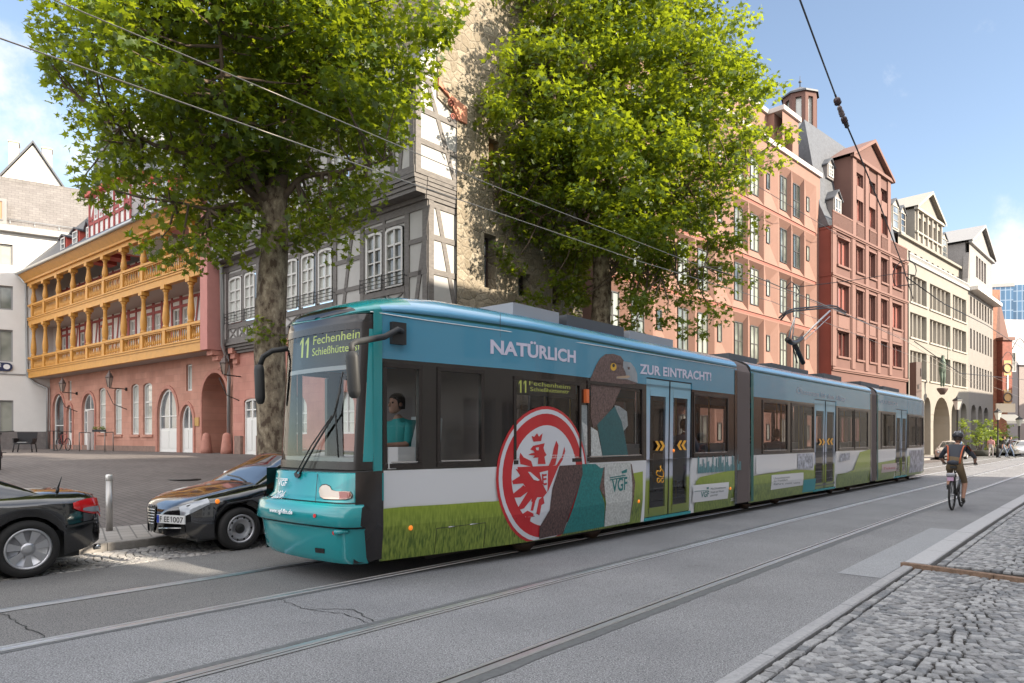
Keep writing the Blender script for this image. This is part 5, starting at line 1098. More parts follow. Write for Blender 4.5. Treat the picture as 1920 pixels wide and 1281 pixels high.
for ci, (c0, c1) in enumerate(cars):
    d0, d1 = door[ci]
    for sd_, T in ((0, TN), (1, TF)):
        dr = [(d0, d1, -9, 9)] if sd_ == 0 else []
        mb = MB(); wall(mb, T, c0, c1, ZB, ZW, [(d0, d1, ZB-.01, ZW+.01)] if sd_ == 0 else [], 0, .03, 0, cuts=cuts); mb.build('lower_panel', TWH, tram)
        mb = MB(); ops = [tuple(w_) for w_ in win[ci]]+([(d0, d1, ZW-.01, ZU+.01)] if sd_ == 0 else []); wall(mb, T, c0, c1, ZW, ZU, ops, 0, .05, 0, cuts=cuts); mb.build('window_band', TBK, tram)
        mb = MB(); wall(mb, T, c0, c1, ZU, ZG, [(d0, d1, ZU-.01, 2.62)] if sd_ == 0 else [], 0, .03, 0, cuts=cuts); mb.build('upper_band', BLUE, tram)
        for (a, b, c, d) in win[ci]:
            mb = MB(); n_ = max(1, int((b-a)/.5)); fr_ = .055
            for q0, q1, z0_, z1_ in ((a-.03, b+.03, c-.04, c+.012), (a-.03, b+.03, d-.012, d+.035)): mb.box(T, q0, q1, -.04, .016, z0_, z1_)
            for q0, q1 in ((a-.03, a+.015), (b-.015, b+.03)): mb.box(T, q0, q1, -.04, .014, c+.02, d-.02)
            wf = mb.build('window', TBRN, tram)
            mb = MB(); ks = [a+(b-a)*i/n_ for i in range(n_+1)]
            for q0, q1 in zip(ks, ks[1:]): mb.add([T(q0, -.004, c), T(q1, -.004, c), T(q1, -.004, d), T(q0, -.004, d)], [(0, 1, 2, 3)])
            mb.build('pane', CABGL if ci == 0 and a < 6 else TGL, wf)
            if sd_ == 0:
                mb = MB(); mb.box(T, a+.03, b-.03, .002, .012, c+.021, c+.034); mb.build('window_trim', STEEL, wf)
        if sd_ == 0:
            # green field print
            mb = MB(); MBR = MB(); g = [p for p in green[ci]]; g = [(max(c0+.002, min(c1-.002, p[0])), p[1]) for p in g]; g[0] = (c0+.002, g[0][1]); g[-1] = (c1-.002, g[-1][1])
            fine = []
            for p, q in zip(g, g[1:]):
                k = max(1, int((q[0]-p[0])/.12)); fine += [(p[0]+(q[0]-p[0])*i/k, p[1]+(q[1]-p[1])*i/k) for i in range(k)]
            fine.append(g[-1])
            for p, q in zip(fine, fine[1:]):
                if q[0] > d0+.005 and p[0] < d1-.005: continue
                if q[0]-p[0] < 1e-4: continue
                (mb if p[0] < d0 else MBR).add([T(p[0], .004, ZB), T(q[0], .004, ZB), T(q[0], .004, .6), T(p[0], .004, .6), T(q[0], .004, q[1]), T(p[0], .004, p[1])], [(0, 1, 2, 3), (3, 2, 4, 5)])
            mb.build('meadow_print', GRASS, tram); mb = MBR; mb.build('meadow_print', GRASS, tram)
            # doors: two leaves with tall panes
            dm_ = (d0+d1)/2
            for a, b in ((d0+.02, dm_-.008), (dm_+.008, d1-.02)):
                mb = MB(); o = [(a+.13, b-.13, .42, 2.32)]; wall(mb, T, a, b, .27, 2.6, o, -.012, .04, 0)
                dl = mb.build('door_leaf', DOORM, tram)
                mb = MB(); mb.add([T(a+.13, -.016, .42), T(b-.13, -.016, .42), T(b-.13, -.016, 2.32), T(a+.13, -.016, 2.32)], [(0, 1, 2, 3)]); mb.build('pane', TGL, dl)
            mb = MB(); mb.box(T, d0, d1, -.02, .02, ZB+.0, ZB+.05); mb.build('door_step', M('step_teal', (.03, .3, .33), .2), tram)
            mb = MB(); mb.box(T, dm_-.01, dm_+.01, -.03, -.0, .27, 2.6); mb.box(T, d0, d1, -.03, -.01, 2.602, 2.62); mb.build('door_seal', RUBR, tram)
    # roof with side groove
    mb = MB(); prof = [(1, 3.03), (.985, 3.035), (.985, 3.065), (1.0, 3.07), (.99, 3.12), (.95, 3.18), (.86, 3.25), (.7, 3.31), (.4, 3.35), (0, 3.36)]; prof = prof+[(-a, b) for a, b in prof[-2::-1]]
    ss = [q for q in ([4.72, 4.73, 4.755, 4.8, 4.87, 4.98, 5.15, 5.4] if ci == 0 else [])+cuts+([31.6, 32.1, 32.4, 32.5, 32.75, 32.85] if ci == 2 else []) if (c0 if ci else 4.7) <= q <= (c1 if ci < 2 else 32.9)]
    ss = sorted(set(ss+[c0, c1 if ci < 2 else 32.85]))
    rows = []
    for s in ss:
        kf = min(1, max(0, (s-4.72)/.9))**.45; kr = min(1, max(0, (32.85-s)/.9))**.45; k = min(kf, kr)
        rows.append([P(s, TC+half(s)*a, ZG-.04*(1-k)+(z-ZG)*k if k < 1 else z) for a, z in prof])
    mi = []
    mb.grid(rows, 0, True)
    for fi in range(len(mb.f)):
        c_ = fi % (len(prof)-1); mb.m[fi] = 1 if c_ in (0, 1, len(prof)-3, len(prof)-2) else (0 if ss[fi//(len(prof)-1)] >= (5.3 if 4 < c_ < len(prof)-6 else 4.98) else 2)
    if ci: mb.add(rows[0], [tuple(range(len(prof)-1, -1, -1))], 3)
    if ci < 2: mb.add(rows[-1], [tuple(range(len(prof)))], 3)
    mb.build('roof', [BLUE2, DGRN, TEAL, RUBR], tram)
    # floor, ceiling, underframe, wheels
    mb = MB(); mb.box(lambda s, v, z: P(s, TC+v*hside(s), z), c0+.1, c1-.1, -.96, .96, .34, .4); mb.build('floor', M('tram_floor', (.12, .12, .13), .7), tram)
    mb = MB(); mb.box(lambda s, v, z: P(s, TC+v*hside(s), z), c0+.1, c1-.1, -.95, .95, 2.66, 2.7); mb.build('ceiling', M('tram_ceiling', (.35, .35, .36), .6), tram)
    mb = MB(); mb.box(lambda s, v, z: P(s, TC+v, z), c0+.8, c1-.8, -.7, .7, .12, .3); mb.build('underframe', TGREY, tram)
for s_, e_ in ((7.6, 9.3), (15.4, 17.2), (21.4, 23.1), (29.2, 30.9)):
    bg_ = MB(); bg_.box(lambda s, v, z: P(s, TC+v, z), s_-.3, e_+.3, -.95, .95, .14, .3); bo = bg_.build('bogie', TGREY, tram)
    for q in (s_, e_):
        for n_ in (-.75, .75): mb = MB(); mb.lathe(P(q, TC+n_-.06, .3), [(.29, 0), (.3, .02), (.3, .1), (.22, .12)], 20, axis=(NX, NY, 0)); mb.build('wheel', M('wheel_steel', (.12, .08, .06), .6, .4), bo)
# end bulkheads between the cars and bellows
BEL = M('bellows', (.15, .125, .125), .7); BEL2 = M('bellows_fold', (.045, .04, .04), .8)
for s0, s1 in ((13.9, 14.62), (24.0, 24.65)):
    mb = MB(); k = 9; rows = []; loop = [(1.0, .25), (1.0, 3.0), (.93, 3.16), (.75, 3.27), (.4, 3.32), (0, 3.33), (-.4, 3.32), (-.75, 3.27), (-.93, 3.16), (-1, 3.0), (-1, .25)]
    for i in range(k*2+1):
        s = s0+(s1-s0)*i/(k*2); dd = .0 if i % 2 else .055
        rows.append([P(s, TC+a*(1.2-dd), z-(dd if z > 3 else 0)) for a, z in loop])
    mb.grid(rows, 0, False); mb.build('bellows', BEL, tram)
    for s, e in ((s0-.12, s0), (s1, s1+.14)):
        mb = MB()
        mb.grid([[P(q, TC+a*1.207, z+(.012 if z > 3 else 0)) for a, z in loop] for q in (s, e)], 0, False); mb.build('bellows_frame', DGRN if s == s1 else TBK, tram)
mb = MB(); rows = [[P(s_, TC+a, z) for a, s_ in ((-1.0, 32.5), (-.75, 32.75), (0, 32.85), (.75, 32.75), (1.0, 32.5))] for z in (.24, 1.235, 3.03)]; mb.grid(rows, 0, True); mb.m = [0]*4+[1]*4; mb.build('rear_panel', [TEAL, TBK], tram)
# ---- front
FPL = [(-.85, .26), (-.82, .17), (-.76, .1), (-.66, .055), (-.5, .028), (-.25, .008), (0, 0), (.25, .008), (.5, .028), (.66, .055), (.76, .1), (.82, .17), (.85, .26)]
def sf(z): return float(np.interp(z, [.2, .3, .6, .62, .66, .85, .9, .95, 1.2, 1.25, 2.93, 3.0], [4.52, 4.44, 4.40, 4.40, 4.33, 4.36, 4.44, 4.50, 4.53, 4.6, 4.70, 4.72]))
def wf_(z): return float(np.interp(z, [.2, .3, .6, .63, .87, .9, 1.2], [1.04, 1.1, 1.12, 1.15, 1.13, 1.02, 1.0]))
def FT(a, v, z):            # a in -1..1 across the front, + is the street side
    q = a*.85; xs = [p[0] for p in FPL]; ds = float(np.interp(q, xs, [p[1] for p in FPL]))
    return P(sf(z)+ds-v, TC+q*wf_(z), z)
def fa(x, y, z=None):       # pixel -> (a, z) on the front surface
    best = None; z_ = 1.5
    for _ in range(6):
        lo, hi = -1.0, 1.0
        for _ in range(30):
            m_ = (lo+hi)/2; q = FT(m_, 0, z_)
            if 960+F*q[0]/q[1] < x: lo = m_
            else: hi = m_
        q = FT(lo, 0, z_); z_ = EYE+(HOR-y)*q[1]/F
    return lo, z_
AA = [p[0]/.85 for p in FPL]
def fpatch(z0, z1, a0, a1, v, m, name, nz=3, parent=tram):
    mb = MB(); aa = sorted({a0, a1, *[a for a in AA if a0 < a < a1]}); zz_ = sorted({z0, z1, *[k for k in (.3, .6, .62, .63, .66, .85, .87, .9, .95, 1.2, 1.25, 2.93) if z0 < k < z1]}); rows = [[FT(a, v, z) for a in aa] for z in zz_]
    mb.grid(rows, 0, True); return mb.build(name, m, parent)
fpatch(.9, 1.21, -1, 1, 0, TEAL, 'front_panel', 4)
fpatch(.645, .885, -1, 1, 0, TEAL, 'bumper', 5); fpatch(.23, .625, -1, 1, 0, TEAL, 'lower_apron', 6)
mb = MB()
for z0, z1 in ((.885, .9), (.625, .645), (1.21, 1.25)):
    aa = AA; mb.grid([[FT(a, -.02, z0-.004) for a in aa], [FT(a, -.02, z1+.004) for a in aa]], 0, True)
mb.build('panel_joint', RUBR, tram)
mb = MB(); mb.grid([[FT(a, 0, 1.2), ] for a in AA] and [[FT(a, 0, 1.21) for a in AA], [FT(a, -.08, 1.25) for a in AA]], 0, True); mb.grid([[FT(a, 0, .885) for a in AA], [FT(a, -.1, .9) for a in AA]], 0, True); mb.build('front_ledge', TEAL, tram)
# thin joints between panels
for xx, y0, y1 in ((592, 888, 943), (519, 884, 935), (569, 948, 984), (500, 938, 974)):
    a0, z0 = fa(xx, y1); a1, z1 = fa(xx+4, y0); mb = MB(); mb.add([FT(a0-.006, .004, z0), FT(a0+.006, .004, z0), FT(a1+.006, .004, z1), FT(a1-.006, .004, z1)], [(0, 1, 2, 3)]); mb.build('panel_joint', RUBR, tram)
# windscreen surround, glass, visor
za, zb_, zc2 = 1.25, 2.84, 2.99
fr0 = MB()
for a0, a1, z0, z1 in ((-1, 1, 1.25, 1.34), (-1, 1, 2.82, 2.9), (-1, -.93, 1.34, 2.82), (.86, .95, 1.34, 2.82)):
    aa = sorted({a0, a1, *[a for a in AA if a0 < a < a1]}); fr0.grid([[FT(a, .012, z0+(z1-z0)*i/6) for a in aa] for i in range(7)], 0, True)
fr0.build('windscreen_frame', TBRN, tram)
fpatch(1.25, 2.9, .95, 1, .01, TEAL, 'front_pillar', 4)
mb = MB(); mb.grid([[P(4.86+i*.06, TC+.857+(.0 if i else -.005), z) for z in (1.22, 1.6, 2.2, 2.6, 3.03)] for i in range(3)], 0, True); mb.build('corner_pillar', TEAL, tram)
mb = MB(); mb.grid([[P(4.86+i*.06, TC-.857, z) for z in (.3, 1.22, 1.6, 2.2, 2.6, 3.03)] for i in range(3)], 0, True); mb.build('corner_pillar', TBK, tram)
ws = fpatch(1.34, 2.82, -.93, .86, .004, WGL, 'windscreen', 6)
fpatch(2.9, 2.99, -1, 1, .006, TBK, 'visor', 2)
# dark arched visor on the domed front of the roof
mb = MB(); rows = []
for i in range(7):
    s = 4.722+.075*(i/6)**1.5; k = min(1, (s-4.72)/.9)**.45
    rows.append([P(s-.012, TC+half(s)*a*.93, ZG-.04*(1-k)+(z-ZG)*k+.006) for a, z in prof[4:-4]])
mb.grid(rows, 0, True); mb.build('visor', TBK, tram)
mb = MB(); mb.grid([[P(s, TC+half(s)*a, 3.03-.05) for a in (-1, 1)] for s in (4.72, 4.8, 5)], 0, False); mb.build('roof_underside', TBK, tram)
# corner apron, black
mb = MB(); mb.grid([[P(s, TC+n_-(max(0, .6-z)*.1), z) for z in (.24, .6, .9, 1.235)] for s, n_ in ((4.58, .90), (4.72, .93), (4.9, .875), (5.0, .856))], 0, True); mb.build('corner_skirt', TBK, tram)
mb = MB(); mb.grid([[P(s, TC-n_, z) for z in (.24, .6, .9, 1.235)] for s, n_ in ((4.58, .90), (4.72, .93), (4.9, .875), (5.0, .856))], 0, True); mb.build('corner_skirt', TBK, tram)
mb = MB(); mb.grid([[P(s, TC+.858+(s-4.86)*.02, z) for z in (.9, 1.21)] for s in (4.72, 4.86, 5.0)], 0, True); mb.build('front_panel', TEAL, tram)
# lights
def fdisc(x, y, r, m, name, v=.01, k=14, sx_=1.0):
    a, z = fa(x, y); mb = MB(); mb.add([FT(a+r*sx_*cos(2*pi*i/k)/.85, v, z+r*sin(2*pi*i/k)) for i in range(k)], [tuple(range(k))]); return mb.build(name, m, tram)
LAMP = M('lamp_glass', (.75, .6, .5), .3, .1, coat=.6); LAMPD = M('lamp_tail', (.3, .07, .05), .1, .2, coat=1)
def headl(pts, m, v):
    q = [fa(x, y) for x, y in pts]; vv, ff = carve(q, min(p[0] for p in q), max(p[0] for p in q), .03, (.9, .95)); mb = MB(); mb.add([FT(a, v, z) for a, z in vv], ff); return mb.build('headlight', m, tram)
hz = [(600, 922), (601, 915), (606, 910), (613, 909), (620, 912), (624, 919), (632, 921), (650, 921), (658, 922), (662, 928), (659, 934), (650, 936), (625, 936), (609, 935), (602, 931)]
headl([(p[0]+(p[0]-630)*.04, p[1]+(p[1]-923)*.12) for p in hz], RUBR, .008); headl(hz, LAMP, .014); headl([(638, 922), (650, 922), (658, 923), (661, 928), (658, 933), (650, 935), (638, 935)], LAMPD, .019)
fdisc(505, 912, .05, M('lamp_amber', (.6, .35, .15), .1, .4), 'headlight', .01, 12, .6)
fdisc(591, 967, .022, REDLA, 'reflector'); fdisc(634, 999, .024, REDLA, 'tail_lamp', .05)
a, z = fa(644, 998); mb = MB(); c0_ = Vector(FT(a, 0, z)); mb.tube([Vector(FT(fa(634, 999)[0], .045, z)), Vector(FT(fa(655, 997)[0], .01, z+.01))], [.034, .02], 10); mb.build('lamp_housing', TEAL, tram)
fdisc(488, 977, .03, REDLA, 'tail_lamp', .03)
mb = MB(); mb.add([FT(*(lambda q: (q[0], .006, q[1]))(fa(x, y))) for x, y in ((591, 1027), (609, 1029), (609, 1038), (592, 1036))], [(0, 1, 2, 3)]); mb.build('tow_opening', TBK, tram)
mb = MB(); mb.add([FT(*(lambda q: (q[0], .006, q[1]))(fa(x, y))) for x, y in ((493, 1010), (500, 1010), (503, 1018), (496, 1018))], [(0, 1, 2, 3)]); mb.build('tow_opening', TBK, tram)
WT = M('white_lettering', (.8, .8, .82), .4)
def ftext(s, x0, y0, x1, h, y1=None, m=WT, v=.03, bold=.01):
    a0, z0 = fa(x0, y0); a1, z1 = fa(x1, y1 or y0); q = FT(a0, 0, z0); return text(FT, s, a0, z0, a1, h*q[1]/F, v, m, tram, 'lettering', bold, True, z1)
ftext('203 A', 512, 933, 533, 14, 934.5, bold=.012); ftext('www.vgf-ffm.de', 509, 959, 552, 8, 964, bold=.03); ftext('VGF', 525, 910, 541, 12, 911, bold=.015)
mb = MB()
for (x0, y0, x1, y1) in ((519, 896, 541, 897.5), (522, 899, 541, 899.8)):
    p, q = fa(x0, y0), fa(x1, y1); mb.add([FT(p[0], .008, p[1]), FT(q[0], .008, q[1]), FT(q[0], .008, q[1]-.01), FT(p[0], .008, p[1]-.006)], [(0, 1, 2, 3)])
mb.build('logo_swoosh', WT, tram)
# destination display behind the windscreen
AMB = M('led_text', (.3, .4, .05), .5, emit=(.55, .6, .14), es=.22); DSP = M('display_black', (.025, .026, .03), .4)
def FD(a, v, z): return FT(a, v-.06, z)
mb = MB(); mb.box(FD, -.9, .84, -.08, -.01, 2.45, 2.8); ds = mb.build('destination_display', DSP, tram)
def dtext(s, x0, y0, x1, h, y1, bd=.0):
    a0, z0 = fa(x0, y0); a1, z1 = fa(x1, y1); text(FD, s, a0, z0, a1, h*8.3/F, .0, AMB, ds, 'lettering', bd, True, z1)

for x0, x1 in ((553, 561), (563, 571)): (a0, z0), (a1, _z) = fa(x0, 671), fa(x1, 671); digit1(FD, a0, a1, z0, 38*8.3/F, .0, AMB, ds); dtext('Fechenheim', 579, 646, 676, 17, 632); dtext('Schießhüttenstr', 577, 667, 679, 15, 655)
fpatch(2.38, 2.43, -.9, .84, -.05, M('blind_white', (.6, .6, .6), .5), 'sun_blind', 1)
# cab interior seen through the windscreen
mb = MB(); mb.box(lambda s, v, z: P(s, TC+v, z), 4.75, 5.1, -.75, .75, .5, 1.38); mb.build('dashboard', M('dash_grey', (.4, .42, .42), .6), tram)
# wipers
def wip(pts, r): mb = MB(); mb.tube([FT(*(lambda q: (q[0], v_, q[1]))(fa(x, y))) for x, y, v_ in pts], r, 6); mb.build('wiper', RUBR, tram)
wip([(566, 888, .03), (600, 832, .05), (636, 776, .06)], .011); wip([(560, 886, .03), (592, 836, .06), (632, 780, .07)], .008)
wip([(650, 698, .05), (637, 770, .06), (642, 858, .05)], .009); wip([(636, 776, .06), (646, 730, .055)], .012)
fdisc(560, 888, .05, RUBR, 'wiper_pivot', .02, 10, 1.4)
# mirrors
def mirror(arm, body, plate=None):
    mb = MB(); mb.tube(arm, .035, 8); mr_ = mb.build('mirror_arm', RUBR, tram); mb = MB(); b0, b1 = Vector(body[0]), Vector(body[1]); ax = b0-b1
    T = lambda u, v, z: tuple(b0.lerp(b1, z)+Vector((NX, NY, 0))*u+Vector((TX, TY, 0))*v)
    rows = []
    for z, k in ((-.04, .55), (0, .85), (.1, 1), (.85, 1), (.97, .8), (1.02, .45)): rows.append([T(.085*k*cos(t_*pi/6), .055*k*sin(t_*pi/6), z) for t_ in range(12)])
    mb.grid(rows, 0, True, True); mb.add(rows[0], [tuple(range(12))]); mb.add(rows[-1], [tuple(range(11, -1, -1))]); mb.build('mirror', RUBR, tram)
    if plate: mb = MB(); mb.box(*plate); mb.build('mirror_bracket', RUBR, tram)
n0 = TN(5.16, .03, 2.8)
mirror([TN(5.2, .05, 2.82), TN(5.12, .09, 2.83), TN(4.9, .16, 2.72), P(4.42, -5.9, 2.6), P(4.34, -5.87, 2.56), P(4.33, -5.85, 2.45)], (P(4.33, -5.85, 2.47), P(4.36, -5.85, 2.02)), (TN, 5.08, 5.26, 0, .05, 2.67, 2.92))
mirror([P(4.9, TC-.86, 2.75), P(4.75, TC-1.05, 2.72), P(4.66, -8.15, 2.64), P(4.63, -8.2, 2.5)], (P(4.63, -8.2, 2.52), P(4.66, -8.22, 2.05)))
# ---- livery on the street side
def poly(pts, v, m, name='print', par=tram):
    q = [sz(x, y) for x, y in pts]; vv, ff = carve(q, min(p[0] for p in q), max(p[0] for p in q), .2, (.4, .6)); mb = MB(); mb.add([TN(s, v, z) for s, z in vv], ff); return mb.build(name, m, par)
def ring(cs, cz, r0, r1, v, m, name, par=tram, k=48, zmin=ZB+.01):
    mb = MB(); o = []
    f = lambda r, t_: (cs+r*cos(t_), max(zmin, cz+r*sin(t_)))
    for i in range(k):
        a, b = 2*pi*i/k, 2*pi*(i+1)/k
        p = [f(r1, a), f(r1, b)]+([f(r0, b), f(r0, a)] if r0 > 0 else [(cs, cz)]); vv, ff = carve(p, cs-r1, cs+r1, .2, (.4, .6)) if abs(p[0][0]-p[1][0])+abs(p[0][1]-p[1][1]) > 1e-4 else ([], [])
        mb.add([TN(s, v, z) for s, z in vv], ff)
    return mb.build(name, m, par)
REDC = M('crest_red', (.50, .012, .02), .3, coat=.4); WHC = M('crest_white', (.62, .64, .70), .3, coat=.4)
CS, CZ = 7.55, 1.09
cr = ring(CS, CZ, 0, .95, .007, REDC, 'round_crest'); ring(CS, CZ, .85, .91, .009, WHC, 'crest_ring', cr); ring(CS, CZ, 0, .69, .009, WHC, 'crest_disc', cr)
Z4 = lambda p: [(920+x*.2264, 740+y*.2264) for x, y in p]
for pg in ([(333, 343), (355, 350), (378, 320), (395, 348), (425, 320), (412, 385), (350, 390)],
           [(322, 455), (345, 425), (400, 412), (442, 402), (432, 440), (440, 470), (458, 500), (440, 515), (450, 575), (385, 575), (390, 520), (345, 525), (360, 505), (305, 500), (330, 486), (360, 482), (350, 465)],
           [(240, 480), (268, 520), (330, 550), (345, 600), (240, 575), (232, 520)], [(538, 380), (556, 420), (547, 500), (530, 580), (470, 600), (500, 530), (515, 450)], [(605, 430), (612, 470), (590, 540), (560, 590), (535, 590), (585, 510)],
           [(215, 600), (560, 585), (520, 680), (470, 800), (430, 850), (350, 850), (250, 720)], [(240, 625), (200, 615), (240, 672), (172, 715), (180, 742), (280, 735)], [(265, 750), (165, 835), (172, 855), (240, 850), (320, 790)],
           [(310, 790), (218, 940), (235, 954), (270, 942), (360, 830)], [(345, 820), (330, 885), (340, 890), (325, 960), (345, 962), (365, 880), (385, 840)], [(430, 840), (440, 900), (415, 915), (400, 1000), (372, 985), (395, 870)],
           [(262, 985), (300, 960), (350, 985), (352, 1010), (330, 1015), (325, 1065), (305, 1035), (280, 1050), (290, 1010), (262, 1010)]):
    poly(Z4(pg), .012, REDC, 'crest_eagle', cr)
poly(Z4([(398, 645), (468, 628), (462, 815), (425, 745)]), .015, WHC, 'crest_shield', cr)
for pg in ([(415, 660), (428, 657), (432, 745), (420, 738)], [(425, 662), (456, 656), (456, 672), (426, 678)], [(425, 695), (454, 690), (454, 704), (426, 710)], [(428, 735), (458, 730), (456, 748), (430, 752)]): poly(Z4(pg), .017, REDC, 'crest_letter', cr)
poly(Z4([(302, 640), (320, 640), (400, 708), (385, 715), (350, 705)]), .0145, WHC, 'crest_line', cr); poly(Z4([(366, 440), (392, 436), (390, 462), (372, 460)]), .0145, WHC, 'crest_eye', cr)
BRW = M('feather_brown', (.07, .032, .026), .45, var=.75, vs=42, stretch=(1, 1, .7), col2=(.13, .08, .07)); BRW2 = M('feather_dark', (.022, .011, .011), .45, var=.8, vs=44, stretch=(1, 1, .6), col2=(.09, .05, .048))
SCT = M('scarf_teal', (.01, .17, .17), .45, var=.3, vs=26); SCTD = M('scarf_teal_dark', (.02, .10, .11), .4, var=.25, vs=26); SCW = M('scarf_white', (.48, .5, .49), .5, var=.35, vs=30); SCG = M('scarf_grey', (.24, .27, .28), .4, var=.3, vs=30); BEAK = M('beak_grey', (.26, .29, .32), .3, var=.3, vs=5)
Z6 = lambda p: [(900+x*.3357, 620+y*.3357) for x, y in p]; Z5 = lambda p: [(1080+x*.203, 640+y*.203) for x, y in p]
poly(Z6([(440, 755), (600, 745), (560, 830), (510, 980), (470, 1138), (395, 1152), (340, 1165), (335, 1100), (385, 1000), (400, 880)]), .016, BRW2, 'eagle_wing_print')
poly(Z6([(565, 745), (690, 745), (672, 830), (662, 880), (690, 960), (702, 1095), (600, 1115), (470, 1137), (500, 1040), (540, 900), (568, 800)]), .018, SCT, 'scarf_print')
poly(Z6([(640, 745), (690, 742), (700, 760), (668, 768)]), .02, SCW, 'scarf_print')
poly(Z6([(820, 740), (842, 745), (862, 850), (852, 960), (842, 1065), (820, 1070)]), .017, BRW, 'feather_print')
poly(Z6([(692, 742), (835, 736), (845, 860), (842, 1070), (702, 1096), (698, 960), (688, 850)]), .019, SCW, 'scarf_print')
poly(Z6([(670, 760), (692, 742), (690, 850), (694, 940), (665, 885)]), .0175, BRW, 'feather_print')
poly(Z5([(125, 395), (130, 340), (150, 300), (180, 225), (220, 158), (270, 120), (340, 116), (410, 138), (440, 180), (450, 240), (470, 300), (560, 392), (480, 395)]), .006, BRW, 'eagle_head_print')
poly(Z5([(432, 185), (500, 196), (540, 245), (560, 300), (564, 385), (545, 378), (520, 372), (470, 352), (370, 345), (368, 325), (460, 322), (452, 285), (430, 240)]), .009, BEAK, 'beak_print')
poly(Z5([(372, 326), (480, 316), (500, 328), (470, 342), (372, 344)]), .011, M('beak_gape', (.42, .3, .2), .4), 'beak_gape'); poly(Z5([(470, 235), (492, 240), (490, 262), (474, 262)]), .011, BRW2, 'nostril')
def el(cx, cy, rx, ry, k=14): return [(cx+rx*cos(2*pi*i/k), cy+ry*sin(2*pi*i/k)) for i in range(k)]
poly(Z5(el(342, 237, 28, 36)), .009, M('eye_yellow', (.65, .38, .03), .3), 'eagle_eye'); poly(Z5(el(342, 224, 12, 17)), .011, RUBR, 'pupil')
poly(Z5([(300, 180), (400, 178), (430, 215), (330, 196)]), .0115, BRW2, 'brow')
poly(Z5([(137, 400), (430, 408), (385, 505), (350, 590), (250, 735), (160, 800), (137, 700)]), .0, BRW, 'eagle_neck_print')
poly(Z5([(195, 770), (355, 600), (420, 740), (440, 830), (485, 1070), (250, 1078), (212, 860)]), .002, SCTD, 'scarf_print')
poly(Z5([(355, 590), (400, 600), (470, 650), (480, 780), (440, 830), (410, 740)]), .0, SCG, 'scarf_print')
poly(Z5([(137, 790), (200, 830), (248, 1080), (140, 1085)]), .0, SCW, 'scarf_print'); poly(Z5([(48, 590), (112, 590), (122, 1120), (48, 1160)]), .004, SCG, 'scarf_print'); poly(Z5([(50, 740), (113, 790), (122, 1110), (90, 1030)]), .006, SCW, 'scarf_print')
def ttext(s, x0, y0, x1, y1, h, m=WT, v=.006, bold=.02, par=tram, hpx=None, shear=0):
    s0, z0 = sz(x0, y0); s1, z1 = sz(x1, y1); Y = P(s0, TC+1.2)[1]
    return text(TN, s, s0, z0, s1, h*Y/F, v, m, par, 'lettering', bold, True, z1, shear=shear)
LIL = M('lettering_lilac', (.62, .6, .74), .4)
ttext('NATÜRLICH', 919, 662, 1079, 680, 26, LIL, .006, .035); ttext('ZUR EINTRACHT!', 1199, 700, 1333, 714, 18, LIL, .006, .03)
ttext('VGF', 1145, 923, 1174, 917, 25, SCT, .022, .02); poly([(1163, 884), (1174, 879), (1173, 886), (1164, 888)], .022, SCT, 'logo_flag'); poly([(1141, 895), (1171, 890), (1171, 892), (1141, 897)], .022, SCT, 'logo_swoosh'); poly([(1141, 899), (1168, 894), (1168, 896), (1141, 901)], .022, SCT, 'logo_swoosh')
DK = M('small_print', (.1, .12, .14), .5)
pnl = poly([(1299, 910), (1366, 904), (1366, 935), (1299, 943)], .008, TWH, 'notice_panel')
ttext('VGF', 1314, 933, 1329, 931, 11, SCT, .011, .02, pnl); poly([(1324, 914), (1328, 913.5), (1328, 916.5), (1324, 917)], .011, SCT, 'logo_flag', pnl); poly([(1301, 921), (1328, 918.5), (1328, 919.5), (1301, 922)], .011, SCT, 'logo_swoosh', pnl)
for i, tx in enumerate(('Mit Umweltstrom', 'Strom aus Wasser', 'unterwegs')): ttext(tx, 1332, 918.5+i*6.5, (1360, 1357, 1346)[i], 915.5+i*6.5, 4, DK, .011, .0, pnl)
ttext('203 A', 1372, 940, 1382, 938, 6, WT, .008)
for k_, (y_, t_) in enumerate(((855, 'Energie für die Eintracht'), (859.5, 'Natürlich mit der Tram'))): ttext(t_, 1030, y_, 1077, y_-.6, 3.4, WT, .014, .0)
ttext('Ökostrom für den Alltag', 1493, 737, 1585, 753, 10, M('lettering_faint', (.4, .45, .52), .4), .006, .02); ttext('NATÜRLICH', 1649, 756, 1682, 761, 7, M('lettering_faint'), .006, .02)
# skyline print
SKY = M('skyline_teal', (.10, .24, .27), .4); random.seed(9); s0, s1 = sz(1308, 880)[0], sz(1389, 872)[0]; mb = MB(); s = s0
while s < s1:
    w = random.uniform(.015, .05); f = (s-s0)/(s1-s0); base = sz(1308, 882)[1]*(1-f)+sz(1389, 876)[1]*f; h = random.uniform(.03, .1)+(random.uniform(.05, .22) if random.random() < .3+.3*f else 0)
    mb.box(TN, s, s+w, .005, .007, base-.06, base+h); s += w+random.uniform(0, .02)
mb.build('skyline_print', SKY, tram)
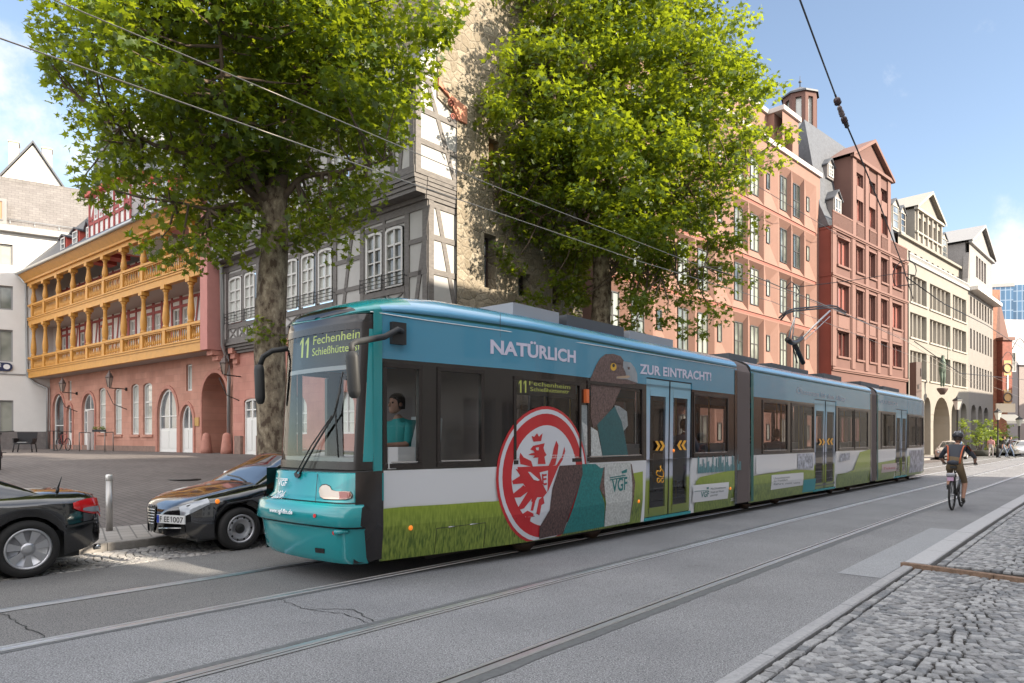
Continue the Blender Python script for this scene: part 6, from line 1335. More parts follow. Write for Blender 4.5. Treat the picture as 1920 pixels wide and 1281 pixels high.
# chevrons, pram symbol, lamps, hatches
YEL = M('sticker_yellow', (.85, .42, .03), .4)
def chev(x, y, dr, w=10, h=9):
    poly([(x, y-h), (x+dr*w*.5, y-h), (x+dr*w, y), (x+dr*w*.5, y+h), (x, y+h), (x+dr*w*.5, y)], .004, YEL, 'chevron')
chev(1228, 836, 1); chev(1236.5, 836, 1); chev(1279, 835, -1); chev(1287, 835, -1)
for x, y, dr in ((1535, 829, 1), (1541, 829, 1), (1556, 828, -1), (1562, 828, -1)): chev(x, y, dr, 6, 6)
def line(pts, w, v, m, name='print', par=tram):
    q = [sz(x, y) for x, y in pts]; mb = MB(); mb.tube([TN(s, v, z) for s, z in q], w, 5); return mb.build(name, m, par)
line([(1237, 876), (1244, 886), (1243, 895), (1235, 893), (1230, 889), (1231, 883), (1238, 884), (1238, 873)], .011, .005, YEL, 'pram_symbol'); line(el(1234, 901, 2.6, 4, 10), .009, .005, YEL, 'pram_wheel'); line(el(1241, 901, 2.6, 4, 10), .009, .005, YEL, 'pram_wheel')
for x, y in ((770, 990), (1197.5, 940), (1369, 916), (1262.5, 845)): q = sz(x, y); mb = MB(); mb.lathe(TN(q[0], 0, q[1]), [(.03, 0), (.03, .01), (.018, .02)], 12, axis=(NX, NY, 0)); mb.build('side_lamp', ORL, tram)
q = sz(1097, 743); mb = MB(); mb.box(TN, q[0]-.035, q[0]+.035, 0, .05, q[1]-.1, q[1]+.1); mb.build('turn_signal', M('signal_orange', (.7, .16, .05), .3), tram)
for x in (818.5, 938, 1117): line([(x, 588), (x, 1000)], .0035, .0, RUBR, 'panel_joint') if x == 938 else None
for x0, y0, x1, y1, yb in ((819, 991, 911, 980, 1037), (968, 972, 1179, 944, 1008)):
    line([(x0, yb), (x0, y0), (x1, y1), (x1, yb-10)], .004, .005, RUBR, 'hatch_joint'); line([(x0+22, y0-2.5), (x0+34, y0-4)], .006, .007, STEEL, 'hatch_hinge'); line([(x1-30, y1+3.5), (x1-16, y1+2)], .006, .007, STEEL, 'hatch_hinge')
line([(694, 584.5), (800, 601), (948, 621), (1100, 645), (1380, 691)], .006, .004, M('trim_white', (.75, .78, .8), .3), 'gutter_trim')
# side display with route
mb = MB(); a0, z0 = sz(968, 738); a1, z1 = sz(1083, 712); mb.box(TN, a0, a1, -.08, -.03, 2.18, 2.37); sdp = mb.build('side_display', DSP, tram)
def TND(s, v, z): return TN(s, v-.026, z)
for x0, x1 in ((975, 982), (984, 991)): digit1(TND, sz(x0, 736)[0], sz(x1, 736)[0], sz(x0, 736)[1], 24*P(sz(x0, 736)[0], -5.8)[1]/F, .0, AMB, sdp)
for tx, x0, y0, x1, y1, h in (('Fechenheim', 995, 722, 1072, 730, 9), ('Schießhüttenstr', 997, 733, 1070, 738, 8)):
    s0, zz0 = sz(x0, y0); s1, zz1 = sz(x1, y1); text(TND, tx, s0, zz0, s1, h*P(s0, -5.8)[1]/F, .0, AMB, sdp, 'lettering', 0, True, zz1)
# white panels and posters on the rear cars
poly([(1417, 854), (1494, 851), (1494, 879), (1417, 890)], .006, TWH, 'white_print'); poly([(1495, 851), (1524, 850), (1524, 878), (1495, 879)], .007, M('photo_print_blue', (.1, .14, .24), .4, var=.8, vs=9, col2=(.4, .42, .48)), 'photo_print')
p2 = poly([(1446, 891), (1506, 886), (1506, 910), (1446, 919)], .008, TWH, 'notice_panel')
for i in range(3): ttext(('Umweltstrom', 'für Frankfurt', 'fährt mit uns')[i], 1450, 899+i*5.5, (1480, 1476, 1500)[i], 896+i*5.2, 4, DK, .011, 0, p2)
poly([(1507, 900), (1530, 897), (1530, 921), (1507, 924)], .007, M('teal_print', (.02, .26, .3), .4), 'teal_print'); poly([(1575, 851), (1593, 849), (1593, 862), (1575, 866)], .006, M('photo_print_blue'), 'photo_print')
p3 = poly([(1653, 871), (1681, 868), (1681, 883), (1653, 887)], .008, M('poster_pink', (.5, .4, .4), .4), 'notice_panel'); ttext('Tickets', 1656, 881, 1678, 879, 5, REDC, .011, .01, p3)
poly([(1706, 845), (1732, 843), (1732, 883), (1706, 887)], .006, M('photo_print_grey', (.12, .15, .2), .4, var=.8, vs=5, col2=(.3, .3, .35)), 'photo_print')
# interior: seats, poles
SEATM = M('seat_fabric', (.09, .11, .14), .8); SHELL = M('seat_shell', (.4, .44, .45), .4)
def seat(s, n_, face=1):
    T = lambda u, v, z: P(s+u*face, TC+n_+v, z); mb = MB(); mb.box(T, 0, .42, -.22, .22, .78, .86); mb.prism(lambda u, v, z: T(u, v, z), [(-.02, .8), (.06, .8), (-.06, 1.48), (-.12, 1.46)], -.22, .22); so_ = mb.build('seat', SHELL, tram)
    mb = MB(); mb.prism(lambda u, v, z: T(u, v, z), [(.062, .87), (.09, .87), (-.03, 1.4), (-.058, 1.4)], -.19, .19); mb.build('seat_cushion', SEATM, so_)
for s in (7.2, 8.0, 9.0, 9.8, 12.3, 13.1, 15.5, 16.3, 17.1, 17.9, 21.0, 21.8, 22.6, 25.6, 26.3, 29.3, 30.0):
    for n_ in (-.75, .72): seat(s, n_, 1)
POL = M('pole_yellow', (.6, .42, .06), .35)
for s in (6.7, 8.6, 10.3, 11.7, 12.9, 16.0, 18.7, 20.4, 22.2, 26.8, 28.7):
    for n_ in (.35, -.4): mb = MB(); mb.tube([P(s, TC+n_, .4), P(s, TC+n_, 2.66)], .018, 6); mb.build('grab_pole', POL, tram)
# driver's partition and desk
mb = MB(); mb.box(lambda s, v, z: P(s, TC+v, z), 6.45, 6.5, -1.0, -.25, .4, 2.6); mb.box(lambda s, v, z: P(s, TC+v, z), 6.45, 6.5, -.2, .98, .4, 2.6); mb.build('cab_partition', M('cab_wall', (.16, .13, .12), .7), tram)
mb = MB(); T = lambda s, v, z: P(5.82+s, TC+.4+v, z+.1); mb.box(T, -.3, .12, -.24, .24, .72, .84); mb.prism(T, [(.1, .75), (.2, .75), (.3, 1.75), (.2, 1.78)], -.24, .24); mb.build('driver_seat', SHELL, tram)
mb = MB(); mb.box(lambda s, v, z: P(s, TC+.9+v, z), 5.05, 5.45, -.1, -.02, 1.25, 1.5); mb.build('white_locker', M('locker_white', (.6, .6, .6), .5), tram)
# roof equipment
GRB = M('roof_box_grey', (.3, .29, .3), .6)
for s0, s1, h, m_ in ((7.6, 8.7, .2, 'a'), (8.9, 10.6, .2, 'b'), (10.8, 12.4, .17, 'a'), (15.0, 16.6, .16, 'b'), (17.5, 20.2, .14, 'b'), (21.5, 23.2, .16, 'b'), (25.3, 27.6, .16, 'b'), (28.2, 30.5, .16, 'b')):
    mb = MB(); mb.box(lambda s, v, z: P(s, TC+v, z), s0, s1, -.45, .55, 3.33, 3.36+h); mb.build('roof_box', GRB if m_ == 'a' else M('roof_box_dark', (.06, .06, .065), .5), tram)
# pantograph
CT = Fr(*P(18, TC)[:2], TX, TY)
def cp(x, y, v=0): u, z = CT.px(x, y, v); return Vector(CT.W(u, v, z))
IRN = M('pantograph_dark', (.035, .03, .03), .5, .3); ALU = M('pantograph_alu', (.6, .55, .52), .3, .7)
mb = MB(); mb.tube([cp(1506, 681), cp(1490, 645)], .07, 8); mb.tube([cp(1495, 681), cp(1486, 648)], .02, 6); mb.tube([cp(1476, 637, .25), cp(1484, 643, .2), cp(1493, 642, -.1), cp(1503, 634, -.25)], .07, 8); pg_ = mb.build('pantograph', IRN, tram)
k0, k1, h0, h1 = cp(1477, 637, .25), cp(1503, 635, -.25), cp(1491, 592, .45), cp(1556, 583, -.5)
mb = MB(); mb.tube([k0, h0], .025, 6); mb.tube([k0+Vector((.12, 0, 0)), h0], .018, 6); mb.build('pantograph_arm', ALU, pg_); mb = MB(); mb.tube([k1, cp(1541, 597, -.4), h1], .03, 6); mb.tube([k1+Vector((.1, 0, -.05)), h1+Vector((0, 0, -.2))], .014, 6); mb.build('pantograph_arm', ALU, pg_)
for dv, dy in ((0, 0), (.28, -4)):
    mb = MB(); pts = [cp(1464-dv*10, 600+dy), cp(1474, 588+dy), cp(1490, 583+dy), cp(1556, 577+dy), cp(1569, 579+dy), cp(1586, 590+dy)]
    pts = [P(18.3+dv, TC-.95+i, 0) for i in ()] or pts
    mb.tube(pts, .028, 6); mb.build('contact_strip', IRN, pg_)
# ------------------------------------------------------------- overhead wires
WIRE = M('wire_dark', (.03, .03, .035), .5); WIREL = M('wire_copper_bright', (.36, .32, .27), .4, .4)
def ray(x, y, Y): return Vector(((x-960)/F*Y, Y, EYE+(HOR-y)/F*Y))
def wire(pts, r, label, m=WIRE, nm='overhead_wire', cat='wire', sag=0, grp=None):
    pts = [Vector(p) for p in pts]; o = []
    if len(pts) == 2 and sag:
        a, b = pts; pts = [a.lerp(b, i/16)-Vector((0, 0, 4*sag*(i/16)*(1-i/16))) for i in range(17)]
    mb = MB(); mb.tube(pts, r, 6); w = mb.build(nm, m); return tag(w, label, cat, grp)
wire([P(s, TC, z) for s, z in ((-12, 4.93), (0, 4.93), (6, 5.0), (12, 5.1), (19, 5.33), (30, 5.3), (60, 5.3), (120, 5.3))], .007, 'bright copper contact wire running over the tram, lower of the pair', WIREL, 'contact_wire')
wire([P(s, TC+.03, z) for s, z in ((-12, 5.6), (1, 5.45), (8, 5.4), (14, 5.48), (20, 5.75), (30, 5.9), (60, 6), (120, 6))], .006, 'bright carrying wire above the contact wire over the tram', WIREL, 'carrying_wire')
wire([ray(870, -14, 20.9), ray(1415, 346, 37.8), ray(1560, 433, 46), ray(1700, 515, 58)], .016, 'dark cable high behind the right-hand tree, crossing the salmon building', WIRE, 'high_cable', 'cable')
def ray(x, y, Y): return Vector(((x-960)/F*Y, Y, EYE+(HOR-y)/F*Y))
pA = [ray(1478, -60, 7.4), ray(1500, 0, 8), ray(1535, 95, 9), ray(1566, 178, 10)]; pB = [ray(1589, 238, 10.6), ray(1605, 275, 11.2), ray(1650, 385, 13.5), ray(1693, 500, 16.5)]
sw = thing('span_wire', 'dark span wire with a string of black insulators hanging against the sky', 'wire', tuple(pA[2]))
mb = MB(); mb.tube([ray(1440, -160, 6.5)]+pA, .011, 6); mb.tube(pB+[ray(1712, 560, 19)], .012, 6); mb.build('wire', WIRE, sw)
for i, (x, y, r) in enumerate(((1570, 190, .05), (1575, 205, .035), (1578, 213, .04), (1583, 225, .045), (1587, 234, .035))):
    c = ray(x, y, 10+.15*i); d = (pB[0]-pA[-1]).normalized(); mb = MB(); mb.lathe(c-d*.06, [(.02, 0), (r*.9, .02), (r, .05), (r*.6, .08), (r, .1), (.02, .13)], 12, axis=d); mb.build('insulator', M('insulator_brown', (.06, .03, .03), .2) if i in (0, 3, 4) else M('insulator_grey', (.22, .17, .17), .2), sw)
mb = MB(); mb.tube([pA[-1], pB[0]], .014, 6); mb.build('link', WIRE, sw)
loop = [ray(1700+22*cos(t*pi/8-.4)-4, 512-24*sin(t*pi/8-.2)+(5 if t > 9 else 0), 17+.05*t) for t in range(12)]
wire([ray(1690, 512, 17)]+loop+[ray(1714, 533, 17.5)], .012, 'looped dark cable at the joint of the far overhead wires', WIRE, 'cable_loop', 'cable')
wire([ray(1472, 541, 20), ray(1590, 527, 22), ray(1700, 510, 22)], .012, 'thin cross wire in front of the salmon and red buildings', WIRE, 'cross_wire')
wire([ray(1473, 541, 20), ray(1483, 528, 20), ray(1492, 535, 20), ray(1499, 548, 20), ray(1492, 556, 20)], .015, 'small curled wire hanger in front of the salmon windows', WIRE, 'wire_hanger', 'hanger')
wire([ray(1400, 512, 15), ray(1560, 578, 21), ray(1700, 640, 32), ray(1850, 735, 60)], .012, 'pale wire running down the street past the red building', WIREL, 'far_wire')
wire([ray(1700, 520, 18), ray(1770, 570, 22), ray(1850, 610, 30), ray(1920, 655, 45)], .014, 'dark wire in front of the beige building, upper one', WIRE, 'far_wire')
wire([ray(1714, 640, 22), ray(1800, 700, 27), ray(1920, 712, 35)], .012, 'thin dark wire crossing the arcades, lower one', WIRE, 'far_wire')
for x, y, Y in ((1890, 680, 50), (1912, 655, 42)): wire([ray(x-14+28*i/10, y-20*sin(pi*i/10), Y) for i in range(11)], .02, 'curved wire bracket against the far roofs, '+('left' if x < 1900 else 'right')+' one', WIRE, 'wire_bracket', 'bracket')
# ------------------------------------------------------------- plane trees and shrubs
def leafmat(name, c1, c2, tr):
    m = bpy.data.materials.new(name); m.use_nodes = True; t = m.node_tree; t.nodes.clear(); L = t.links.new
    o = N(t, 'ShaderNodeOutputMaterial'); d = N(t, 'ShaderNodeBsdfPrincipled'); d.inputs['Roughness'].default_value = .45; d.inputs['Specular IOR Level'].default_value = .35; tl = N(t, 'ShaderNodeBsdfTranslucent'); tl.inputs[0].default_value = (*tr, 1)
    g = N(t, 'ShaderNodeNewGeometry'); n = N(t, 'ShaderNodeTexNoise'); n.inputs['Scale'].default_value = 9; n.inputs['Detail'].default_value = 4; r = N(t, 'ShaderNodeValToRGB'); r.color_ramp.elements[0].color = (*c1, 1); r.color_ramp.elements[1].color = (*c2, 1); r.color_ramp.elements[0].position = .35; r.color_ramp.elements[1].position = .65
    mx = N(t, 'ShaderNodeMixShader'); mx.inputs[0].default_value = .36
    L(g.outputs['Position'], n.inputs['Vector']); L(n.outputs['Fac'], r.inputs[0]); L(r.outputs[0], d.inputs['Base Color']); L(d.outputs[0], mx.inputs[1]); L(tl.outputs[0], mx.inputs[2]); L(mx.outputs[0], o.inputs[0])
    return m
LEAF = leafmat('plane_leaf', (.015, .036, .007), (.07, .115, .016), (.52, .62, .025))
def barkmat():
    m = M('plane_bark', (.3, .25, .18), .9); t = m.node_tree; b = t.nodes['Principled BSDF']; g = N(t, 'ShaderNodeNewGeometry'); L = t.links.new
    mp_ = N(t, 'ShaderNodeMapping'); mp_.inputs['Scale'].default_value = (1, 1, .55); n = N(t, 'ShaderNodeTexNoise'); n.inputs['Scale'].default_value = 8; n.inputs['Detail'].default_value = 7; n.inputs['Roughness'].default_value = .6; r = N(t, 'ShaderNodeValToRGB'); r.color_ramp.interpolation = 'CONSTANT'
    r.color_ramp.elements[0].color = (.075, .05, .032, 1); r.color_ramp.elements[1].position = .44; r.color_ramp.elements[1].color = (.155, .12, .082, 1)
    for p, c in ((.52, (.22, .175, .12, 1)), (.6, (.30, .25, .175, 1))): e = r.color_ramp.elements.new(p); e.color = c
    bp = N(t, 'ShaderNodeBump'); bp.inputs['Strength'].default_value = .5; bp.inputs['Distance'].default_value = .03
    L(g.outputs['Position'], mp_.inputs[0]); L(mp_.outputs[0], n.inputs['Vector']); L(n.outputs['Fac'], r.inputs[0]); L(r.outputs[0], b.inputs['Base Color']); L(n.outputs['Fac'], bp.inputs['Height']); L(bp.outputs[0], b.inputs['Normal'])
    return m
BARK = barkmat(); LIMB = M('limb_bark', (.12, .085, .06), .9, var=.3, vs=6, bump=.3, bs=12)
LSH = []
for a, r in ((-90, .08), (-100, .5), (-150, .62), (-165, .38), (165, .95), (150, .45), (120, .5), (100, .62), (90, 1.15), (80, .62), (60, .5), (30, .45), (15, .95), (-15, .38), (-30, .62), (-80, .5)):
    LSH.append((cos(radians(a))*r*.5, sin(radians(a))*r*.5+.2))
def leaves(name, centers, radii, per, size, mat, parent, seed=1, shape=LSH, lim=None, flat=.6):
    rng = np.random.default_rng(seed); C_ = np.repeat(np.array(centers), per, 0); R = np.repeat(np.array(radii), per)
    n = len(C_); d = rng.normal(size=(n, 3)); d /= np.linalg.norm(d, axis=1)[:, None]; rr = rng.random(n)**.45
    p = C_+d*(R*rr)[:, None]*np.array([1, 1, flat]); p[:, 2] -= (np.abs(d[:, 0])*.15*R)
    if lim is not None: k = lim(p); p = p[k]; d = d[k]; n = len(p)
    nr = rng.normal(size=(n, 3))*.55+np.array([0, 0, .75])+d*.35; nr /= np.linalg.norm(nr, axis=1)[:, None]
    a = np.cross(nr, rng.normal(size=(n, 3))); a /= np.linalg.norm(a, axis=1)[:, None]; b = np.cross(nr, a)
    s = size*(.6+.75*rng.random(n)); sh = np.array(shape); k = len(sh)
    P_ = p[:, None, :]+(a[:, None, :]*sh[None, :, :1]+b[:, None, :]*sh[None, :, 1:])*s[:, None, None]
    P_ += nr[:, None, :]*(np.abs(sh[None, :, 0])*.35*s[:, None])[:, :, None]*rng.uniform(-1, .6, n)[:, None, None]
    o = np.array(parent['_org']); V = (P_.reshape(-1, 3)-o).astype(np.float32); me = bpy.data.meshes.new(name)
    me.vertices.add(n*k); me.vertices.foreach_set('co', V.ravel()); me.loops.add(n*k); me.loops.foreach_set('vertex_index', np.arange(n*k, dtype=np.int32)); me.polygons.add(n)
    me.polygons.foreach_set('loop_start', np.arange(n, dtype=np.int32)*k); me.polygons.foreach_set('loop_total', np.full(n, k, dtype=np.int32)); me.update(calc_edges=True); me.materials.append(mat)
    ob = bpy.data.objects.new(name, me); COL.objects.link(ob); ob.parent = parent; return ob
def ptree(label, base, limbs, cen, rad, ncl, seed, lim, clumps=(), per=62, size=.2, trunk_r=(.34, .29, .26), tops=(.4, 6.4), lean=(0, 0)):
    t_ = thing('plane_tree', label, 'tree', base, 'plane trees on the pavement'); rng = random.Random(seed); bx, by, bz = base
    mb = MB(); h = tops[1]; pts = []; rs = []
    for i in range(15):
        f = i/14; pts.append((bx+lean[0]*f+.04*sin(f*9), by+lean[1]*f+.03*cos(f*7), bz+h*f)); rs.append((trunk_r[0]*1.25 if i == 0 else trunk_r[0]) + (trunk_r[2]-trunk_r[0])*f+.008*sin(f*13))
    mb.tube(pts, rs, 18); mb.build('trunk', BARK, t_); top = Vector(pts[-1])
    nodes = []
    for L_ in limbs:
        pts = [top+Vector((0, 0, -.4))]+[Vector(p) for p in L_['p']]
        # smooth
        sm = []
        for i in range(len(pts)-1):
            for k in range(6): f = k/6; q = pts[i].lerp(pts[i+1], f); q += Vector((sin(q.z*2+i), cos(q.z*1.7), 0))*.05; sm.append(q)
        sm.append(pts[-1]); n_ = len(sm); r0 = L_['r']; mb = MB(); mb.tube(sm, [max(.02, r0*(1-.85*(i/n_)**.9)) for i in range(n_)], 9); lm = mb.build('limb', LIMB if not L_.get('b') else BARK, t_)
        nodes += [(q, r0*(1-.8*i/n_)) for i, q in enumerate(sm) if i > 4]
    cs = []; tries = 0
    while len(cs) < ncl and tries < 60000:
        tries += 1; d = Vector((rng.gauss(0, 1), rng.gauss(0, 1), rng.gauss(0, 1))).normalized(); r = rng.random()**.38
        p = Vector((cen[0]+d.x*rad[0]*r, cen[1]+d.y*rad[1]*r, cen[2]+d.z*rad[2]*r))
        w = .82+.18*sin(d.x*5+seed)*cos(d.z*6+d.y*4)
        if r > w: continue
        if any((p-q).length < .33 for q in cs): continue
        if not lim(np.array([p]))[0]: continue
        cs.append(p)
    cs += [Vector(c) for c in clumps]
    mb = MB()
    for c in cs:
        q, r = min(nodes, key=lambda a: (a[0]-c).length+abs(a[0].z-c.z)*.3)
        if (q-c).length < 1.9: m_ = q.lerp(c, .5)+Vector((rng.uniform(-.2, .2), rng.uniform(-.2, .2), -.1)); mb.tube([q, m_, c], [min(.045, r), .022, .008], 4, cap=False)
    tw_ = mb.build('twigs', LIMB, t_)
    leaves('crown', [tuple(c) for c in cs], [rng.uniform(.45, .8) for c in cs], per, size, LEAF, t_, seed, lim=lim)
    return t_
def snn(p): return p[:, 0]*NX+p[:, 1]*NY, p[:, 0]*TX+p[:, 1]*TY
def limT(p): n, s = snn(p); return (n > -15.0) | (s < 13.0)
def limT1(p):
    x = 960+F*p[:, 0]/p[:, 1]; y = HOR-F*(p[:, 2]-EYE)/p[:, 1]; return limT(p) & (x < 885-.42*np.maximum(y, 0)) & (x > 38+.27*np.maximum(y, 0)) & (p[:, 1] > 9.5)
def limT2(p):
    x = 960+F*p[:, 0]/p[:, 1]; y = HOR-F*(p[:, 2]-EYE)/p[:, 1]; return limT(p) & ~((x > 1100) & (x < 1160) & (y > 480) & (p[:, 1] < 23))
b1 = (-.346*13.8, 13.8, .15)
def R1(x, y, Y=13.8): return ray(x, y, Y)
tr1 = ptree('plane tree with mottled trunk at the left, directly behind the tram front', b1,
      [{'p': [R1(452, 330, 13.8), R1(395, 265, 13.6), R1(360, 215, 13.5), R1(338, 110, 13.4), R1(300, 0, 13.3)], 'r': .2, 'b': 0},
       {'p': [R1(520, 290, 13.8), R1(560, 180, 13.9), R1(600, 60, 14), R1(620, -80, 14)], 'r': .22},
       {'p': [R1(500, 300, 14.2), R1(520, 160, 15), R1(500, 20, 15.6)], 'r': .18}, {'p': [R1(470, 330, 13.3), R1(435, 250, 12.6), R1(415, 140, 12.2), R1(400, -20, 11.9)], 'r': .1},
       {'p': [R1(440, 385, 13.6), R1(390, 395, 13.2), R1(330, 380, 13)], 'r': .09}, {'p': [R1(395, 300, 13.4), R1(290, 270, 13), R1(215, 230, 12.8)], 'r': .09}, {'p': [R1(560, 330, 13.7), R1(640, 320, 13.6), R1(720, 300, 13.6)], 'r': .08}],
      (b1[0]-.55, b1[1], 9.9), (4.3, 3.9, 4.8), 560, 3, limT1,
      [R1(x, y, Y) for x, y, Y in ((150, 340, 12.8), (190, 350, 12.8), (120, 150, 13), (80, 60, 13), (300, 450, 13), (380, 455, 13.2), (330, 480, 13), (450, 400, 13.3), (580, 420, 13.4), (600, 395, 13.3), (560, 440, 13.4), (640, 350, 13.4), (700, 330, 13.6), (850, 30, 14), (870, 10, 14), (780, 120, 13.8), (410, 470, 13), (470, 430, 12.9), (500, 620, 13.5), (245, 300, 13), (740, 200, 13.8), (720, 270, 13.7), (660, 370, 13.7), (800, 60, 13.9), (620, 450, 13.5), (430, 440, 13.1))], per=88, size=.19)
b2 = (.1285*22.8, 22.8, .15)
tr2 = ptree('large plane tree behind the middle of the tram, in front of the salmon building', b2,
      [{'p': [R1(1160, 440, 22.8), R1(1205, 375, 22.8), R1(1225, 300, 22.7), R1(1250, 180, 22.6), R1(1270, 20, 22.5)], 'r': .2}, {'p': [R1(1100, 430, 22.8), R1(1060, 350, 22.6), R1(1040, 200, 22.5), R1(1030, 40, 22.4)], 'r': .18},
       {'p': [R1(1130, 400, 23), R1(1150, 250, 23.4), R1(1140, 80, 23.6)], 'r': .19}, {'p': [R1(1095, 445, 22.4), R1(1000, 400, 22), R1(930, 370, 21.8)], 'r': .1}, {'p': [R1(1210, 390, 22.6), R1(1300, 340, 22.2), R1(1400, 300, 22)], 'r': .12}, {'p': [R1(1160, 500, 22.5), R1(1240, 520, 22.2), R1(1320, 500, 22)], 'r': .07}],
      (b2[0]+.5, b2[1]-.1, 12.0), (5.5, 4.5, 7.4), 760, 8, limT2,
      [R1(x, y, Y) for x, y, Y in ((900, 330, 22), (905, 410, 22), (960, 500, 22), (1000, 560, 22), (940, 470, 21.9), (1300, 620, 22), (1250, 600, 22), (1340, 590, 22), (1380, 520, 22), (1450, 300, 22), (1470, 250, 22), (1200, 570, 22), (1060, 590, 22), (1280, 560, 22.5), (1180, 620, 22.8), (1400, 420, 22), (1440, 160, 22), (1040, 520, 21.8), (1320, 560, 22.5))], per=88, size=.215, trunk_r=(.36, .33, .3), tops=(.4, 8.0))
# shrubs in planters far down the street
LEAF2 = leafmat('shrub_leaf', (.08, .12, .02), (.2, .25, .06), (.4, .5, .06))
for i, (x, yb, w, h, Y, lb) in enumerate(((1836, 852, 2.0, 2.3, 62, 'yellow-green shrub in a low planter in front of the round arches'), (1869, 850, 1.7, 2.0, 66, 'green shrub in a planter behind the parked cars'))):
    c = ray(x, 822, Y); sh = thing('shrub', lb, 'shrub', (c.x, c.y, 0), 'shrubs in planters'); rng = random.Random(i)
    cc = [(c.x+rng.uniform(-w, w)*.8, c.y+rng.uniform(-1, 1), .9+rng.random()*h) for _ in range(26)]
    leaves('foliage', cc, [.5]*26, 26, .3, LEAF2, sh, i+5); mb = MB(); [mb.tube([(c.x+.1*k, c.y, .4), (c.x+.5*k, c.y, 1.8)], .04, 5) for k in (-1, 0, 1)]; mb.build('stem', LIMB, sh)
    pl = thing('planter', 'dark planter tub under the '+('yellow-green' if i == 0 else 'green')+' shrub', 'planter', (c.x, c.y, 0), 'planter tubs'); mb = MB(); mb.lathe((c.x, c.y, .02), [(.8, 0), (1.0, .45), (1.0, .5), (.9, .5), (.85, .4)], 16); mb.build('tub', M('tub_dark', (.07, .07, .06), .8), pl); mb = MB(); mb.lathe((c.x, c.y, .4), [(.84, 0), (.84, .02)], 16); mb.build('soil', M('soil', (.05, .035, .02), .95), pl)
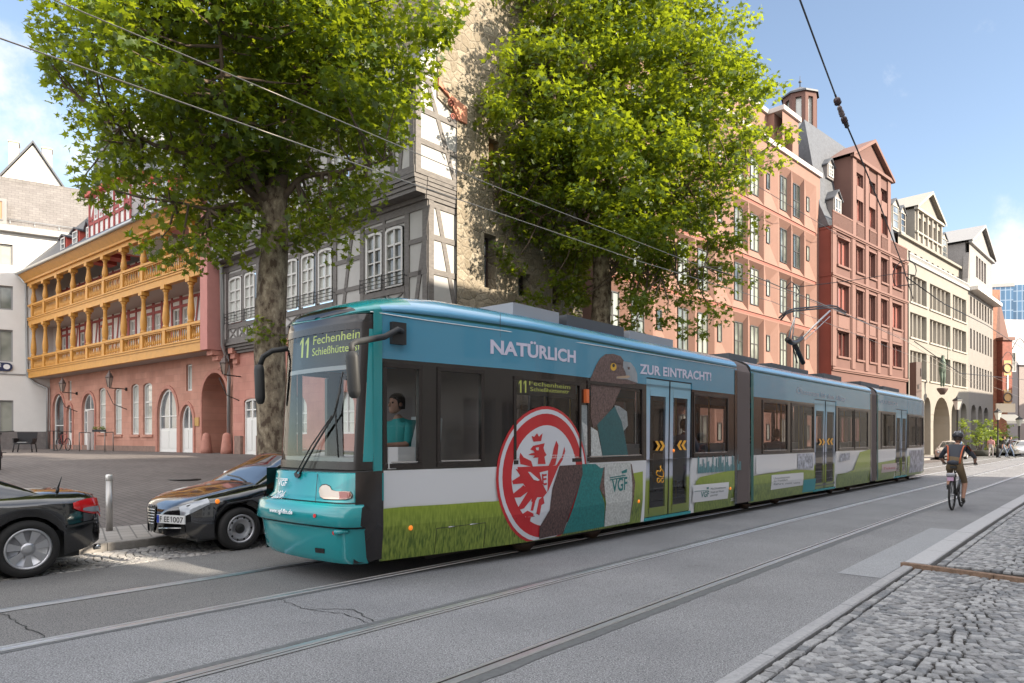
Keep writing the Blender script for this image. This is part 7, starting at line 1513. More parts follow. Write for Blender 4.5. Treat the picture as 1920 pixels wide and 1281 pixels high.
# ------------------------------------------------------------- cars
BLACKP = M('car_black', (.008, .008, .01), .12, coat=1, spec=.8); CGL = M('car_glass', (.012, .014, .016), .04, spec=1, coat=.6); TYRE = M('tyre', (.018, .017, .017), .85); RIM = M('rim_silver', (.5, .5, .52), .3, .75); DARKP = M('black_plastic', (.02, .02, .02), .5)
def car(name, label, P0, fw, spec, group=None):
    """P0 = ground point below the middle of the nose, fw = unit vector from nose to tail; spec: profile lists"""
    fx, fy = fw; org = (P0[0]+fx*spec['L']/2, P0[1]+fy*spec['L']/2, P0[2]); t_ = thing(name, label, 'car', org, group)
    T = lambda x, y, z: (P0[0]+fx*x-fy*y, P0[1]+fy*x+fx*y, P0[2]+z)   # y to the left of the nose->tail direction
    L_, W, wx, wr = spec['L'], spec['W']/2, spec['wx'], spec['wr']; ra = wr+.045
    I = lambda key, x: float(np.interp(x, [p[0] for p in spec[key]], [p[1] for p in spec[key]]))
    xs = sorted({0, .02, .05, .1, .18, .28, L_-.25, L_-.15, L_-.08, L_-.03, L_, *[i*.12 for i in range(3, int(L_/.12)-1)], *[w+ra*c for w in wx for c in (-1.001, -1, -.97, -.9, -.75, -.5, -.25, 0, .25, .5, .75, .9, .97, 1, 1.001)]})
    xs = [x for x in xs if 0 <= x <= L_]; rows = []
    for x in xs:
        zt = I('top', x); hw = W*I('hw', x); zl = spec['sill'] if 'low' not in spec else I('low', x)
        for w in wx:
            if abs(x-w) <= ra: zl = max(zl, wr+sqrt(max(0, ra*ra-(x-w)**2)))
        zs = zt-I('sh', x); zm = max(zl+.02, min(zs-.1, .5*(zl+zs)))
        half = [(hw*.95, zl), (hw*.985, min(zl+.07, zm)), (hw*1.0, zm), (hw*.99, zs-.07 if zs-.07 > zm else zm+.005), (hw*.95, zs), (hw*.84, zt-(zt-zs)*.25), (hw*.55, zt), (0, zt+.012)]
        rows.append([T(x, y, z) for y, z in half]+[T(x, -y, z) for y, z in half[-2::-1]])
    mb = MB(); mb.grid(rows, 0, True); n_ = len(rows[0]); mb.add(rows[0], [tuple(range(n_))]); mb.add(rows[-1], [tuple(range(n_-1, -1, -1))]); paint = spec['paint']
    bo = mb.build('body', paint, t_); fixn(bo)
    mb = MB(); mb.box(T, .3, L_-.25, -W*.8, W*.8, .17, .5); mb.build('underbody', DARKP, t_)
    # cabin
    gs = spec['cab']; rows = []; x0, x1 = gs[0][0], gs[-1][0]; gx = sorted({g[0] for g in gs} | {x0+(x1-x0)*i/24 for i in range(25)})
    G_ = lambda k, x: float(np.interp(x, [g[0] for g in gs], [g[k] for g in gs])); pill = spec['pill']; ws0, ws1 = spec['ws']; rw0, rw1 = spec['rw']
    for x in gx:
        zb_ = I('top', x)-.05; zt = max(zb_+.005, G_(1, x)); wb = W*.9*G_(3, x); wt = W*G_(2, x); f = min(1, (zt-zb_)/.4); wt = wb+(wt-wb)*f
        half = [(wb, zb_), (wb+(wt-wb)*.5+.012*f, zb_+(zt-zb_)*.5), (wt, zt-.05*f), (wt*.86, zt-.012*f), (wt*.5, zt), (0, zt+.012*f)]
        rows.append([T(x, y, z) for y, z in half]+[T(x, -y, z) for y, z in half[-2::-1]])
    mb = MB(); mb.grid(rows, 0, True); nc = len(rows[0])-1
    for fi in range(len(mb.f)):
        i, c = divmod(fi, nc); x = (gx[i]+gx[i+1])/2; side = c in (0, 1, nc-1, nc-2); roof = 3 <= c <= nc-4
        if side: mb.m[fi] = 0 if (x < ws1 and (x-ws0)/(ws1-ws0) < .0) or any(a <= x <= b for a, b in pill) else 1
        elif roof: mb.m[fi] = 1 if ws0 < x < ws1-.05 or rw0 < x < rw1 else 0
    cb = mb.build('cabin', [paint, CGL], t_)
    for k, w in enumerate(wx):
        for sd in (-1, 1):
            c = T(w, sd*(W-.11), wr); ax = Vector(T(0, sd, 0))-Vector(T(0, 0, 0)); mb = MB(); r = wr; rr = spec['rr']
            mb.lathe(c, [(rr, -.1), (r*.93, -.1), (r, -.07), (r, .06), (r*.95, .1), (rr+.012, .105), (rr-.005, .085), (rr-.02, .02)], 36, axis=ax); wo = mb.build('wheel', TYRE, t_)
            d = ax.normalized(); A_ = d.cross(Vector((0, 0, 1))).normalized(); B_ = Vector((0, 0, 1)); cc = Vector(c); Tw = lambda u, v, z, A_=A_, B_=B_, d=d, cc=cc: tuple(cc+A_*u+B_*z+d*v)
            mb = MB(); mb.lathe(c, [(rr, .06), (rr+.004, .1), (rr-.018, .104), (rr-.028, .085), (rr-.035, .03), (rr-.04, .02)], 36, axis=ax)
            if spec['rim'] == 'steel':
                mb.lathe(c, [(.07, .05), (rr*.55, .055), (rr*.62, .085), (rr*.78, .08), (rr*.93, .04)], 30, axis=ax); mb.build('rim', RIM, wo)
                mb = MB(); mb.lathe(c, [(.0, .086), (.035, .086), (.06, .075), (.075, .058)], 16, axis=ax)
                for q in range(10): a = 2*pi*q/10; mb.add([Tw(rr*.78*cos(a)+.017*cos(b), .0865-.004, rr*.78*sin(a)+.017*sin(b)) for b in [2*pi*j/8 for j in range(8)]], [tuple(range(8))])
                mb.build('hub', DARKP, wo)
            else:
                for q in range(7):
                    a = 2*pi*q/7+.2; ca, sa = cos(a), sin(a); w0, w1 = .045, .05
                    o = [(.03, -w0*.7), (rr*.45, -w0*.6), (rr*.97, -w1*1.1), (rr*.97, w1*1.1), (rr*.45, w0*.6), (.03, w0*.7)]; mb.prism(Tw, [(p*ca-q_*sa, p*sa+q_*ca) for p, q_ in o], .05, .082)
                mb.lathe(c, [(.075, .05), (.072, .088), (.03, .094)], 20, axis=ax); mb.build('rim', RIM, wo)
                mb = MB(); mb.lathe(c, [(.01, .02), (rr*.95, .018)], 24, axis=ax); mb.build('brake_disc', M('rim_dark', (.03, .02, .02), .6), wo)
            mb = MB(); mb.lathe(c, [(.01, -.11), (ra*.98, -.11)], 24, axis=ax); mb.build('wheel_housing', DARKP, wo)
    return t_, T
sT = (TX, TY)
alfa = dict(L=4.17, W=1.73, wx=(.86, 3.4), wr=.305, rr=.205, rim='steel', paint=BLACKP, sill=.21, top=[(0, .50), (.03, .585), (.08, .65), (.18, .71), (.4, .785), (.8, .87), (1.2, .935), (1.5, .96), (3.4, .99), (3.9, .97), (4.1, .85), (4.17, .6)],
            hw=[(0, .15), (.02, .3), (.06, .45), (.13, .62), (.24, .78), (.4, .89), (.65, .97), (1, 1), (3.6, 1), (4.0, .94), (4.17, .82)], sh=[(0, .02), (.3, .05), (.9, .1), (1.4, .06), (4, .05), (4.17, .02)], low=[(0, .27), (.1, .22), (.4, .2), (4.0, .22), (4.17, .3)],
            cab=[(1.15, .9, .62, .95), (1.5, 1.13, .68, .98), (1.95, 1.36, .72, 1), (2.4, 1.42, .73, 1), (3.1, 1.39, .72, 1), (3.6, 1.28, .7, .97), (3.95, 1.0, .68, .93)], ws=(1.15, 1.95), rw=(3.45, 3.95), pill=[(1.15, 1.42), (2.5, 2.62), (3.35, 3.95)])
SN = 4.17; NC = -10.24
hb, TH = car('hatchback_car', 'black hatchback with steel wheels parked beside the tram nose', P(SN, NC, 0), sT, alfa)
CHR = M('chrome', (.7, .7, .7), .12, 1.0); LENS = M('lens_clear', (.28, .3, .33), .08, .3, coat=1)
def surfy(T, sp, x, z, W):        # y of body side near height z
    I = lambda key, x: float(np.interp(x, [p[0] for p in sp[key]], [p[1] for p in sp[key]])); return -W*I('hw', x)
# near side is y<0 (towards the street)
def nose(y, z, out=.0):     # point on the front of the hatchback for lateral y
    hw = [p for p in alfa['hw']]; a = abs(y)/.865; x = float(np.interp(a, [0]+[p[1] for p in hw[:8]], [0]+[p[0] for p in hw[:8]]))
    return TH(x-out, y, z)
def npoly(pts, name, m, par=hb, out=.012, th=False):
    mb = MB(); mb.add([nose(y, z, out) for y, z in pts], [tuple(range(len(pts)))]); return mb.build(name, m, par)
mb = MB()
for sd in (-1, 1):
    rows = []
    for i in range(6):
        x = .14+.30*i/5; hwx = float(np.interp(x, [p[0] for p in alfa['hw']], [p[1] for p in alfa['hw']]))*.865; zt = float(np.interp(x, [p[0] for p in alfa['top']], [p[1] for p in alfa['top']]))
        rows.append([TH(x-.012, sd*(hwx+.008), zt-.19+.08*i/5), TH(x-.012, sd*(hwx*.985+.006), zt-.085+.02*i/5), TH(x-.012, sd*(hwx*.93), zt-.035+.006*i/5)])
    m2 = MB(); m2.grid(rows, 0, True); m2.build('headlight', LENS, hb)
# shield grille and bars
sh_ = [(-.13, .64), (.13, .64), (.115, .5), (.06, .33), (0, .27), (-.06, .33), (-.115, .5)]
npoly([(y*1.15, .455+(z-.455)*1.12) for y, z in sh_], 'grille_rim', CHR, out=.01); g_ = npoly(sh_, 'grille', DARKP, out=.022)
for zz, w in ((.6, .115), (.56, .11), (.52, .105), (.48, .098), (.44, .085), (.4, .07)): mb = MB(); mb.tube([nose(-w, zz, .03), nose(w, zz, .03)], .006, 6); mb.build('grille_bar', CHR, g_)
npoly([(.02*cos(t_*pi/4), .655+.03*sin(t_*pi/4)) for t_ in range(8)], 'badge', LENS, out=.03)
npoly([(-.6, .30), (-.18, .27), (-.18, .38), (-.6, .4)], 'air_intake', DARKP); npoly([(.6, .30), (.18, .27), (.18, .38), (.6, .4)], 'air_intake', DARKP)
mb = MB(); mb.tube([nose(-.57, .36, .02), nose(-.2, .345, .02)], .008, 6); mb.build('intake_trim', CHR, hb)
PLW = M('plate_white', (.72, .72, .72), .4)
def nT(u, v, z): return nose(u, z, .03+v)
pl0, pl1 = -.70, -.19
mb = MB(); pts = [nose(pl0, .43, .03), nose((pl0+pl1)/2, .43, .035), nose(pl1, .43, .03)]
q0, q1 = Vector(TH(.135, -.70, .425)), Vector(TH(-.025, -.21, .425)); qd = (q1-q0).normalized(); qn = Vector((qd.y, -qd.x, 0))
if qn.y > 0: qn = -qn
Tp = lambda u, v, z: tuple(q0+qd*u+qn*v+Vector((0, 0, z)))
Lp = (q1-q0).length; rev = ray  # plate reads left to right from the camera
if (Vector(Tp(Lp, 0, 0)).x/Vector(Tp(Lp, 0, 0)).y) < (Vector(Tp(0, 0, 0)).x/Vector(Tp(0, 0, 0)).y): Tp = lambda u, v, z: tuple(q1-qd*u+qn*v+Vector((0, 0, z)))
mb = MB(); mb.box(Tp, 0, Lp, 0, .02, 0, .115); pt = mb.build('number_plate', PLW, hb); mb = MB(); mb.box(Tp, .003, .045, .02, .022, .004, .111); mb.build('plate_band', M('plate_blue', (.02, .06, .4), .4), pt)
text(Tp, 'F', .06, .02, .095, .078, .022, DARKP, pt, 'lettering', .012); text(Tp, 'EE', .14, .02, .235, .078, .022, DARKP, pt, 'lettering', .012); digit1(Tp, .258, .29, .02, .078, .022, DARKP, pt); text(Tp, '007', .305, .02, Lp-.02, .078, .022, DARKP, pt, 'lettering', .012)
mb = MB(); c = TH(.52, -.865*.955, .72); mb.lathe(c, [(.035, 0), (.03, .012), (.01, .016)], 10, axis=Vector(TH(0, -1, 0))-Vector(TH(0, 0, 0))); mb.build('indicator', ORL, hb)
mb = MB(); mb.tube([TH(1.12, -.5, .955), TH(1.22, -.1, 1.0), TH(1.25, .3, 1.02)], .012, 6); mb.build('wiper', DARKP, hb)
mb = MB(); mb.tube([TH(.18, -.62, .665), TH(.6, -.72, .79), TH(1.1, -.74, .9)], .006, 5); mb.build('bonnet_crease', DARKP, hb)
for sd in (-1, 1): mb = MB(); mb.lathe(TH(1.75, sd*.98, 1.0), [(.02, -.09), (.07, -.07), (.085, 0), (.07, .06), (.02, .07)], 10, axis=Vector(TH(1, 0, 0))-Vector(TH(0, 0, 0))); mb.build('door_mirror', BLACKP, hb)
# roadster
slk = dict(L=4.08, W=1.78, wx=(.83, 3.26), wr=.328, rr=.235, rim='alloy', paint=BLACKP, sill=.2, top=[(0, .5), (.05, .6), (.2, .7), (.6, .8), (1.2, .92), (1.5, .95), (3.0, .95), (3.5, .965), (3.85, .95), (4.0, .92), (4.05, .8), (4.08, .55)],
           hw=[(0, .6), (.05, .75), (.2, .88), (.5, .97), (.9, 1), (3.4, 1), (3.75, .975), (3.95, .9), (4.04, .8), (4.08, .72)], sh=[(0, .03), (.5, .08), (1.4, .06), (3.0, .07), (3.7, .09), (4.0, .06), (4.08, .03)], low=[(0, .22), (.4, .19), (3.6, .2), (3.9, .27), (4.08, .33)],
           cab=[(1.4, .93, .6, .95), (1.7, 1.1, .66, .98), (2.1, 1.26, .7, 1), (2.5, 1.29, .7, 1), (2.9, 1.2, .68, .99), (3.2, 1.06, .64, .97), (3.42, .94, .6, .94)], ws=(1.4, 2.1), rw=(2.75, 3.35), pill=[(1.4, 1.62), (2.62, 3.42)])
sl_, TS_ = car('roadster_car', 'black coupe-roadster with seven-spoke alloy wheels cut off by the left edge', P(3.26-4.08, -10.24, 0), sT, slk)
def shell_pt(sp, T, x, f, out=.012, sd=-1, W=.89):     # f: 0 at sill .. 1 at shoulder on the near side
    I = lambda key, x: float(np.interp(x, [p[0] for p in sp[key]], [p[1] for p in sp[key]])); zt = I('top', x); zs = zt-I('sh', x); zl = I('low', x); hw = W*I('hw', x)
    y = np.interp(f, [0, .15, .5, .88, 1], [.95, .985, 1, .99, .95])*hw; return T(x+(out if x > 3.5 else 0), sd*(y+out), zl+(zs-zl)*f)
for sd in (-1, 1):
    for nm, m_, (f0, f1), (xa, xb) in (('tail_light', M('tail_red', (.55, .012, .015), .1, coat=1), (.66, 1.02), (3.70, 4.045)), ('tail_light_clear', LENS, (.71, .84), (3.80, 4.03))):
        mb = MB(); rows = []
        for i in range(9):
            g = i/8; x = xa+(xb-xa)*g; lo = f0+(f1-f0)*.5*(1-g)**2; hi = f1-(f1-f0)*.22*(1-g)**1.5-(.10 if g > .9 else 0); rows.append([shell_pt(slk, TS_, x, lo+(hi-lo)*k/4, .016 if nm == 'tail_light' else .022, sd) for k in range(5)])
        mb.grid(rows, 0, True); mb.build(nm, m_, sl_)
mb = MB(); rows = [[shell_pt(slk, TS_, 3.62+.45*i/6, f, .02) for f in (.5, .54)] for i in range(7)]; mb.grid(rows, 0, True); mb.build('bumper_crease', DARKP, sl_)
mb = MB(); a_ = Vector(TS_(3.62, -.62, .965)); mb.tube([a_, a_+Vector((.055, .0, .17))], [.012, .004], 6); mb.tube([a_-Vector((0, 0, .02)), a_+Vector((.01, 0, .03))], .018, 6); mb.build('aerial', DARKP, sl_)
mb = MB(); mb.tube([TS_(4.02, -.62, .24), TS_(4.09, -.62, .24)], .035, 10); mb.build('exhaust', CHR, sl_)
# far cars
def far_paint(n, c): return M(n, c, .25, .4, coat=.8)
SILV, GREYC, BLUEC, WHC2 = far_paint('car_silver', (.5, .45, .42)), far_paint('car_grey_green', (.26, .28, .25)), far_paint('car_blue', (.14, .22, .34)), far_paint('car_white', (.6, .6, .58))
for (x, Y, pt_, lb, dx, k) in ((1783, 52.5, SILV, 'silver hatchback parked by the arcades, seen left of the cyclist', 0, 1.0), (1879, 66, GREYC, 'grey-green estate car parked in front of the oriel building', 0, 1.05), (1903, 71, BLUEC, 'blue car parked farthest down the street', 0, 1.0), (1921, 62, WHC2, 'white car cut off by the right edge far down the street', 0, 1.0)):
    d = dict(alfa); d['paint'] = pt_; d['cab'] = [(a, b*k+(k-1), c_, e) for a, b, c_, e in alfa['cab']]; X = (x-960)/F*Y
    ct, Tq = car('parked_car', lb, (X-TX*2, Y-TY*2, .005), (TX, TY), d, 'cars parked far down the street')
    for sd in (-.55, .55): mb = MB(); mb.lathe(Tq(.04, sd, .56), [(.09, .02), (.09, -.03), (.05, -.05)], 10, axis=(-TX, -TY, 0)); mb.build('headlight', LENS, ct)
    mb = MB(); mb.box(Tq, -.03, .0, -.26, .26, .36, .47); mb.build('number_plate', PLW, ct)
# ------------------------------------------------------------- bicycles and people
def bicycle(label, base, ang, col, group=None, r=.34, loaded=False):
    c_, s_ = sin(ang), cos(ang); T = lambda u, w, z: (base[0]+c_*u+s_*w, base[1]+s_*u-c_*w, base[2]+z); t_ = thing('bicycle', label, 'bicycle', base, group); fm = M('frame_'+col[0], col[1], .35)
    ax = Vector(T(0, 1, 0))-Vector(T(0, 0, 0))
    for u in (0, 1.06):
        mb = MB(); mb.tube([T(u+(r-.02)*cos(2*pi*i/28), 0, r+(r-.02)*sin(2*pi*i/28)) for i in range(29)], .022, 8, cap=False); w_ = mb.build('wheel', TYRE, t_)
        mb = MB(); [mb.tube([T(u, 0, r), T(u+(r-.03)*cos(a), 0, r+(r-.03)*sin(a))], .0025, 3, cap=False) for a in [2*pi*i/16 for i in range(16)]]; mb.lathe(T(u, -.04, r), [(.025, 0), (.025, .08)], 8, axis=ax); mb.build('spokes', RIM, w_)
    mb = MB(); bb_, st_, hd, hd2 = (.42, 0, .3), (.28, 0, .82), (.9, 0, .86), (.94, 0, .7)
    for a, b, q in ((bb_, st_, .017), (st_, hd, .017), (bb_, hd2, .02), (hd, hd2, .02), (bb_, (0, .04, r), .01), (bb_, (0, -.04, r), .01), (st_, (0, .03, r), .009), (st_, (0, -.03, r), .009), (hd2, (1.06, .05, r), .013), (hd2, (1.06, -.05, r), .013)): mb.tube([T(*a), T(*b)], q, 6)
    mb.build('frame', fm, t_)
    mb = MB(); mb.tube([T(*st_), T(.25, 0, .95)], .013, 6); mb.box(T, .12, .4, -.06, .06, .93, .975); mb.build('saddle', DARKP, t_)
    mb = MB(); mb.tube([T(*hd), T(.9, 0, 1.0)], .015, 6); mb.tube([T(.82, -.31, 1.02), T(.9, -.1, 1.0), T(.9, .1, 1.0), T(.82, .31, 1.02)], .013, 6); mb.build('handlebar', DARKP, t_)
    mb = MB(); mb.lathe(T(.42, .04, .3), [(.09, 0), (.09, .01)], 14, axis=ax); mb.tube([T(.42, .06, .3), T(.48, .07, .15)], .01, 5); mb.tube([T(.42, -.06, .3), T(.36, -.07, .45)], .01, 5); mb.box(T, .44, .54, .07, .16, .13, .15); mb.box(T, .3, .42, -.16, -.07, .44, .46); mb.build('crank', DARKP, t_)
    if loaded:
        mb = MB(); mb.tube([T(-.12, 0, .74), T(.22, 0, .74)], .012, 5); mb.box(T, -.15, .1, -.07, .07, .73, .8); mb.build('luggage_rack', DARKP, t_); mb = MB(); mb.box(T, -.19, -.15, -.06, .06, .66, .74); mb.build('rear_plate', M('plate_lilac', (.55, .35, .5), .4), t_)
        mb = MB(); mb.lathe(T(-.14, 0, .79), [(.02, -.08), (.045, -.07), (.045, .07), (.02, .08)], 10, axis=ax); mb.build('rear_bag', M('bag_grey', (.35, .35, .38), .5), t_)
    return t_, T
SKIN = M('skin', (.42, .23, .16), .55); HAIR = M('hair_dark', (.025, .016, .012), .7); SHOE = M('shoe_dark', (.03, .025, .02), .6)
def hand(edges, T, p, d, mi, curl=(0, 0, -1), s=1.0):
    """palm and five fingers added to a body skeleton; d = pointing direction, curl = bending direction"""
    p = Vector(p); d = Vector(d).normalized(); c = Vector(curl).normalized(); w = d.cross(c).normalized(); pm = p+d*.05*s; edges.append((tuple(p), tuple(pm), (.022, .03), (.018, .036), mi))
    for i, (o, l) in enumerate(((-.03, .06), (-.01, .07), (.01, .066), (.03, .05))):
        a = pm+w*o*s+d*.02*s; b = a+d*l*.5*s+c*.008; e = b+(d*.3+c).normalized()*l*.55*s; edges += [(tuple(pm), tuple(a), .012, .009, mi), (tuple(a), tuple(b), .009, .0085, mi), (tuple(b), tuple(e), .0085, .007, mi)]
    a = p+d*.02+w*-.035*s; b = a+(d*.5-w*.5+c*.5).normalized()*.045*s; edges += [(tuple(p+d*.01), tuple(a), .012, .011, mi), (tuple(a), tuple(b), .011, .009, mi)]
def head(t_, T, c, fwd, tilt=0, hair='short', hm=HAIR, helmet=False, s=1.0):
    """head with brow, nose, chin, ears, eyes, mouth; fwd in T's (u,w) plane"""
    c = Vector(c); f = Vector((fwd[0], fwd[1], -tilt)).normalized(); w = f.cross(Vector((0, 0, 1))).normalized(); up = w.cross(f)
    Th = lambda a, b, z: T(*(c+f*a*s+w*b*s+up*z*s)); rows = []
    pr = [(-.115, .035, .03, .045), (-.105, .05, .045, .045), (-.085, .07, .055, .03), (-.05, .088, .066, .012), (-.01, .095, .073, .0), (.03, .1, .077, -.005), (.07, .095, .072, -.01), (.10, .075, .058, -.012), (.12, .04, .03, -.014)]
    for z, rf, rw, off in pr:
        row = []
        for i in range(20):
            a = 2*pi*i/20; x, y = cos(a)*rf+off, sin(a)*rw
            if abs(y) < .02 and x > 0 and -.05 < z < .0: x += .022
            if abs(abs(y)-.035) < .014 and x > 0 and .0 <= z < .05: x -= .008
            row.append(Th(x, y, z))
        rows.append(row)
    mb = MB(); mb.grid(rows, 0, True, True); mb.add(rows[0], [tuple(range(20))]); mb.add(rows[-1], [tuple(range(20))]); mb.tube([Th(.088, 0, .02), Th(.112, 0, -.02), Th(.095, 0, -.035)], [.009, .016, .012], 8)
    for y in (-.078, .078): mb.lathe(Th(-.005, y, -.005), [(.01, -.012), (.026, -.004), (.026, .004), (.01, .01)], 10, axis=Vector(Th(0, 1, 0))-Vector(Th(0, 0, 0)))
    ho = mb.build('head', SKIN, t_); fixn(ho)
    mb = MB(); [mb.lathe(Th(.078, y, .015), [(.004, .014), (.011, .008), (.013, 0)], 8, axis=Vector(Th(1, 0, 0))-Vector(Th(0, 0, 0))) for y in (-.031, .031)]; mb.build('eyes', M('eye_dark', (.03, .02, .02), .2), ho)
    mb = MB(); mb.tube([Th(.084, -.024, -.062), Th(.094, 0, -.06), Th(.084, .024, -.062)], .006, 6); mb.build('mouth', M('lips', (.3, .1, .09), .5), ho)
    rows = []
    for z, rf, rw, off in ((-.06, .085, .075, -.03), (-.02, .098, .082, -.022), (.03, .108, .087, -.016), (.075, .106, .083, -.012), (.11, .085, .067, -.013), (.135, .045, .035, -.014)):
        rows.append([Th(min(cos(2*pi*i/18)*rf+off, .035+max(0, z-.02)*.9), sin(2*pi*i/18)*rw, z) for i in range(18)])
    mb = MB(); mb.grid(rows, 0, True, True); mb.add(rows[-1], [tuple(range(18))]); mb.build('hair', hm, t_)
    if helmet:
        mb = MB(); rows = [[Th(cos(2*pi*i/20)*rf-.01, sin(2*pi*i/20)*rw, z) for i in range(20)] for z, rf, rw in ((.02, .125, .1), (.035, .14, .112), (.08, .142, .112), (.125, .115, .09), (.155, .06, .045))]; mb.grid(rows, 0, True, True); mb.add(rows[-1], [tuple(range(20))]); hl = mb.build('helmet', M('helmet_grey', (.05, .052, .06), .3), t_)
        mb = MB(); [mb.tube([Th(-.13+.0*k, k*.035, .05), Th(-.1, k*.04, .13), Th(0, k*.035, .165), Th(.08, k*.03, .135)], .008, 5) for k in (-1.4, 0, 1.4)]; mb.build('helmet_rib', M('helmet_silver', (.4, .42, .45), .3), hl)
# cyclist riding away
cb_ = ray(1785, 822, 15.45); ca_ = radians(42.5)
bk, TB = bicycle('black mountain bike ridden away down the street', (cb_.x, cb_.y, 0), ca_, ('black', (.02, .02, .022)), None, .34, True)
cy = thing('person', 'cyclist in grey and orange jersey, khaki shorts and dark helmet riding away', 'person', TB(.3, 0, 0))
SH, OR, KH = M('jersey_grey', (.045, .05, .065), .8), M('jersey_orange', (.5, .12, .05), .7), M('shorts_khaki', (.17, .12, .07), .9)
pel, ab, chs, nk = (.25, 0, .99), (.33, 0, 1.13), (.47, 0, 1.33), (.57, 0, 1.44)
E_ = [(pel, ab, (.15, .12), (.145, .11), 3), (ab, chs, (.145, .11), (.185, .12), 0), (chs, nk, (.185, .12), (.06, .06), 0), (nk, (.61, 0, 1.50), .055, .05, 1)]
for sd, foot, knee in ((1, (.5, .13, .17), (.58, .15, .60)), (-1, (.36, -.13, .47), (.66, -.16, .82))):
    hip = (.27, .09*sd, .95); ank = (foot[0]-.03, foot[1], foot[2]+.07); E_ += [(pel, hip, (.14, .12), .1, 3), (hip, knee, .1, .062, 3), (knee, ank, .055, .036, 1), (ank, (foot[0]-.05, foot[1], foot[2]+.02), .04, .04, 2), ((foot[0]-.05, foot[1], foot[2]+.02), (foot[0]+.12, foot[1], foot[2]), .042, .032, 2)]
    shd, elb, wr = (.5, .19*sd, 1.38), (.6, .34*sd, 1.16), (.78, .31*sd, 1.05); E_ += [(chs, shd, (.16, .11), .068, 0), (shd, elb, .06, .045, 0 if sd else 0), (elb, wr, .042, .028, 1)]
    hand(E_, None, wr, (.6, .0, -.2), 4, (0, 0, -1))
Tm = lambda p: TB(*p)
E_ = [(Tm(a), Tm(b), r0, r1, m_) for a, b, r0, r1, m_ in E_]
bodymesh('body', E_, [SH, SKIN, SHOE, KH, M('glove_black', (.02, .02, .02), .7)], cy, cy['_org'], 2)
head(cy, TB, (.66, 0, 1.6), (1, 0), .15, helmet=True)
for sd in (-1, 1):
    mb = MB(); pts = [(.2, .115*sd, 1.03), (.255, .12*sd, 1.16), (.33, .135*sd, 1.3), (.43, .155*sd, 1.41), (.53, .2*sd, 1.42), (.61, .27*sd, 1.31), (.655, .335*sd, 1.2)]
    mb.tube([TB(a-.012, b, z+.01) for a, b, z in pts], .017, 6); mb.build('jersey_stripe', OR, cy)
mb = MB(); mb.tube([TB(.12, -.1, 1.05), TB(.1, 0, 1.06), TB(.12, .1, 1.05)], [.04, .055, .04], 8); mb.build('waist_bag', SH, cy)
# tram driver
def seated(label, s, n_, face, shirt, z0=.86, name='person', hairm=HAIR, reach=True, par=None):
    T = lambda u, w, z: P(s-u*face, TC+n_+w*face, z0+z); t_ = thing(name, label, 'person', T(0, 0, 0)); pelv, abd, ch, nk = (0, 0, .1), (.0, 0, .28), (.02, 0, .48), (.04, 0, .62)
    E_ = [(pelv, abd, (.16, .12), (.15, .11), 0), (abd, ch, (.15, .11), (.18, .12), 0), (ch, nk, (.18, .12), (.055, .055), 0), (nk, (.05, 0, .68), .05, .05, 1)]
    for sd in (1, -1):
        hip, kn, an = (.05, .1*sd, .08), (.45, .13*sd, .12), (.45, .12*sd, -.36); E_ += [(pelv, hip, (.14, .12), .09, 2), (hip, kn, .09, .065, 2), (kn, an, .06, .04, 2), (an, (.58, .12*sd, -.4), .045, .035, 3)]
        shd, elb, wr = (.02, .2*sd, .54), (.12, .26*sd, .3), (.36, .2*sd, .3); E_ += [(ch, shd, (.15, .1), .07, 0), (shd, elb, .062, .048, 0), (elb, wr, .042, .028, 1)]; hand(E_, None, wr, (1, 0, -.1), 1)
    bodymesh('body', [(T(*a), T(*b), r0, r1, m_) for a, b, r0, r1, m_ in E_], [shirt, SKIN, M('trousers_dark', (.03, .03, .04), .9), SHOE], t_, t_['_org'], 2); head(t_, T, (.07, 0, .8), (1, 0), 0, hm=hairm); return t_
seated('tram driver in a teal polo shirt at the cab side window', 5.62, .42, 1, M('polo_teal', (.03, .30, .30), .8), 1.22)
for s, n_, c, z0, lb in ((12.5, .72, (.3, .33, .42), 1.05, 'passenger in grey shirt behind the window next to the first bellows'), (6.2, .2, (.02, .02, .025), 1.0, 'passenger in black behind the second cab window'), (15.9, .7, (.1, .07, .06), .9, 'passenger in brown in the first window of the middle car'), (17.4, .7, (.4, .4, .42), .9, 'passenger in pale top in the second window of the middle car')):
    if s == 6.2: continue
    seated(lb, s, n_, -1 if s > 12 else 1, M('shirt_%d' % int(s*10), c, .9), z0)
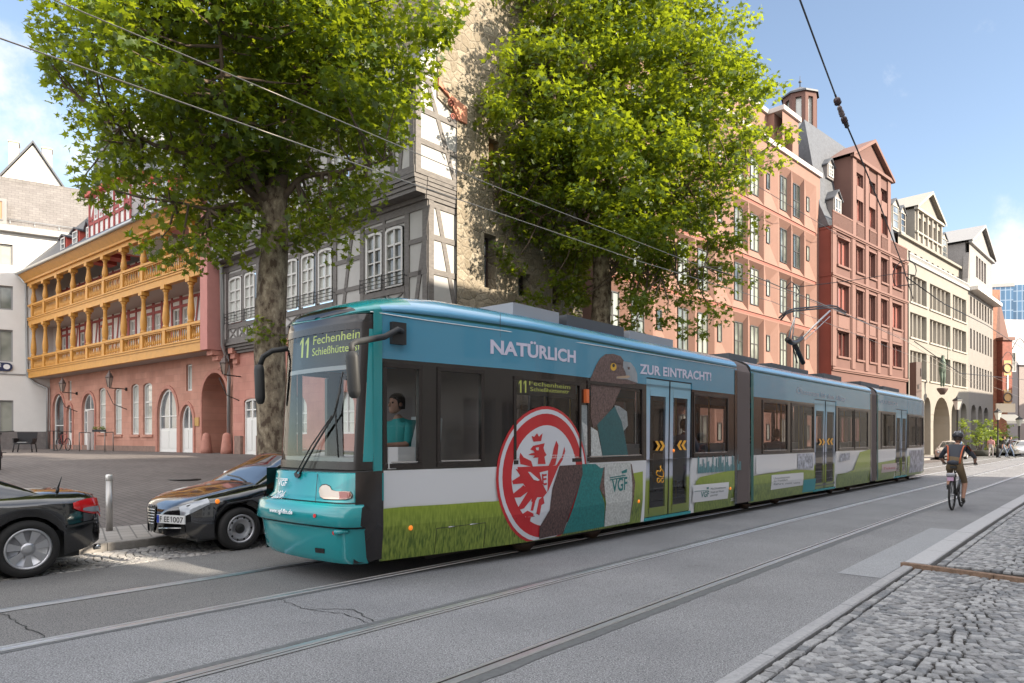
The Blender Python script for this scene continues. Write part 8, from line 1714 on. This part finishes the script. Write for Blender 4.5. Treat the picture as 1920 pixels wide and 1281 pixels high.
# pedestrians far away
def walker(label, base, fwd, top, bot, group=None, bag=None, step=.28, skirt=False, arms=0):
    c_, s_ = fwd; T = lambda u, w, z: (base[0]+c_*u+s_*w, base[1]+s_*u-c_*w, base[2]+z); t_ = thing('person', label, 'person', base, group)
    pel, ab, ch, nk = (0, 0, .93), (.0, 0, 1.1), (.02, 0, 1.33), (.03, 0, 1.47); E_ = [(pel, ab, (.13, .1), (.13, .1), 2), (ab, ch, (.13, .1), (.165, .11), 0), (ch, nk, (.165, .11), (.05, .05), 0), (nk, (.035, 0, 1.53), .05, .048, 1)]
    for sd in (1, -1):
        st_ = step*sd; E_ += [(pel, (0, .09*sd, .88), (.13, .1), .09, 2), ((0, .09*sd, .88), (st_*.6+.03, .1*sd, .5), .088, .058, 2), ((st_*.6+.03, .1*sd, .5), (st_, .1*sd, .09), .052, .036, 2), ((st_, .1*sd, .09), (st_+.17, .1*sd, .035), .042, .032, 3)]
        a = -.2*sd; E_ += [(ch, (.02, .19*sd, 1.39), (.14, .1), .062, 0), ((.02, .19*sd, 1.39), (a*.4, .25*sd, 1.12), .055, .042, 0), ((a*.4, .25*sd, 1.12), (a+.08, .25*sd, .88), .038, .026, 1)]; hand(E_, None, (a+.08, .25*sd, .88), (.2, 0, -1), 1, (1, 0, 0))
    bodymesh('body', [(T(*a), T(*b), r0, r1, m_) for a, b, r0, r1, m_ in E_], [top, SKIN, bot, SHOE], t_, base, 2); head(t_, T, (.05, 0, 1.63), (1, 0))
    if bag: mb = MB(); mb.lathe(T(-.1, -.32, .95), [(.05, -.22), (.16, -.15), (.18, 0), (.15, .15), (.05, .2)], 12); mb.tube([T(.02, .12, 1.48), T(-.08, -.25, 1.15)], .015, 5); mb.build('shoulder_bag', DARKP, t_)
c = ray(1858, 822, 58); walker('pedestrian in a pink top and pale trousers by the shrubs', (c.x, c.y, .005), (TX, TY), M('top_pink', (.5, .25, .24), .9), M('trousers_pale', (.42, .38, .38), .9))
c = ray(1881, 822, 56); walker('pedestrian in black with a large shoulder bag crossing before the parked cars', (c.x, c.y, .005), (.9, -.4), M('top_black', (.02, .02, .022), .9), M('jeans_grey', (.12, .14, .18), .9), bag=True)
c = ray(1893, 822, 57); walker('pedestrian in grey-blue jeans just right of the one with the bag', (c.x, c.y, .005), (.9, -.4), M('top_dark', (.06, .05, .06), .9), M('jeans_blue', (.12, .16, .24), .9))
# bicycles on the square
def gp(x, y):       # ground point of the sloping square under a pixel
    Y = 14.0
    for _ in range(60):
        X = (x-960)/F*Y; n = X*NX-Y*TX if False else X*NX+Y*NY; z = plz(n); Y2 = F*(EYE-z)/(y-HOR); Y = Y+.2*(Y2-Y)
    return ((x-960)/F*Y, Y, plz(((x-960)/F*Y)*NX+Y*NY))
b_ = gp(-3, 880); bicycle('dark city bicycle cut off by the left edge of the square', b_, radians(142), ('plum', (.05, .02, .03)))
b_ = G.W(G.U(110, .6), .6, GZ+.0); bicycle('bicycle leaning at the table beside the sandstone wall', (b_[0], b_[1], GZ), radians(125), ('red', (.25, .03, .03)))
tb_ = G.W(G.U(101, 1.3), 1.3, GZ); bt = thing('bistro_table', 'tall bistro table in front of the first arched door', 'table', tb_); mb = MB(); mb.lathe(tb_, [(.3, 1.0), (.3, 1.03)], 20); mb.build('table_top', DARKP, bt); mb = MB(); mb.lathe(tb_, [(.22, 0), (.2, .03), (.03, .05), (.03, 1.0)], 12); mb.build('table_leg', DARKP, bt)
# wicker armchair
wc = ray(46.5, 822, 31.7); wcb = (wc.x, wc.y, .968); ch_ = thing('wicker_armchair', 'black wicker armchair standing alone before the white plaster wall', 'chair', wcb); wd = Fr(wc.x, wc.y, .95, .3); WK = M('wicker_black', (.02, .018, .02), .6, bump=.6, bs=60)
mb = MB(); mb.box(wd.W, -.33, .33, -.3, .3, .968+.36, .968+.44); mb.build('seat', WK, ch_); mb = MB(); mb.prism(wd.W, [(-.36, 1.4), (.36, 1.4), (.4, 1.88), (-.4, 1.88)], -.36, -.3); mb.build('backrest', WK, ch_)
for sx_ in (-1, 1):
    mb = MB(); mb.box(wd.W, min(sx_*.34, sx_*.4), max(sx_*.34, sx_*.4), -.3, .3, 1.55, 1.6); mb.box(wd.W, min(sx_*.34, sx_*.38), max(sx_*.34, sx_*.38), -.28, .28, 1.4, 1.55); mb.build('armrest', WK, ch_)
    for v in (-.3, .28): mb = MB(); mb.tube([wd.W(sx_*.33, v, 1.34), wd.W(sx_*.38, v, .968)], .025, 6); mb.build('leg', WK, ch_)
mb = MB(); mb.box(wd.W, -.25, .12, .0, .2, 1.412, 1.43); tag(mb.build('folded_paper', WHITE, None, wcb), 'folded white paper lying on the black wicker armchair', 'paper')
# bollards
BOL = M('bollard_steel', (.42, .40, .38), .35, .6)
for i, (x, yb, lb) in enumerate(((205, 995, 'steel bollard on the pavement between the two black cars'), (421, 0, 'steel bollard with only its top showing behind the hatchback bonnet'))):
    p = gnd(x, yb, .12) if yb else P(6.1, -11.9, .12); bo = thing('bollard', lb, 'bollard', p, 'steel bollards'); mb = MB(); mb.lathe(p, [(.05, 0), (.05, .80)], 20); mb.build('post', BOL, bo); mb = MB(); mb.lathe(p, [(.05, .802), (.054, .81), (.054, .88), (.045, .9), (.0, .905)], 20); mb.build('cap', M('bollard_cap', (.62, .6, .57), .3, .6), bo)
# wall lanterns
def lantern(label, xc, y0, y1, xw, yw, k=1.0):
    v = .95*k+GW; c = G.W(G.U(xc, v), v, 0); zt, zb_ = G.Z(xc, y0, v), G.Z(xc, y1, v); h = zt-zb_; uw = G.U(xw, GW); zc_ = G.Z(xw, yw, GW)
    t_ = thing('wall_lantern', label, 'lantern', (c[0], c[1], zb_), 'wall lanterns'); mb = MB(); mb.tube([G.W(uw, GW, zc_), (c[0], c[1], zc_), (c[0], c[1], zb_)], .025, 6); mb.tube([G.W(uw, GW, zc_-1.0), G.W(uw, GW+.05, zc_-1), G.W(uw-(.35), GW+.5, zc_-.75), G.W(uw-.5, GW+.75, zc_-.05)], .02, 6); mb.lathe(G.W(uw, GW+.03, zc_-.08), [(.06, 0), (.06, .16)], 8); mb.build('bracket', M('iron'), t_)
    mb = MB(); mb.lathe((c[0], c[1], zb_), [(.08, 0), (.17, h*.55)], 6, sm=False); lg = mb.build('lantern_glass', M('lantern_glass', (.3, .24, .2), .1, spec=.8), t_)
    mb = MB(); [mb.tube([(c[0]+.085*cos(a), c[1]+.085*sin(a), zb_), (c[0]+.18*cos(a), c[1]+.18*sin(a), zb_+h*.55)], .012, 4) for a in [pi/3*i for i in range(6)]]; mb.lathe((c[0], c[1], zb_), [(.19, h*.54), (.2, h*.58), (.13, h*.72), (.12, h*.78), (.05, h*.86), (.05, h*.9), (.02, h)], 6, sm=False); mb.build('lantern_cap', M('iron_warm', (.12, .09, .08), .5, .4), t_)
lantern('wall lantern at the left above the first arched door', 117, 708, 734, 145, 738); lantern('wall lantern between the tall windows', 205, 694, 726, 238, 730); lantern('wall lantern beside the drainpipe over the passage', 421, 665, 702, 456, 707)
# handrails by the open door
for x0, x1, lb in ((128, 153, 'metal handrail left of the open arched door'), (174, 201, 'metal handrail right of the open arched door')):
    a, b = G.U(x0, .8), G.U(x1, .8); t_ = thing('handrail', lb, 'handrail', G.W(a, .8, GZ), 'handrails at the open door'); mb = MB(); mb.tube([G.W(a, GW+.9 if x0 > 150 else GW+.8, GZ+.95), G.W(b, .9, GZ+.92)], .025, 6); mb.build('rail', M('iron_grey', (.2, .19, .18), .5, .4), t_)
    for u in (a, b): mb = MB(); mb.tube([G.W(u, GW+.9 if u == a and x0 > 150 else (.9 if u == b else GW+.8), GZ+.93), G.W(u, GW+.9 if u == a and x0 > 150 else (.9 if u == b else GW+.8), GZ)], .022, 6); mb.build('post', M('iron_grey'), t_)
# guard stones at the passage
for x, lb in ((387, 'conical guard stone left of the passage arch'), (425, 'conical guard stone beside the drainpipe')):
    c = G.W(G.U(x, GW+.25), GW+.25, GZ-.02); t_ = thing('guard_stone', lb, 'guard stone', c, 'guard stones'); mb = MB(); mb.lathe(c, [(.24, 0), (.22, .25), (.16, .75), (.13, .85), (.05, .9)], 16); mb.build('stone', M('red_sandstone_trim'), t_)
# flower box on the handrail post
c = G.W(G.U(186, -.2), -.2, GZ+.97); fb = thing('flower_box', 'small flower box with green plants by the open door', 'flower box', c); mb = MB(); mb.box(lambda a, b_, z: (c[0]+a, c[1]+b_, c[2]+z), -.3, .3, -.1, .1, 0, .12); mb.build('box', DARKP, fb); leaves('plants', [(c[0]-.15, c[1], c[2]+.2), (c[0]+.15, c[1], c[2]+.2)], [.18, .18], 60, .09, LEAF2, fb, 3)
# things in front of the right-hand buildings
c = ray(1723, 822, 44); py = thing('sign_pylon', 'tall brown sign pylon behind the far end of the tram', 'pylon', (c.x, c.y, 0)); fp_ = Fr(c.x, c.y, .95, .31); zt = EYE+(822-679)*44/F
mb = MB(); mb.box(fp_.W, -.22, .22, -.5, .0, .0, zt); mb.build('slab', M('pylon_brown', (.10, .065, .055), .6), py); mb = MB(); mb.box(fp_.W, .13, .2, .001, .03, zt-.9, zt-.4); mb.box(fp_.W, -.1, .0, .001, .03, zt-1.7, zt-1.45); mb.build('badge', M('pylon_dark', (.03, .02, .02), .5), py)
sc_ = ray(1767, 822, 59); z0 = EYE+(822-728)*59/F; stt = thing('statue', 'green bronze statue on a console above the largest arch of the beige building', 'statue', (sc_.x, sc_.y, z0)); BRZ = M('bronze_green', (.09, .12, .09), .6, .3, var=.4, vs=6)
Ts = lambda u, w, z: (sc_.x+u*.7, sc_.y-w*.7, z0+z)
E_ = [((0, 0, 1.5), (0, 0, 2.1), .3, .34, 0), ((0, 0, 2.1), (.05, 0, 2.6), .34, .13, 0), ((.05, 0, 2.6), (.05, 0, 2.85), .12, .17, 0)]
for sd in (-1, 1): E_ += [((0, 0, 1.5), (.14*sd, 0, 1.4), .26, .2, 0), ((.14*sd, 0, 1.4), (.16*sd, .1, .8), .2, .13, 0), ((.16*sd, .1, .8), (.14*sd, 0, .12), .12, .08, 0), ((.05, 0, 2.35), (.4*sd, 0, 2.3), .2, .14, 0), ((.4*sd, 0, 2.3), (.5*sd, .2, 1.8 if sd < 0 else 2.6), .12, .09, 0), ((.5*sd, .2, 1.8 if sd < 0 else 2.6), (.42*sd, .3, 1.4 if sd < 0 else 3.1), .09, .06, 0)]
bodymesh('figure', [(Ts(*a), Ts(*b), r0*.9, r1*.9, 0) for a, b, r0, r1, m_ in E_], [BRZ], stt, stt['_org'], 2)
mb = MB(); mb.lathe((sc_.x, sc_.y, z0-.55), [(.15, 0), (.35, .3), (.42, .45), (.42, .56)], 12); mb.build('console', M('pylon_brown'), stt); mb = MB(); mb.tube([Ts(.42, .3, 2.0), Ts(.5, .3, 3.9)], .03, 5); mb.build('staff', BRZ, stt)
def lamppost(label, x, ytop, Y):
    c = ray(x, 822, Y); h = EYE+(822-ytop)*Y/F; t_ = thing('street_lamp', label, 'street lamp', (c.x, c.y, 0), 'street lamps'); b = (c.x, c.y, 0)
    mb = MB(); mb.lathe(b, [(.14, 0), (.12, .9), (.06, 1.0), (.05, h-.9), (.09, h-.85)], 10); mb.build('pole', M('iron'), t_); mb = MB(); mb.lathe(b, [(.13, h-.85), (.3, h-.25)], 6, sm=False); mb.build('lamp_glass', M('lamp_glass_white', (.6, .58, .52), .2), t_); mb = MB(); mb.lathe(b, [(.34, h-.25), (.3, h-.15), (.1, h-.02), (.03, h+.1)], 6, sm=False); mb.build('lamp_cap', M('iron'), t_)
lamppost('lantern street lamp in front of the beige arcades', 1795, 745, 47); lamppost('lantern street lamp by the oriel building', 1871, 768, 57); lamppost('lantern street lamp at the far right edge of the street', 1911, 782, 66)
aw = Fr(*ray(1868, 822, 70)[:2], .93, .1); at_ = thing('awning', 'cream shop awning below the oriel building', 'awning', aw.W(.8, 0, 3)); mb = MB(); za = EYE+(822-790)*70/F; mb.add([aw.W(0, 0, za+.7), aw.W(2.1, 0, za+.7), aw.W(2.1, 1.3, za), aw.W(0, 1.3, za), aw.W(0, 1.3, za-.25), aw.W(2.1, 1.3, za-.25)], [(0, 1, 2, 3), (3, 2, 5, 4)]); mb.build('canopy', M('awning_cream', (.65, .6, .5), .9), at_); mb = MB(); mb.box(aw.W, 0, 2.1, -.1, .0, za+.9, za+1.8); mb.build('sign_board', M('sign_cream', (.6, .5, .38), .8), at_)

for x, y, r, lb in ((345, 899, .36, 'round manhole cover in the middle of the square'), (1010, 1160, .3, 'round manhole cover between the rails in the road')):
    if y < 1000: p = gp(x, y)
    else: continue
    t_ = thing('manhole_cover', lb, 'manhole cover', p); mb = MB(); mb.lathe((p[0], p[1], p[2]+.004), [(r+.05, 0), (r+.05, .006), (r, .006)], 28); mb.build('frame', M('cast_iron', (.07, .065, .06), .7, .3), t_); mb = MB(); mb.lathe((p[0], p[1], p[2]+.008), [(r-.02, 0), (r-.02, .008), (r*.6, .009)], 28); mb.build('cover', M('cast_iron_lid', (.1, .09, .085), .7, .3, var=.3, vs=20), t_)
